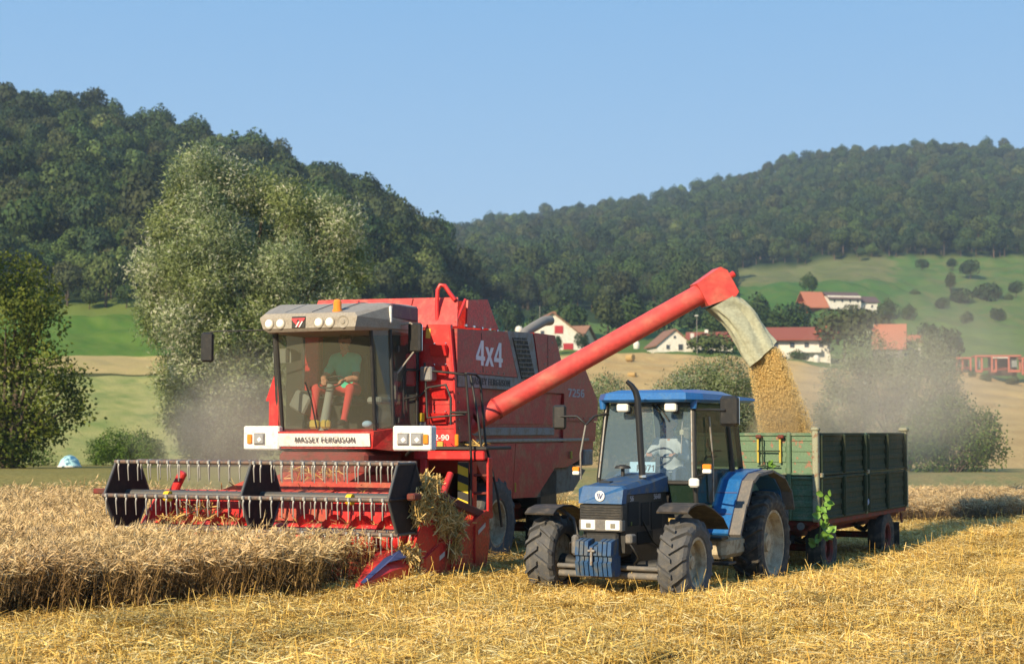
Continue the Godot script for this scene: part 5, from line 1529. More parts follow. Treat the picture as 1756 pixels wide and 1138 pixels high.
# ---------------------------------------------------------------- tractor
func build_tractor() -> void:
	var r := thing("tractor", "blue tractor with black exhaust stack and front weights, towing the green trailer", "tractor", txf)
	var blue: Material = mats["blue"]
	var blk: Material = mats["black"]
	var X := 0.055     # middle of the machine
	# hood
	var hb := MB.new()
	hb.loft([[V(X - 0.30, 1.24, 0.56), V(X + 0.30, 1.24, 0.56), V(X + 0.31, 1.42, 0.53), V(X + 0.27, 1.455, 0.49), V(X - 0.27, 1.455, 0.49), V(X - 0.31, 1.42, 0.53)],
		[V(X - 0.30, 1.24, 0.42), V(X + 0.30, 1.24, 0.42), V(X + 0.315, 1.43, 0.42), V(X + 0.27, 1.465, 0.42), V(X - 0.27, 1.465, 0.42), V(X - 0.315, 1.43, 0.42)]])
	part(r, "hood_nose", hb, mats["blue_nose"])
	hb = MB.new()
	hb.loft([[V(X - 0.295, 1.345, 0.41), V(X + 0.295, 1.345, 0.41), V(X + 0.30, 1.41, 0.41), V(X + 0.25, 1.46, 0.41), V(X - 0.25, 1.46, 0.41), V(X - 0.30, 1.41, 0.41)],
		[V(X - 0.31, 1.35, -0.3), V(X + 0.31, 1.35, -0.3), V(X + 0.31, 1.47, -0.3), V(X + 0.25, 1.535, -0.3), V(X - 0.25, 1.535, -0.3), V(X - 0.31, 1.47, -0.3)],
		[V(X - 0.33, 1.35, -0.92), V(X + 0.33, 1.35, -0.92), V(X + 0.32, 1.55, -0.92), V(X + 0.25, 1.60, -0.92), V(X - 0.25, 1.60, -0.92), V(X - 0.32, 1.55, -0.92)]])
	part(r, "hood", hb, mats["blue_dusty"])
	var lg := MB.new()
	lg.lathe([Vector2(0.066, 0), Vector2(0.066, 0.012), Vector2(0.058, 0.016), Vector2(0, 0.016)], V(X, 1.335, 0.555), V(0, 0, 1), 24)
	var lo := part(r, "badge", lg, mats["white_paint"])
	for q in [[-0.022, 0.3], [0.004, 0.3], [0.026, -0.5]]:
		part(lo, "badge_leaf", bx(V(X + q[0], 1.335, 0.573), V(0.016, 0.075, 0.006), 0.003, Basis(V(0, 0, 1), q[1])), mats["stripe_blue"])
	part(r, "grille", bx(V(X, 1.13, 0.47), V(0.60, 0.20, 0.14), 0.015), blk)
	for k in 5: part(r, "grille_slat", bx(V(X, 1.065 + 0.032 * k, 0.545), V(0.56, 0.010, 0.012), 0.003), mats["tyre"])
	var hp := part(r, "lamp_panel", bx(V(X, 0.965, 0.50), V(0.60, 0.15, 0.12), 0.015), mats["fender_grey"])
	for x in [-0.165, 0.175]:
		var hl := part(hp, "headlight", bx(V(X + x, 0.97, 0.562), V(0.20, 0.125, 0.03), 0.015), mats["white_lens"])
		hl.set_meta("label", "clear rectangular headlight")
		part(hp, "headlight_bulb", bx(V(X + x + 0.01, 0.965, 0.58), V(0.07, 0.06, 0.012), 0.005), mats["chrome"])
	part(r, "engine_cover", pr(sidep(X - 0.29, [[0.44, 0.62], [0.44, 1.235], [0.40, 1.34], [-0.94, 1.345], [-1.02, 0.84], [-0.6, 0.62]]), V(0.58, 0, 0)), blk)
	for q in [[0.18, 1.10, 0.34, 0.30], [-0.20, 1.08, 0.26, 0.30], [-0.58, 1.05, 0.36, 0.36], [-0.20, 0.78, 0.5, 0.16]]:
		part(r, "side_grille", bx(V(X + 0.292, q[1], q[0]), V(0.016, q[3], q[2]), 0.006), plain_mat("mesh_black", Color(0.009, 0.009, 0.009), 0.9))
	for s in [[0.22, "56"], [-0.62, "5640"]]: letters(r, s[1], 0.068, mats["text_grey"], on_side(X + 0.292, 1.295, s[0]), 1.15)
	part(r, "side_label", bx(V(X + 0.303, 0.98, 0.26), V(0.006, 0.05, 0.03), 0.001), plain_mat("label_green", Color(0.12, 0.16, 0.03), 0.6))
	part(r, "front_frame", bx(V(X, 0.72, 0.30), V(0.46, 0.32, 0.46), 0.03), blk)
	part(r, "gearbox", bx(V(X, 0.62, -1.3), V(0.46, 0.5, 2.6), 0.05), blk)
	part(r, "weight_carrier", bx(V(X + 0.36, 0.80, 0.42), V(0.10, 0.12, 0.16), 0.02), mats["fender_grey"])
	part(r, "weight_carrier", bx(V(X - 0.40, 0.70, 0.42), V(0.10, 0.26, 0.14), 0.03), mats["fender_grey"])
	for k in 8:
		var x := X - 0.27 + 0.064 * k
		var top := 0.80 if k != 3 and k != 4 else 0.74
		part(r, "weight", pr(sidep(x, [[0.44, 0.36], [0.44, 0.80], [0.58, top], [0.72, top - 0.03], [0.74, 0.60], [0.71, 0.58], [0.71, 0.53], [0.74, 0.51], [0.70, 0.34], [0.5, 0.33]]), V(0.05, 0, 0)), mats["blue_dusty"])
	part(r, "hitch_pin", tb([V(X - 0.03, 0.70, 0.76), V(X - 0.03, 0.48, 0.765)], 0.018, 7), mats["steel"])
	part(r, "hitch_pin", bx(V(X - 0.03, 0.66, 0.765), V(0.10, 0.03, 0.03), 0.008), mats["steel"])
	# hoses and a cable along the front
	for q in [[V(X + 0.24, 0.86, 0.40), V(X + 0.40, 0.70, 0.46), V(X + 0.44, 0.56, 0.34), V(X + 0.30, 0.46, 0.16)], [V(X - 0.26, 0.84, 0.40), V(X - 0.48, 0.72, 0.44), V(X - 0.55, 0.58, 0.28), V(X - 0.5, 0.48, 0.10)], [V(X + 0.30, 1.0, -0.1), V(X + 0.36, 0.72, -0.3), V(X + 0.33, 0.60, -0.7)]]:
		part(r, "hose", tb(q, 0.016, 6), blk)
	# axle
	part(r, "front_axle", tb([V(X - 0.80, 0.46, 0.02), V(X - 0.3, 0.40, 0.05), V(X + 0.3, 0.40, 0.05), V(X + 0.80, 0.46, 0.02)], [0.10, 0.09, 0.09, 0.10], 10), blk)
	part(r, "steering_rod", tb([V(X - 0.72, 0.42, 0.30), V(X + 0.72, 0.42, 0.30)], 0.032, 8), mats["fender_grey"])
	part(r, "steering_rod", tb([V(X - 0.72, 0.32, 0.26), V(X + 0.72, 0.32, 0.26)], 0.045, 8), mats["fender_grey"])
	wheel(r, V(X + 0.93, 0.50, 0.0), 0.56, 0.40, 0.31, 17, mats["tyre_grey"], mats["rim_cream"])
	wheel(r, V(X - 0.93, 0.50, 0.0), 0.56, 0.40, 0.31, 17, mats["tyre_grey"], mats["rim_cream"], true)
	wheel(r, V(X + 0.96, 0.57, -2.87), 0.74, 0.44, 0.46, 20, mats["tyre"], mats["rim_cream"])
	wheel(r, V(X - 0.96, 0.57, -2.87), 0.74, 0.44, 0.46, 20, mats["tyre"], mats["rim_cream"], true)
	part(r, "rear_axle", tb([V(X - 0.9, 0.57, -2.87), V(X + 0.9, 0.57, -2.87)], 0.13, 10), blk)
	# mudguards
	for s: float in [-1.0, 1.0]:
		var arc := []
		for q in [[0.43, 1.13], [0.33, 1.19], [0.12, 1.225], [-0.15, 1.22], [-0.5, 1.13], [-0.85, 1.0], [-1.02, 0.86]]: arc.append(V(0, q[1] - (0.0 if s > 0.0 else 0.06), q[0]))
		var b := MB.new()
		for k in arc.size() - 1:
			var x0: float = X + s * 0.93 - 0.21
			b.prism([arc[k] + V(x0, 0, 0), arc[k + 1] + V(x0, 0, 0), arc[k + 1] + V(x0, 0.022, 0.01), arc[k] + V(x0, 0.022, 0.01)], V(0.42, 0, 0))
		part(r, "front_mudguard", b, mats["fender_dark"])
		part(r, "mudguard_bracket", tb([V(X + s * 0.62, 0.55, -0.2), V(X + s * 0.72, 1.0, -0.15), V(X + s * 0.9, 1.14, -0.1)], 0.025, 6), mats["fender_grey"])
		var poly := [[-1.42, 0.78], [-1.72, 1.18], [-2.0, 1.49], [-2.25, 1.58], [-2.85, 1.62], [-3.35, 1.52], [-3.68, 1.32], [-3.82, 1.05]]
		b = MB.new()
		var gb := MB.new()
		for k in poly.size() - 1:
			var p0: Array = poly[k]
			var p1: Array = poly[k + 1]
			var n := Vector2(p1[1] - p0[1], p0[0] - p1[0]).normalized() * 0.03
			var xa := X + (0.66 if s > 0 else -0.98)
			b.prism([V(xa, p0[1], p0[0]), V(xa, p1[1], p1[0]), V(xa, p1[1] - absf(n.y) - 0.01, p1[0] - n.x), V(xa, p0[1] - absf(n.y) - 0.01, p0[0] - n.x)], V(0.32, 0, 0))
			var xb := X + (0.97 if s > 0 else -1.14)
			gb.prism([V(xb, p0[1] - 0.015, p0[0] - 0.05), V(xb, p1[1] - 0.015, p1[0] - 0.02), V(xb, p1[1] - 0.055, p1[0] - 0.05), V(xb, p0[1] - 0.055, p0[0] - 0.09)], V(0.17, 0, 0))
		part(r, "rear_mudguard", b, blue)
		part(r, "mudguard_flare", gb, mats["fender_grey"])
		var xi: float = X + s * 0.66
		part(r, "mudguard_side", pr(sidep(xi, [[-1.45, 0.80], [-1.72, 1.17], [-2.0, 1.46], [-2.25, 1.55], [-2.85, 1.58], [-3.3, 1.48], [-3.3, 0.9], [-2.0, 0.7]]), V(0.02, 0, 0)), blue)
		for q in [[-1.62, 1.03], [-1.85, 1.31]]: part(r, "seam", bx(V(X + s * 0.82, q[1], q[0] + 0.012), V(0.30, 0.02, 0.02), 0.004, Basis(V(1, 0, 0), 0.9)), mats["stripe_blue"])
	part(r, "fuel_tank", bx(V(X + 0.72, 0.58, -1.82), V(0.46, 0.30, 0.85), 0.06), mats["rim_cream"])
	part(r, "step", bx(V(X + 0.88, 0.38, -1.45), V(0.32, 0.04, 0.30), 0.01), blk)
	part(r, "step", bx(V(X + 0.84, 0.72, -1.35), V(0.26, 0.04, 0.26), 0.01), blk)
	# cab
	var ta: Material = mats["sky_tint_glass"]
	var gg: Material = mats["green_glass"]
	var A0 := V(X - 0.70, 1.50, -0.92); var A1 := V(X - 0.58, 2.54, -1.06)
	var B0 := V(X + 0.67, 1.50, -0.92); var B1 := V(X + 0.62, 2.54, -1.06)
	part(r, "windscreen", pr([A0, B0, B1, A1], V(0, 0, -0.004)), ta)
	part(r, "lower_pane", pr([V(X + 0.30, 1.50, -0.93), V(X + 0.67, 1.50, -0.93), V(X + 0.67, 1.05, -1.02), V(X + 0.40, 0.92, -1.02)], V(0, 0, -0.004)), gg)
	part(r, "door_pane", pr(sidep(X + 0.69, [[-0.95, 1.50], [-1.08, 2.52], [-2.14, 2.52], [-2.40, 1.62], [-1.85, 1.25], [-1.60, 0.95], [-1.06, 0.95]]), V(-0.004, 0, 0)), gg)
	part(r, "door_pane", pr(sidep(X - 0.69, [[-0.95, 1.50], [-1.08, 2.52], [-2.14, 2.52], [-2.40, 1.62], [-1.85, 1.25], [-1.60, 0.95], [-1.06, 0.95]]), V(0.004, 0, 0)), gg)
	part(r, "quarter_pane", pr(sidep(X + 0.66, [[-2.22, 2.52], [-2.46, 1.64], [-2.92, 1.64], [-2.70, 2.52]]), V(-0.004, 0, 0)), gg)
	part(r, "quarter_pane", pr(sidep(X - 0.66, [[-2.22, 2.52], [-2.46, 1.64], [-2.92, 1.64], [-2.70, 2.52]]), V(0.004, 0, 0)), gg)
	part(r, "rear_pane", pr([V(X - 0.60, 1.64, -2.95), V(X + 0.60, 1.64, -2.95), V(X + 0.58, 2.52, -2.73), V(X - 0.58, 2.52, -2.73)], V(0, 0, 0.004)), gg)
	for s: float in [-1.0, 1.0]:
		part(r, "cab_pillar", tb([V(X + s * 0.69, 0.95, -1.06), V(X + s * 0.70, 1.5, -0.93), V(X + s * 0.635, 2.56, -1.07)], 0.036, 8), blk)
		part(r, "pillar_trim", tb([V(X + s * 0.685, 1.52, -0.895), V(X + s * 0.625, 2.50, -1.025)], 0.014, 6), mats["steel"])
		part(r, "cab_pillar", tb([V(X + s * 0.69, 1.55, -2.44), V(X + s * 0.67, 2.56, -2.18)], 0.045, 8), blk)
		part(r, "cab_pillar", tb([V(X + s * 0.63, 1.58, -2.96), V(X + s * 0.61, 2.56, -2.72)], 0.04, 8), blk)
	part(r, "cab_sill", bx(V(X, 1.47, -0.95), V(1.36, 0.06, 0.08), 0.015), blk)
	part(r, "door_handle", tb([V(X + 0.73, 2.35, -1.42), V(X + 0.74, 1.75, -1.52), V(X + 0.73, 1.2, -1.55)], 0.014, 6), mats["steel"])
	part(r, "grab_handle", tb([V(X + 0.60, 2.05, -1.7), V(X + 0.60, 1.95, -1.72), V(X + 0.60, 1.88, -1.82), V(X + 0.60, 1.88, -2.2)], 0.014, 6), blk)
	part(r, "grab_handle", tb([V(X + 0.50, 1.5, -1.7), V(X + 0.50, 1.72, -1.75), V(X + 0.50, 1.80, -1.9), V(X + 0.50, 1.80, -2.3)], 0.016, 6), blk)
	var rf := MB.new()
	rf.loft([[V(X - 0.52, 2.55, -0.78), V(X + 0.62, 2.55, -0.78), V(X + 0.72, 2.54, -1.1), V(X + 0.74, 2.55, -2.3), V(X + 0.74, 2.57, -3.1), V(X - 0.74, 2.57, -3.1), V(X - 0.74, 2.54, -1.1)],
		[V(X - 0.54, 2.58, -0.74), V(X + 0.66, 2.58, -0.74), V(X + 0.77, 2.58, -1.1), V(X + 0.78, 2.59, -2.3), V(X + 0.79, 2.60, -3.16), V(X - 0.79, 2.60, -3.16), V(X - 0.78, 2.58, -1.1)],
		[V(X - 0.52, 2.67, -0.78), V(X + 0.64, 2.67, -0.78), V(X + 0.75, 2.665, -1.12), V(X + 0.76, 2.655, -2.3), V(X + 0.78, 2.63, -3.14), V(X - 0.78, 2.63, -3.14), V(X - 0.76, 2.665, -1.12)],
		[V(X - 0.40, 2.715, -0.95), V(X + 0.50, 2.715, -0.95), V(X + 0.58, 2.725, -1.4), V(X + 0.58, 2.715, -2.3), V(X + 0.5, 2.67, -2.9), V(X - 0.5, 2.67, -2.9), V(X - 0.58, 2.725, -1.4)]])
	part(r, "cab_roof", rf, blue)
	part(r, "roof_corner", tb([V(X + 0.67, 2.585, -1.0), V(X + 0.665, 2.46, -1.0)], [0.055, 0.045], 8), blue)
	part(r, "roof_corner", tb([V(X - 0.67, 2.585, -1.0), V(X - 0.665, 2.46, -1.0)], [0.055, 0.045], 8), blue)
	part(r, "headliner", bx(V(X, 2.525, -1.9), V(1.2, 0.03, 1.6), 0.01), mats["seat"])
	for x in [-0.30, 0.40]:
		var wl := part(r, "work_lamp", bx(V(X + x, 2.475, -0.86), V(0.17, 0.11, 0.10), 0.02), mats["white_lens"])
		part(wl, "lamp_bracket", bx(V(X + x + 0.04, 2.44, -0.95), V(0.08, 0.10, 0.06), 0.015), blk)
	# controls and seat
	part(r, "dashboard", bx(V(X, 1.38, -1.12), V(0.8, 0.18, 0.26), 0.04), mats["seat"])
	part(r, "steering_column", tb([V(X, 1.40, -1.10), V(X, 1.78, -1.38)], 0.04, 8), blk)
	var sw := MB.new()
	for k in 20:
		var a0 := TAU * k / 20.0
		var a1 := TAU * (k + 1) / 20.0
		sw.tube([V(0.2 * cos(a0), 0, 0.2 * sin(a0)), V(0.2 * cos(a1), 0, 0.2 * sin(a1))], 0.014, 6, false)
	sw.tube([V(-0.2, 0, 0), V(0.2, 0, 0)], 0.012, 5)
	part(r, "steering_wheel", sw, blk, Transform3D(Basis(V(1, 0, 0), 0.65), V(X, 1.80, -1.40)))
	part(r, "seat", bx(V(X, 1.40, -1.95), V(0.48, 0.12, 0.46), 0.05), mats["seat"])
	part(r, "backrest", bx(V(X, 1.75, -2.20), V(0.46, 0.60, 0.12), 0.05), mats["seat"])
	part(r, "cab_floor", bx(V(X, 1.02, -1.7), V(1.3, 0.06, 1.4), 0.01), blk)
	part(r, "rear_shelf", bx(V(X, 1.36, -2.6), V(1.25, 0.5, 0.66), 0.04), mats["seat"])
	var pl := part(r, "number_plate", bx(V(X - 0.09, 1.655, -1.02), V(0.38, 0.17, 0.012), 0.003, Basis(V(1, 0, 0), -0.15)), mats["plate_blue"])
	letters(pl, "P 971", 0.085, mats["text_dark"], Transform3D(Basis(V(1, 0, 0), -0.15), V(X - 0.04, 1.655, -1.012)), 0.95)
	part(r, "charm_chain", tb([V(X + 0.47, 2.42, -1.12), V(X + 0.46, 2.2, -1.10), V(X + 0.46, 1.85, -1.06)], 0.010, 5), mats["steel"])
	part(r, "charm", bx(V(X + 0.46, 2.14, -1.09), V(0.06, 0.07, 0.03), 0.012), mats["canvas"])
	part(r, "wiper", tb([V(X + 0.05, 2.52, -1.03), V(X + 0.16, 2.42, -1.01), V(X + 0.24, 2.28, -0.99)], 0.011, 5), blk)
	part(r, "wiper", tb([V(X + 0.12, 2.52, -1.03), V(X + 0.20, 2.44, -1.01), V(X + 0.31, 2.30, -0.99)], 0.011, 5), blk)
	# exhaust stack and air intake
	part(r, "exhaust_stack", tb([V(X + 0.22, 1.50, -0.30), V(X + 0.19, 2.0, -0.30), V(X + 0.155, 2.58, -0.30), V(X + 0.13, 2.68, -0.29), V(X + 0.08, 2.76, -0.27), V(X + 0.02, 2.815, -0.25)], [0.045, 0.045, 0.045, 0.043, 0.035, 0.028], 12), plain_mat("stack_black", Color(0.016, 0.016, 0.017), 0.28))
	part(r, "stack_clamp", tb([V(X + 0.22, 1.55, -0.30), V(X + 0.218, 1.58, -0.30)], 0.054, 12), mats["chrome"])
	var ic := MB.new()
	ic.lathe([Vector2(0.025, -0.14), Vector2(0.025, 0), Vector2(0.11, 0.0), Vector2(0.10, 0.03), Vector2(0.03, 0.05), Vector2(0, 0.05)], V(X - 0.16, 1.66, -0.52), Vector3.UP, 16)
	part(r, "air_intake", ic, blk)
	part(r, "hood_catch", bx(V(X - 0.12, 1.495, 0.10), V(0.16, 0.03, 0.12), 0.012), blk)
	# mirrors and markers
	mirror_part(r, "mirror", V(-1.16, 2.35, -0.75), V(0.19, 0.34, 0.10), 0.35)
	part(r, "mirror_arm", tb([V(-0.55, 2.40, -1.02), V(-0.68, 2.36, -0.85), V(-0.76, 2.24, -0.75), V(-0.80, 2.30, -0.72), V(-0.88, 2.36, -0.72), V(-1.15, 2.36, -0.72)], 0.016, 6), blk)
	part(r, "marker_arm", tb([V(-0.76, 2.24, -0.75), V(-0.84, 1.85, -0.75), V(-0.85, 1.50, -0.78)], 0.014, 6), mats["steel"])
	var mk := part(r, "marker_lamp", bx(V(-0.90, 1.64, -0.74), V(0.10, 0.06, 0.06), 0.01), mats["orange_lens"])
	part(mk, "lens", bx(V(-0.90, 1.585, -0.74), V(0.10, 0.05, 0.06), 0.01), mats["white_lens"])
	mirror_part(r, "mirror", V(1.31, 2.42, -0.78), V(0.27, 0.40, 0.13), -0.3)
	part(r, "mirror_arm", tb([V(X + 0.66, 2.44, -1.05), V(1.05, 2.44, -0.80), V(1.28, 2.43, -0.70)], 0.016, 6), blk)
	mk = part(r, "marker_lamp", bx(V(1.0, 1.69, -0.76), V(0.12, 0.065, 0.06), 0.01), mats["orange_lens"])
	part(mk, "lens", bx(V(1.0, 1.63, -0.76), V(0.12, 0.055, 0.06), 0.01), mats["white_lens"])
	part(r, "marker_arm", tb([V(X + 0.72, 1.55, -0.95), V(0.98, 1.60, -0.78)], 0.014, 6), blk)
	part(r, "side_lamp", bx(V(0.80, 1.475, -0.80), V(0.14, 0.12, 0.08), 0.03), mats["white_lens"])
	part(r, "drawbar_hitch", bx(V(X, 0.5, -3.5), V(0.16, 0.12, 0.5), 0.02), blk)

# ---------------------------------------------------------------- trailer
func board(root: Node3D, o: Vector3, ex: Vector3, ey: Vector3, n: Vector3, w: float, h: float, ups: int, m: Material, mr: Material) -> void:
	# a pressed steel drop side: sheet with long corrugations, edge frames and upright ribs; o is its lower corner
	var bs := Basis(ex, ey, n)
	var b := MB.new()
	b.box(o + ex * w * 0.5 + ey * h * 0.5, V(w, h, 0.025), 0.004, bs)
	var panel := part(root, "drop_side", b, m)
	var k := maxi(2, int(h / 0.155))
	for i in k:
		part(panel, "corrugation", bx(o + ex * w * 0.5 + ey * (h * (i + 0.5) / k) + n * 0.018, V(w * 0.97, h / k * 0.5, 0.016), 0.007, bs), m)
	for q in [[0.5, 0.025, w, 0.05], [0.5, h - 0.025, w, 0.05]]:
		part(panel, "frame_bar", bx(o + ex * w * 0.5 + ey * q[1] + n * 0.025, V(w, q[3], 0.05), 0.01, bs), mr)
	for i in ups:
		var t: float = (i + 0.5) / ups if ups > 1 else 0.5
		if ups == 3: t = [0.018, 0.5, 0.982][i]
		part(panel, "upright_rib", bx(o + ex * w * t + ey * h * 0.5 + n * 0.045, V(0.085, h * 0.95, 0.085), 0.025, bs), mr)

func build_trailer() -> void:
	var r := thing("farm_trailer", "green two-axle farm trailer with ribbed drop sides, being filled with grain", "trailer", rxf)
	var gm: Material = mats["tr_green"]
	var dk: Material = mats["tr_green_shaded"]
	var po: Material = mats["tr_post"]
	var y0 := 0.74; var ym := 1.45; var y1 := 2.13
	# front
	for q in [[y0, ym - y0 - 0.01, gm], [ym, y1 - ym, mats["tr_green_rust"]]]:
		board(r, V(-1.06, q[0], 0.0), V(1, 0, 0), V(0, 1, 0), V(0, 0, 1), 1.68, q[1], 1, q[2], gm)
		board(r, V(0.69, q[0], 0.0), V(1, 0, 0), V(0, 1, 0), V(0, 0, 1), 0.37, q[1], 0, q[2], gm)
	part(r, "front_post", bx(V(0.655, 1.44, 0.03), V(0.07, 1.40, 0.09), 0.015), gm)
	for s: float in [-1.0, 1.0]:
		part(r, "corner_post", bx(V(s * 1.09, 1.45, 0.02), V(0.10, 1.45, 0.11), 0.015), po)
		part(r, "corner_post", bx(V(s * 1.09, 1.45, -5.5), V(0.10, 1.45, 0.11), 0.015), po)
		part(r, "post_cap", bx(V(s * 1.09, 2.19, 0.02), V(0.13, 0.06, 0.14), 0.02), po)
		part(r, "post_cap", bx(V(s * 1.08, 2.19, -5.5), V(0.17, 0.07, 0.2), 0.02), po)
		part(r, "middle_post", bx(V(s * 1.10, 1.43, -2.72), V(0.08, 1.40, 0.09), 0.015), gm)
		for q in [[-0.05, y0], [-0.05, ym], [-2.78, y0], [-2.78, ym]]:
			var bh: float = (ym - y0 - 0.012) if q[1] == y0 else y1 - ym
			if s > 0.0: board(r, V(1.08, q[1], q[0]), V(0, 0, -1), V(0, 1, 0), V(1, 0, 0), 2.62, bh, 3, dk, dk)
			else: board(r, V(-1.08, q[1], q[0] - 2.62), V(0, 0, 1), V(0, 1, 0), V(-1, 0, 0), 2.62, bh, 3, dk, dk)
		for z in [-0.06, -2.72, -5.44]:
			part(r, "side_catch", bx(V(s * 1.155, ym + 0.01, z), V(0.05, 0.07, 0.10), 0.012), po)
	for q in [[y0, ym - y0 - 0.01], [ym, y1 - ym]]:
		board(r, V(1.06, q[0], -5.52), V(-1, 0, 0), V(0, 1, 0), V(0, 0, -1), 2.12, q[1], 3, dk, dk)
	part(r, "bed", bx(V(0, 0.70, -2.75), V(2.2, 0.08, 5.5), 0.01), mats["rust_red"])
	# ladder of yellow straps on the front board
	for x in [0.15, 0.52]:
		part(r, "ladder_strap", bx(V(x, 1.86, 0.075), V(0.035, 0.42, 0.02), 0.006), mats["yellow_dull"])
		part(r, "strap_hook", bx(V(x + 0.02, 2.07, 0.09), V(0.10, 0.06, 0.06), 0.015), mats["rust_red"])
	part(r, "ladder_rod", tb([V(0.23, 2.05, 0.10), V(0.24, 1.6, 0.10)], 0.012, 5), dk)
	part(r, "ladder_rung", tb([V(0.15, 1.84, 0.09), V(0.52, 1.84, 0.09)], 0.012, 5), dk)
	part(r, "ladder_rung", tb([V(0.15, 1.60, 0.09), V(0.52, 1.60, 0.09)], 0.012, 5), dk)
	# frame
	for s: float in [-1.0, 1.0]:
		part(r, "side_rail", pr([V(s * 1.10, 0.735, 0.05), V(s * 1.10, 0.735, -5.55), V(s * 0.95, 0.60, -5.4), V(s * 0.95, 0.60, 0.0)], V(-s * 0.06, -0.02, 0)), mats["rust_red"])
		part(r, "frame_beam", bx(V(s * 0.45, 0.52, -2.7), V(0.10, 0.20, 5.2), 0.015), mats["rust_red"])
		for z in [-0.7, -4.3]:
			wheel(r, V(s * 0.94, 0.27, z), 0.44, 0.30, 0.22, 0, mats["tyre"], mats["rust_red"], s < 0)
			part(r, "leaf_spring", tb([V(s * 0.62, 0.46, z + 0.5), V(s * 0.62, 0.36, z), V(s * 0.62, 0.46, z - 0.5)], 0.045, 6), blk_of())
		part(r, "mudflap", bx(V(s * 0.94, 0.22, -4.95), V(0.34, 0.52, 0.02), 0.005), mats["fender_dark"])
	for z in [-0.7, -4.3]: part(r, "axle", tb([V(-0.9, 0.27, z), V(0.9, 0.27, z)], 0.06, 8), mats["rust_red"])
	for z in [-0.1, -1.4, -2.7, -4.0, -5.3]: part(r, "cross_member", bx(V(0, 0.62, z), V(1.9, 0.09, 0.09), 0.01), mats["rust_red"])
	part(r, "drawbar", pr([V(-0.4, 0.42, -0.3), V(0.4, 0.42, -0.3), V(0.08, 0.45, 1.9), V(-0.08, 0.45, 1.9)], V(0, -0.10, 0)), mats["rust_red"])
	part(r, "turntable", bx(V(0, 0.48, -0.7), V(1.0, 0.12, 0.9), 0.02), mats["rust_red"])
	part(r, "support_ram", tb([V(0.62, 0.72, 0.16), V(0.62, 1.18, 0.16)], 0.055, 10), mats["fender_grey"])
	part(r, "reflector", tb([V(0.86, 0.66, 0.10), V(0.86, 0.66, 0.13)], 0.06, 14), mats["fender_grey"])
	part(r, "tail_hook", tb([V(1.0, 0.62, -5.5), V(1.0, 0.50, -5.52), V(1.02, 0.44, -5.5)], 0.02, 6), mats["rust_red"])
	part(r, "tail_hook", tb([V(0.7, 0.62, -5.5), V(0.7, 0.52, -5.52)], 0.025, 6), mats["rust_red"])
	part(r, "paper_tag", bx(V(1.15, 0.93, -2.72), V(0.01, 0.08, 0.14), 0.002, Basis(V(1, 0, 0), 0.4)), plain_mat("tag_blue", Color(0.18, 0.26, 0.42), 0.6))
	# load
	var g := FastNoiseLite.new(); g.seed = 4; g.frequency = 0.8
	var b := MB.new()
	var nx := 22; var nzz := 50
	var hh := func(i: int, j: int) -> Vector3:
		var x := -1.05 + 2.1 * i / nx
		var z := -0.02 - 5.46 * j / nzz
		var y := 1.15 + 0.75 * exp(-((x - 0.35) * (x - 0.35) + (z + 0.8) * (z + 0.8) * 0.7) / 0.9) + g.get_noise_2d(x * 2.0, z * 2.0) * 0.05
		return V(x, y, z)
	for i in nx:
		for j in nzz: b.quad(hh.call(i, j + 1), hh.call(i + 1, j + 1), hh.call(i + 1, j), hh.call(i, j))
	solo("grain_heap", "heap of golden grain lying in the green trailer", "grain", b.mesh(mot_mat("grain", Color(0.60, 0.39, 0.125), Color(0.50, 0.31, 0.095), 0.3, 0.7, 1.5, 0.9, 0.0, 81, 0.06, 0.3, 1.5)), rxf, "", "stuff")

func blk_of() -> Material:
	return mats["black"]

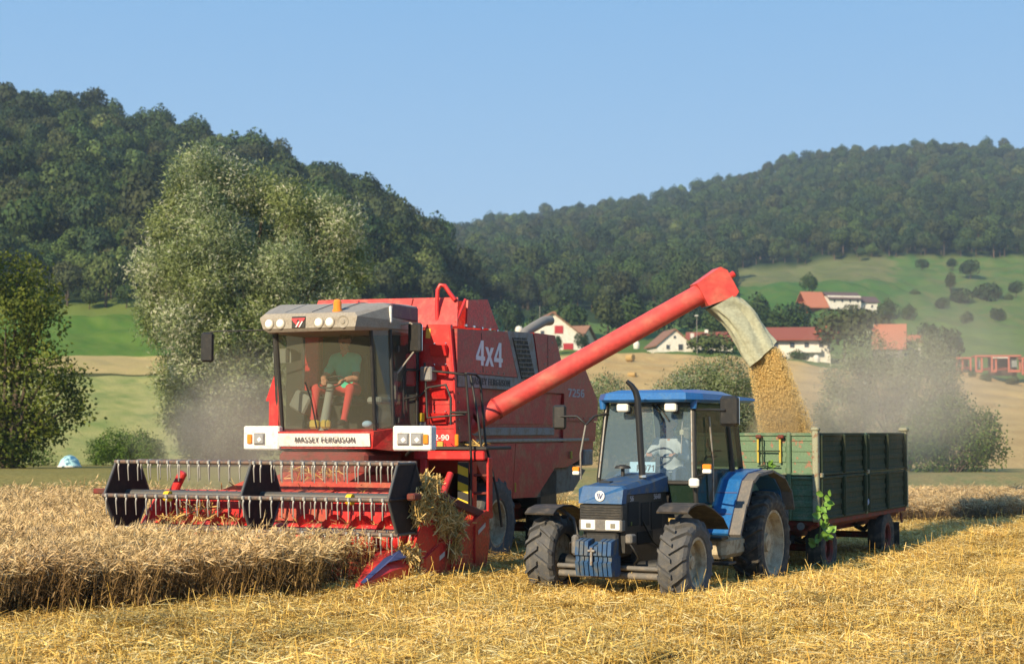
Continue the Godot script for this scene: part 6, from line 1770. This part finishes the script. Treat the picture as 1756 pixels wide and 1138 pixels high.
# ---------------------------------------------------------------- people: one smooth skin over a skeleton, meshed as surface nets
func skin(out: MB, bones: Array, cell: float, k: float) -> void:
	# bones: [from, to, radius there, radius here, colour]
	var lo := Vector3.INF
	var hi := -Vector3.INF
	for b in bones:
		var m := Vector3.ONE * (maxf(b[2], b[3]) + 3.0 * cell + 2.0 * k)
		lo = lo.min(b[0] - m).min(b[1] - m)
		hi = hi.max(b[0] + m).max(b[1] + m)
	var nn := Vector3i(((hi - lo) / cell).ceil()) + Vector3i.ONE
	var tot := nn.x * nn.y * nn.z
	var sum := PackedFloat32Array(); sum.resize(tot)
	var best := PackedFloat32Array(); best.resize(tot); best.fill(9.0)
	var who := PackedByteArray(); who.resize(tot)
	for bi in bones.size():
		var b: Array = bones[bi]
		var a: Vector3 = b[0]
		var d: Vector3 = b[1] - b[0]
		var l2 := maxf(d.length_squared(), 1e-9)
		var m := Vector3.ONE * (maxf(b[2], b[3]) + 2.0 * cell + 3.0 * k)
		var i0 := Vector3i(((a.min(b[1]) - m - lo) / cell).floor()).clamp(Vector3i.ZERO, nn - Vector3i.ONE)
		var i1 := Vector3i(((a.max(b[1]) + m - lo) / cell).ceil()).clamp(Vector3i.ZERO, nn - Vector3i.ONE)
		for z in range(i0.z, i1.z + 1):
			for y in range(i0.y, i1.y + 1):
				var row := (z * nn.y + y) * nn.x
				for x in range(i0.x, i1.x + 1):
					var p := lo + Vector3(x, y, z) * cell
					var t := clampf((p - a).dot(d) / l2, 0.0, 1.0)
					var f: float = p.distance_to(a + d * t) - lerpf(b[2], b[3], t)
					sum[row + x] += exp(-f / k)
					if f < best[row + x]:
						best[row + x] = f
						who[row + x] = bi
	var fld := PackedFloat32Array(); fld.resize(tot)
	for i in tot: fld[i] = -k * log(sum[i]) if sum[i] > 1e-30 else 1.0
	var vid := {}
	var vp := []
	var vn := []
	var vc := []
	var off := [0, 1, nn.x, nn.x + 1, nn.x * nn.y, nn.x * nn.y + 1, nn.x * nn.y + nn.x, nn.x * nn.y + nn.x + 1]
	for z in nn.z - 1:
		for y in nn.y - 1:
			for x in nn.x - 1:
				var i := (z * nn.y + y) * nn.x + x
				var neg := 0
				for q in 8:
					if fld[i + off[q]] < 0.0: neg += 1
				if neg == 0 or neg == 8: continue
				var acc := Vector3(); var cnt := 0
				for q in 8:
					for ax in 3:
						var bit := 1 << ax
						if q & bit: continue
						var f0 := fld[i + off[q]]
						var f1 := fld[i + off[q | bit]]
						if (f0 < 0.0) == (f1 < 0.0): continue
						var p := Vector3(q & 1, (q >> 1) & 1, (q >> 2) & 1)
						p[ax] += f0 / (f0 - f1)
						acc += p; cnt += 1
				vid[i] = vp.size()
				vp.append(lo + (Vector3(x, y, z) + acc / cnt) * cell)
				var gx := fld[i + 1] + fld[i + off[3]] + fld[i + off[5]] + fld[i + off[7]] - fld[i] - fld[i + off[2]] - fld[i + off[4]] - fld[i + off[6]]
				var gy := fld[i + off[2]] + fld[i + off[3]] + fld[i + off[6]] + fld[i + off[7]] - fld[i] - fld[i + 1] - fld[i + off[4]] - fld[i + off[5]]
				var gz := fld[i + off[4]] + fld[i + off[5]] + fld[i + off[6]] + fld[i + off[7]] - fld[i] - fld[i + 1] - fld[i + off[2]] - fld[i + off[3]]
				vn.append(Vector3(gx, gy, gz).normalized())
				vc.append(bones[who[i]][4])
	var st := [1, nn.x, nn.x * nn.y]
	for i in vid.keys():
		for ax in 3:
			var f0 := fld[i]
			var f1 := fld[i + st[ax]]
			if (f0 < 0.0) == (f1 < 0.0): continue
			var s1: int = st[(ax + 1) % 3]
			var s2: int = st[(ax + 2) % 3]
			if not (vid.has(i - s1) and vid.has(i - s2) and vid.has(i - s1 - s2)): continue
			var q := [vid[i], vid[i - s1], vid[i - s1 - s2], vid[i - s2]]
			var p: Vector3 = vp[q[0]]
			var fn: Vector3 = (vp[q[1]] - p).cross(vp[q[2]] - p)
			if fn.dot(vn[q[0]]) < 0.0: q.reverse()
			for t in [[0, 1, 2], [0, 2, 3]]:
				out.col = vc[q[0]]
				out.tri3(vp[q[t[0]]], vp[q[t[1]]], vp[q[t[2]]], vn[q[t[0]]], vn[q[t[1]]], vn[q[t[2]]])

func hand_bones(w: Vector3, dir: Vector3, palm_n: Vector3, thumb_side: float, c: Color) -> Array:
	# palm and five curled fingers; dir points along the hand, palm_n out of the palm
	var sd := dir.cross(palm_n).normalized() * thumb_side
	var o := []
	var kn := w + dir * 0.09
	for i in 4:
		var s := sd * (0.030 - 0.020 * i)
		o.append([w + s * 0.5, kn + s, 0.016, 0.012, c])
		var ln: float = [0.040, 0.046, 0.043, 0.034][i]
		var p1 := kn + s + dir * ln + palm_n * ln * 0.5
		var p2 := p1 + dir * ln * 0.15 + palm_n * ln * 0.8
		var p3 := p2 - dir * ln * 0.45 + palm_n * ln * 0.35
		o.append([kn + s, p1, 0.0105, 0.0095, c])
		o.append([p1, p2, 0.0095, 0.009, c])
		o.append([p2, p3, 0.009, 0.008, c])
	var t0 := w + dir * 0.025 + sd * 0.03
	var t1 := t0 + (sd * 0.8 + dir * 0.6 + palm_n * 0.5).normalized() * 0.045
	o.append([w, t0, 0.017, 0.014, c])
	o.append([t0, t1, 0.013, 0.011, c])
	o.append([t1, t1 + (dir * 0.7 + palm_n * 0.8).normalized() * 0.035, 0.011, 0.009, c])
	return o

func head_bones(h: Vector3, fw: Vector3, sc: Color, hair: Color, cap: bool) -> Array:
	# h: middle of the head; fw: where the face looks
	var up := Vector3.UP
	var sd := up.cross(fw).normalized()
	var eye := Color(0.03, 0.025, 0.02)
	var o := [
		[h + up * 0.035 - fw * 0.02, h + up * 0.03 + fw * 0.015, 0.088, 0.086, sc],
		[h - up * 0.02 + fw * 0.025, h - up * 0.075 + fw * 0.045, 0.066, 0.042, sc],
		[h + up * 0.01 + fw * 0.098, h - up * 0.028 + fw * 0.112, 0.010, 0.016, sc],
		[h - up * 0.064 + fw * 0.082 - sd * 0.018, h - up * 0.064 + fw * 0.082 + sd * 0.018, 0.009, 0.009, Color(0.35, 0.12, 0.09)],
		[h + up * 0.028 + fw * 0.092 - sd * 0.045, h + up * 0.030 + fw * 0.100 - sd * 0.018, 0.009, 0.009, sc * 0.9],
		[h + up * 0.028 + fw * 0.092 + sd * 0.045, h + up * 0.030 + fw * 0.100 + sd * 0.018, 0.009, 0.009, sc * 0.9]]
	for s in [-1.0, 1.0]:
		o.append([h + up * 0.010 + fw * 0.089 + sd * 0.032 * s, h + up * 0.010 + fw * 0.090 + sd * 0.034 * s, 0.011, 0.011, eye])
		o.append([h + up * 0.02 - fw * 0.005 + sd * 0.085 * s, h - up * 0.025 + sd * 0.082 * s, 0.014, 0.010, sc])
	o.append([h + up * 0.055 - fw * 0.035, h + up * 0.065 + fw * 0.02, 0.086, 0.080, hair])
	o.append([h + up * 0.0 - fw * 0.06, h - up * 0.05 - fw * 0.055, 0.062, 0.045, hair])
	if cap: o.append([h + up * 0.065 + fw * 0.09, h + up * 0.055 + fw * 0.15, 0.022, 0.010, hair])
	return o

# a seated driver; everything in the machine's own axes, hip is the middle of the hips
func driver(label: String, xf: Transform3D, hip: Vector3, head: Vector3, face: Vector3, hands: Array, knees: Array, feet: Array, shirt: Color, legs: Color, hair: Color, cap: bool, sleeves: bool) -> void:
	var sk := Color(0.42, 0.23, 0.15)
	var ns := head - V(0, 0.20, 0.03)
	var b := []
	b.append([hip - V(0.08, 0, 0), hip + V(0.08, 0, 0), 0.125, 0.125, legs])
	b.append([hip + V(0, 0.08, 0), hip.lerp(ns, 0.55), 0.135, 0.14, shirt])
	b.append([hip.lerp(ns, 0.5) - V(0.05, 0, 0), ns - V(0.09, 0.06, 0), 0.12, 0.10, shirt])
	b.append([hip.lerp(ns, 0.5) + V(0.05, 0, 0), ns + V(0.09, -0.06, 0), 0.12, 0.10, shirt])
	b.append([ns, head - V(0, 0.09, 0), 0.062, 0.056, sk])
	var hb := []
	for i in 2:
		var s: float = [-1.0, 1.0][i]
		var sh := ns + V(s * 0.185, -0.055, 0)
		var hd: Vector3 = hands[i]
		var mid := sh.lerp(hd, 0.5)
		var el := mid + V(s * 0.10, -0.13, -0.02)
		var wr := hd - (hd - el).normalized() * 0.08
		b.append([ns + V(s * 0.10, -0.05, 0), sh, 0.085, 0.075, shirt])
		b.append([sh, sh.lerp(el, 0.62), 0.072, 0.062, shirt])
		b.append([sh.lerp(el, 0.6), el, 0.050, 0.044, shirt if sleeves else sk])
		b.append([el, wr, 0.045, 0.030, shirt if sleeves else sk])
		b.append([el.lerp(wr, 0.7), wr, 0.034, 0.029, sk])
		var dir := (hd - el).normalized()
		hb.append(hand_bones(wr, dir, (V(0, -1, 0.2) - dir * dir.dot(V(0, -1, 0.2))).normalized(), -s, sk))
		var kn: Vector3 = knees[i]
		var ft: Vector3 = feet[i]
		b.append([hip + V(s * 0.10, -0.01, 0.04), kn, 0.095, 0.066, legs])
		b.append([kn, ft + V(0, 0.09, 0), 0.066, 0.045, legs])
		b.append([ft + V(0, 0.05, -0.03), ft + V(0, 0.035, 0.14), 0.045, 0.038, Color(0.03, 0.025, 0.02)])
	var out := MB.new()
	skin(out, b, 0.02, 0.018)
	skin(out, head_bones(head, face.normalized(), sk, hair, cap), 0.0085, 0.008)
	for q in hb: skin(out, q, 0.006, 0.004)
	var m: StandardMaterial3D = leaf_mat("person_skin", 0.0)
	m.backlight_enabled = false
	m.roughness = 0.75
	solo("person", label, "person", out.mesh(m), xf)

func build_people() -> void:
	driver("person in a green T-shirt and red trousers steering the harvester", cxf, V(-0.16, 2.80, 2.16), V(-0.18, 3.52, 2.26), V(-0.1, -0.25, 1), [V(-0.36, 2.93, 2.58), V(-0.06, 2.93, 2.56)], [V(-0.50, 2.80, 2.56), V(0.08, 2.80, 2.56)], [V(-0.46, 2.24, 2.72), V(0.06, 2.24, 2.72)], Color(0.08, 0.62, 0.40), Color(0.50, 0.06, 0.06), Color(0.10, 0.07, 0.05), false, false)
	driver("person in a light blue shirt and blue cap driving the tractor", txf, V(0.06, 1.56, -1.92), V(0.05, 2.24, -1.80), V(-0.75, -0.35, 0.8), [V(-0.13, 1.84, -1.48), V(0.24, 1.84, -1.48)], [V(-0.16, 1.56, -1.50), V(0.28, 1.56, -1.50)], [V(-0.16, 1.08, -1.30), V(0.28, 1.08, -1.30)], Color(0.42, 0.52, 0.58), Color(0.05, 0.08, 0.16), Color(0.035, 0.09, 0.26), true, true)

# ---------------------------------------------------------------- falling grain, tangled straw, twig, dust
func build_grain() -> void:
	var g := RandomNumberGenerator.new()
	g.seed = 31
	var a := V(4.13, 3.50, -25.35)
	var e := V(4.66, 1.75, -25.75)
	var path := func(t: float) -> Vector3: return V(lerpf(a.x, e.x, t * (1.15 - 0.15 * t)), lerpf(a.y, e.y, t), lerpf(a.z, e.z, t))
	var fnz := FastNoiseLite.new()
	fnz.seed = 9; fnz.frequency = 1.0
	var root := thing("grain_stream", "golden grain pouring from the canvas chute into the trailer", "grain", Transform3D(), "", "stuff")
	# the dense middle of the fall: three ragged strands
	var b := MB.new()
	for s in 3:
		var ox: float = [-0.12, 0.01, 0.12][s]
		var oz: float = [0.02, -0.05, 0.03][s]
		var rows := 40
		var seg := 20
		var pts := []
		for i in rows + 1:
			var t := float(i) / rows
			var c: Vector3 = path.call(t)
			c += V(ox * (1.0 + 0.6 * t), 0, oz)
			var ring := []
			for k in seg:
				var w := TAU * k / seg
				var r := lerpf(0.078, 0.035, t) * (1.0 + 0.9 * fnz.get_noise_3d(cos(w) * 1.6 + s * 5.0, t * 1.6, sin(w) * 1.6) + 0.35 * fnz.get_noise_3d(cos(w) * 5.0, t * 7.0 + s, sin(w) * 5.0))
				ring.append(c + V(cos(w) * r, 0, sin(w) * r * 0.8))
			pts.append(ring)
		for i in rows:
			for k in seg:
				var k2 := (k + 1) % seg
				b.quad(pts[i][k2], pts[i][k], pts[i + 1][k], pts[i + 1][k2])
	part(root, "falling_grain", b, mats["grain"])
	var km := MB.new()
	var pal := [Color(0.68, 0.49, 0.20), Color(0.62, 0.43, 0.165), Color(0.74, 0.56, 0.26)]
	km.col = Color(1, 1, 1)
	km.ball(V(0, 0, 0), V(0.0042, 0.010, 0.0042), 4, 3)
	var xs := []
	var cs := []
	for i in 110000:
		var t := pow(g.randf(), 0.9)
		var c: Vector3 = path.call(t)
		var wd := lerpf(0.15, 0.28, t)
		var st := g.randi() % 3
		c += V(([-0.12, 0.01, 0.12][st]) * (1.0 + 0.6 * t) + clampf(g.randfn(), -2.2, 2.2) * wd * 0.50, g.randfn() * 0.03, clampf(g.randfn(), -2.0, 2.0) * wd * 0.42)
		xs.append(Transform3D(Basis(Vector3(g.randfn(), 0, g.randfn()).normalized(), g.randfn() * 0.5).scaled(Vector3.ONE * g.randf_range(0.7, 1.25)), c))
		cs.append(pal[g.randi() % 3] * g.randf_range(0.8, 1.15))
	root.add_child(many("kernels", km.mesh(), xs, cs, mats["straw"]), true)

func tangle(called: String, label: String, blobs: Array, xf: Transform3D, per: int, sd: int) -> void:
	# blobs: [centre, radii, droop]
	var g := RandomNumberGenerator.new()
	g.seed = sd
	var b := MB.new()
	var pal := [Color(0.68, 0.47, 0.17), Color(0.58, 0.39, 0.13), Color(0.44, 0.29, 0.09), Color(0.74, 0.55, 0.25), Color(0.34, 0.22, 0.07)]
	for q in blobs:
		var c: Vector3 = q[0]
		var r: Vector3 = q[1]
		for i in int(per * (r.x * r.y + r.y * r.z + r.x * r.z) * 30.0):
			var n := Vector3(g.randfn(), g.randfn(), g.randfn()).normalized() * pow(g.randf(), 0.4)
			var d := (Vector3(g.randfn(), g.randfn() - q[2], g.randfn() + 0.3).normalized()) * g.randf_range(0.10, 0.32)
			b.col = pal[g.randi() % pal.size()] * g.randf_range(0.75, 1.15)
			strip(b, c + n * r - d * 0.5, d, d.cross(Vector3(g.randfn(), g.randfn(), g.randfn())).normalized(), g.randf_range(0.008, 0.019), g.randf_range(-0.02, 0.03))
	solo(called, label, "straw", b.mesh(mats["straw"]), xf, "", "stuff")

func build_tangles() -> void:
	tangle("tangled_straw", "clump of straw caught on the header's divider beside the reel end", [
		[V(2.16, 1.40, 4.3), V(0.20, 0.16, 0.34), 0.6], [V(2.20, 1.15, 4.45), V(0.14, 0.28, 0.26), 1.0], [V(2.24, 1.0, 3.95), V(0.14, 0.30, 0.32), 1.0], [V(2.26, 0.80, 3.55), V(0.12, 0.26, 0.26), 1.2], [V(2.28, 0.52, 3.6), V(0.08, 0.18, 0.2), 1.4],
		[V(2.12, 0.52, 4.75), V(0.16, 0.14, 0.22), 0.8], [V(2.14, 0.28, 4.70), V(0.12, 0.18, 0.20), 1.0], [V(2.30, 1.12, 4.85), V(0.06, 0.20, 0.14), 1.6]], cxf, 90, 41)
	tangle("straw_heap", "heap of cut straw lying in the header's far end behind the reel", [
		[V(-1.35, 0.92, 4.45), V(0.42, 0.20, 0.28), 0.3], [V(-1.75, 0.78, 4.6), V(0.25, 0.22, 0.25), 0.3], [V(-0.85, 0.82, 4.5), V(0.35, 0.16, 0.22), 0.3]], cxf, 26, 42)

func build_chaff() -> void:
	tangle("chaff", "chaff and straw bits lying on the harvester's ledges and header", [
		[V(1.5, 1.94, 1.5), V(0.42, 0.02, 0.42), 0.0], [V(-0.1, 1.52, 3.1), V(0.6, 0.12, 0.8), 0.0], [V(0.2, 1.33, 3.95), V(1.9, 0.03, 0.06), 0.2], [V(0.6, 0.86, 4.45), V(1.5, 0.06, 0.2), 0.0], [V(2.2, 0.92, 3.0), V(0.08, 0.10, 0.6), 0.4], [V(1.85, 0.5, 5.1), V(0.2, 0.12, 0.3), 0.5]], cxf, 9, 43)

func leaf_shape(l: float, w: float) -> MB:
	var b := MB.new()
	var r := [[0.0, 0.04], [0.22, 0.46], [0.45, 0.5], [0.7, 0.32], [0.9, 0.12], [1.0, 0.0]]
	for i in r.size() - 1:
		var a: Array = r[i]; var c: Array = r[i + 1]
		for s in [-1.0, 1.0]:
			var p0 := V(0, a[0] * l, -0.02 * sin(a[0] * 3.0)); var p1 := V(0, c[0] * l, -0.02 * sin(c[0] * 3.0))
			var q0 := V(s * a[1] * w, a[0] * l, 0.03 * a[1] - 0.02 * sin(a[0] * 3.0)); var q1 := V(s * c[1] * w, c[0] * l, 0.03 * c[1] - 0.02 * sin(c[0] * 3.0))
			b.face([p0, q0, q1, p1], V(0, 0, 1))
	return b

func build_twigs() -> void:
	var lm: StandardMaterial3D = plain_mat("fresh_leaf", Color(0.13, 0.27, 0.035), 0.5)
	lm.backlight_enabled = true; lm.backlight = Color(0.4, 0.4, 0.3)
	var g := RandomNumberGenerator.new()
	g.seed = 8
	var lf := leaf_shape(0.13, 0.11).mesh()
	var r := thing("leafy_twig", "bright green leafy twig wedged at the trailer's front corner", "twig", rxf)
	part(r, "stem", tb([V(1.12, 0.35, 0.10), V(1.18, 0.7, 0.10), V(1.20, 1.0, 0.07), V(1.26, 1.16, 0.05)], [0.014, 0.012, 0.009, 0.005], 6), plain_mat("stem_green", Color(0.07, 0.10, 0.03), 0.7))
	for q in [[1.25, 1.10, 3], [1.22, 1.02, 4], [1.16, 0.93, 3], [1.20, 0.82, 2], [1.20, 0.66, 4], [1.26, 0.58, 4], [1.24, 0.48, 3], [1.10, 0.45, 3], [1.06, 0.38, 3]]:
		for i in q[2]:
			var bs := Basis.from_euler(V(g.randf_range(-0.7, 0.7), g.randf_range(-0.9, 0.9), g.randf_range(-2.6, 1.6))).scaled(Vector3.ONE * g.randf_range(0.8, 1.25))
			part(r, "leaf", lf, lm, Transform3D(bs, V(q[0] + g.randf_range(-0.07, 0.07), q[1] + g.randf_range(-0.05, 0.05), 0.10 + g.randf_range(-0.05, 0.08))))
	r = thing("leafy_twig", "few green leaves poking up behind the tractor's rear mudguard", "twig", txf)
	part(r, "stem", tb([V(0.95, 1.50, -3.3), V(0.98, 1.72, -3.34)], [0.01, 0.006], 5), mats["stem_green"])
	for i in 6:
		var bs := Basis.from_euler(V(g.randf_range(-0.6, 0.6), g.randf_range(-0.9, 0.9), g.randf_range(-1.8, 1.8))).scaled(Vector3.ONE * g.randf_range(0.5, 0.8))
		part(r, "leaf", lf, lm, Transform3D(bs, V(0.97 + g.randf_range(-0.06, 0.06), 1.66 + g.randf_range(-0.06, 0.05), -3.32)))

func build_dust() -> void:
	var g := RandomNumberGenerator.new()
	g.seed = 17
	var sets := [
		["dust", "brown dust billowing at the harvester's far side above the reel", Color(0.97, 0.85, 0.70), [
			[430, 715, 25.6, 0.85, 0.30], [385, 700, 26.2, 0.80, 0.22], [345, 720, 26.6, 0.75, 0.15], [405, 770, 25.0, 0.75, 0.34], [450, 775, 24.0, 0.7, 0.36], [330, 770, 26.0, 0.7, 0.16], [500, 790, 22.6, 0.6, 0.34], [560, 790, 22.0, 0.45, 0.26], [370, 660, 27.0, 0.8, 0.10], [440, 660, 26.6, 0.7, 0.13], [300, 745, 27.0, 0.7, 0.08], [480, 830, 22.6, 0.55, 0.22]]],
		["dust", "grey dust drifting from the trailer over the willow bush", Color(0.97, 0.86, 0.72), [
			[1440, 690, 29.0, 1.0, 0.16], [1500, 700, 31.0, 1.2, 0.19], [1560, 690, 33.0, 1.3, 0.16], [1590, 650, 35.0, 1.3, 0.12], [1520, 640, 33.0, 1.2, 0.11], [1460, 730, 29.0, 0.9, 0.20], [1540, 735, 31.0, 1.0, 0.17], [1620, 700, 35.0, 1.2, 0.09], [1640, 620, 38.0, 1.6, 0.06], [1660, 560, 41.0, 2.0, 0.045], [1600, 780, 33.0, 1.2, 0.07], [1400, 680, 28.0, 0.8, 0.08], [1700, 600, 42.0, 1.8, 0.035], [1560, 600, 40.0, 2.6, 0.03], [1480, 740, 30.0, 1.6, 0.05], [1640, 740, 36.0, 2.4, 0.035], [1720, 690, 42.0, 2.6, 0.02]]]]
	sets.append(["grain_dust", "golden dust hanging round the falling grain", Color(0.96, 0.80, 0.52), [
		[1335, 735, 25.4, 0.42, 0.9], [1360, 715, 25.5, 0.32, 0.7], [1320, 700, 25.4, 0.32, 0.5], [1390, 735, 25.6, 0.30, 0.5]]])
	for s in sets:
		var root := thing(s[0], s[1], "", Transform3D(), "", "stuff")
		for q in s[3]:
			var c := at(q[0], q[1], q[2])
			for k in 3 if s[0] == "dust" else 2:
				var fm := FogMaterial.new()
				fm.albedo = s[2].linear_to_srgb()
				fm.density = q[4] * (0.15 if s[1].begins_with("brown") else (0.125 if s[0] == "dust" else 0.4))
				var f := FogVolume.new()
				f.shape = RenderingServer.FOG_VOLUME_SHAPE_ELLIPSOID
				var r: float = q[3] * g.randf_range(0.6, 1.5)
				f.size = V(r * 2.2, r * g.randf_range(1.5, 2.1), r * 2.0)
				f.material = fm
				f.name = "puff"
				root.add_child(f, true)
				f.position = c + V(g.randf_range(-0.4, 0.4), g.randf_range(-0.3, 0.3), g.randf_range(-0.4, 0.4)) * q[3]
				f.rotation.z = g.randf_range(-0.6, 0.6)

# ---------------------------------------------------------------- the place
func _ready() -> void:
	var cam := Camera3D.new()
	cam.name = "camera"
	add_child(cam)
	cam.position = V(0, EYE, 0)
	cam.rotation_degrees = V(3.69, 0, 0)
	cam.fov = 24.24
	cam.near = 0.1; cam.far = 8000.0
	cam.current = true
	var lens := CameraAttributesPhysical.new()
	lens.frustum_focal_length = 55.88
	lens.exposure_aperture = 2.2
	lens.frustum_focus_distance = 21.0
	lens.frustum_near = 0.1; lens.frustum_far = 8000.0
	cam.attributes = lens
	cam.fov = 24.24
	var env := Environment.new()
	var sky := Sky.new()
	var sm := ProceduralSkyMaterial.new()
	sm.sky_top_color = Color(0.075, 0.235, 0.47).linear_to_srgb()
	sm.sky_horizon_color = Color(0.36, 0.475, 0.575).linear_to_srgb()
	sm.sky_curve = 0.16
	sm.ground_horizon_color = Color(0.40, 0.42, 0.36).linear_to_srgb()
	sm.ground_bottom_color = Color(0.25, 0.20, 0.11).linear_to_srgb()
	sm.sun_angle_max = 20.0
	sky.sky_material = sm
	env.background_mode = Environment.BG_SKY
	env.sky = sky
	env.background_energy_multiplier = 1.0
	env.tonemap_mode = Environment.TONE_MAPPER_LINEAR
	env.tonemap_exposure = 1.65
	env.fog_enabled = true
	env.fog_light_color = Color(0.74, 0.84, 0.95)
	env.fog_density = 0.00017
	env.volumetric_fog_enabled = true
	env.volumetric_fog_density = 0.0
	env.sdfgi_enabled = true; env.ssao_enabled = true; env.ssil_enabled = true
	var we := WorldEnvironment.new()
	we.name = "environment"
	we.environment = env
	add_child(we)
	var sun := DirectionalLight3D.new()
	sun.name = "sun"
	add_child(sun)
	sun.light_energy = 1.6
	sun.light_color = Color(1.0, 0.915, 0.765)
	sun.light_angular_distance = 0.5
	sun.shadow_enabled = true
	sun.rotation_degrees = V(-27, -33, 0)     # from the left, behind the photographer

	grain_nz.seed = 2; grain_nz.noise_type = FastNoiseLite.TYPE_SIMPLEX_SMOOTH; grain_nz.frequency = 1.0; grain_nz.fractal_octaves = 3
	cxf = Transform3D(Basis(Vector3.UP, deg_to_rad(-22)), V(-1.57, 0, -25.83))
	txf = Transform3D(Basis(Vector3.UP, deg_to_rad(-28)), V(1.33, 0, -20.2))
	rxf = Transform3D(Basis(Vector3.UP, deg_to_rad(-28.5)), V(3.86, 0, -25.04))
	make_mats()
	build_land()
	build_trees()
	build_village()
	build_near_plants()
	build_combine()
	build_tractor()
	build_trailer()
	build_people()
	build_grain()
	build_tangles()
	build_chaff()
	build_twigs()
	build_crops()
	build_dust()
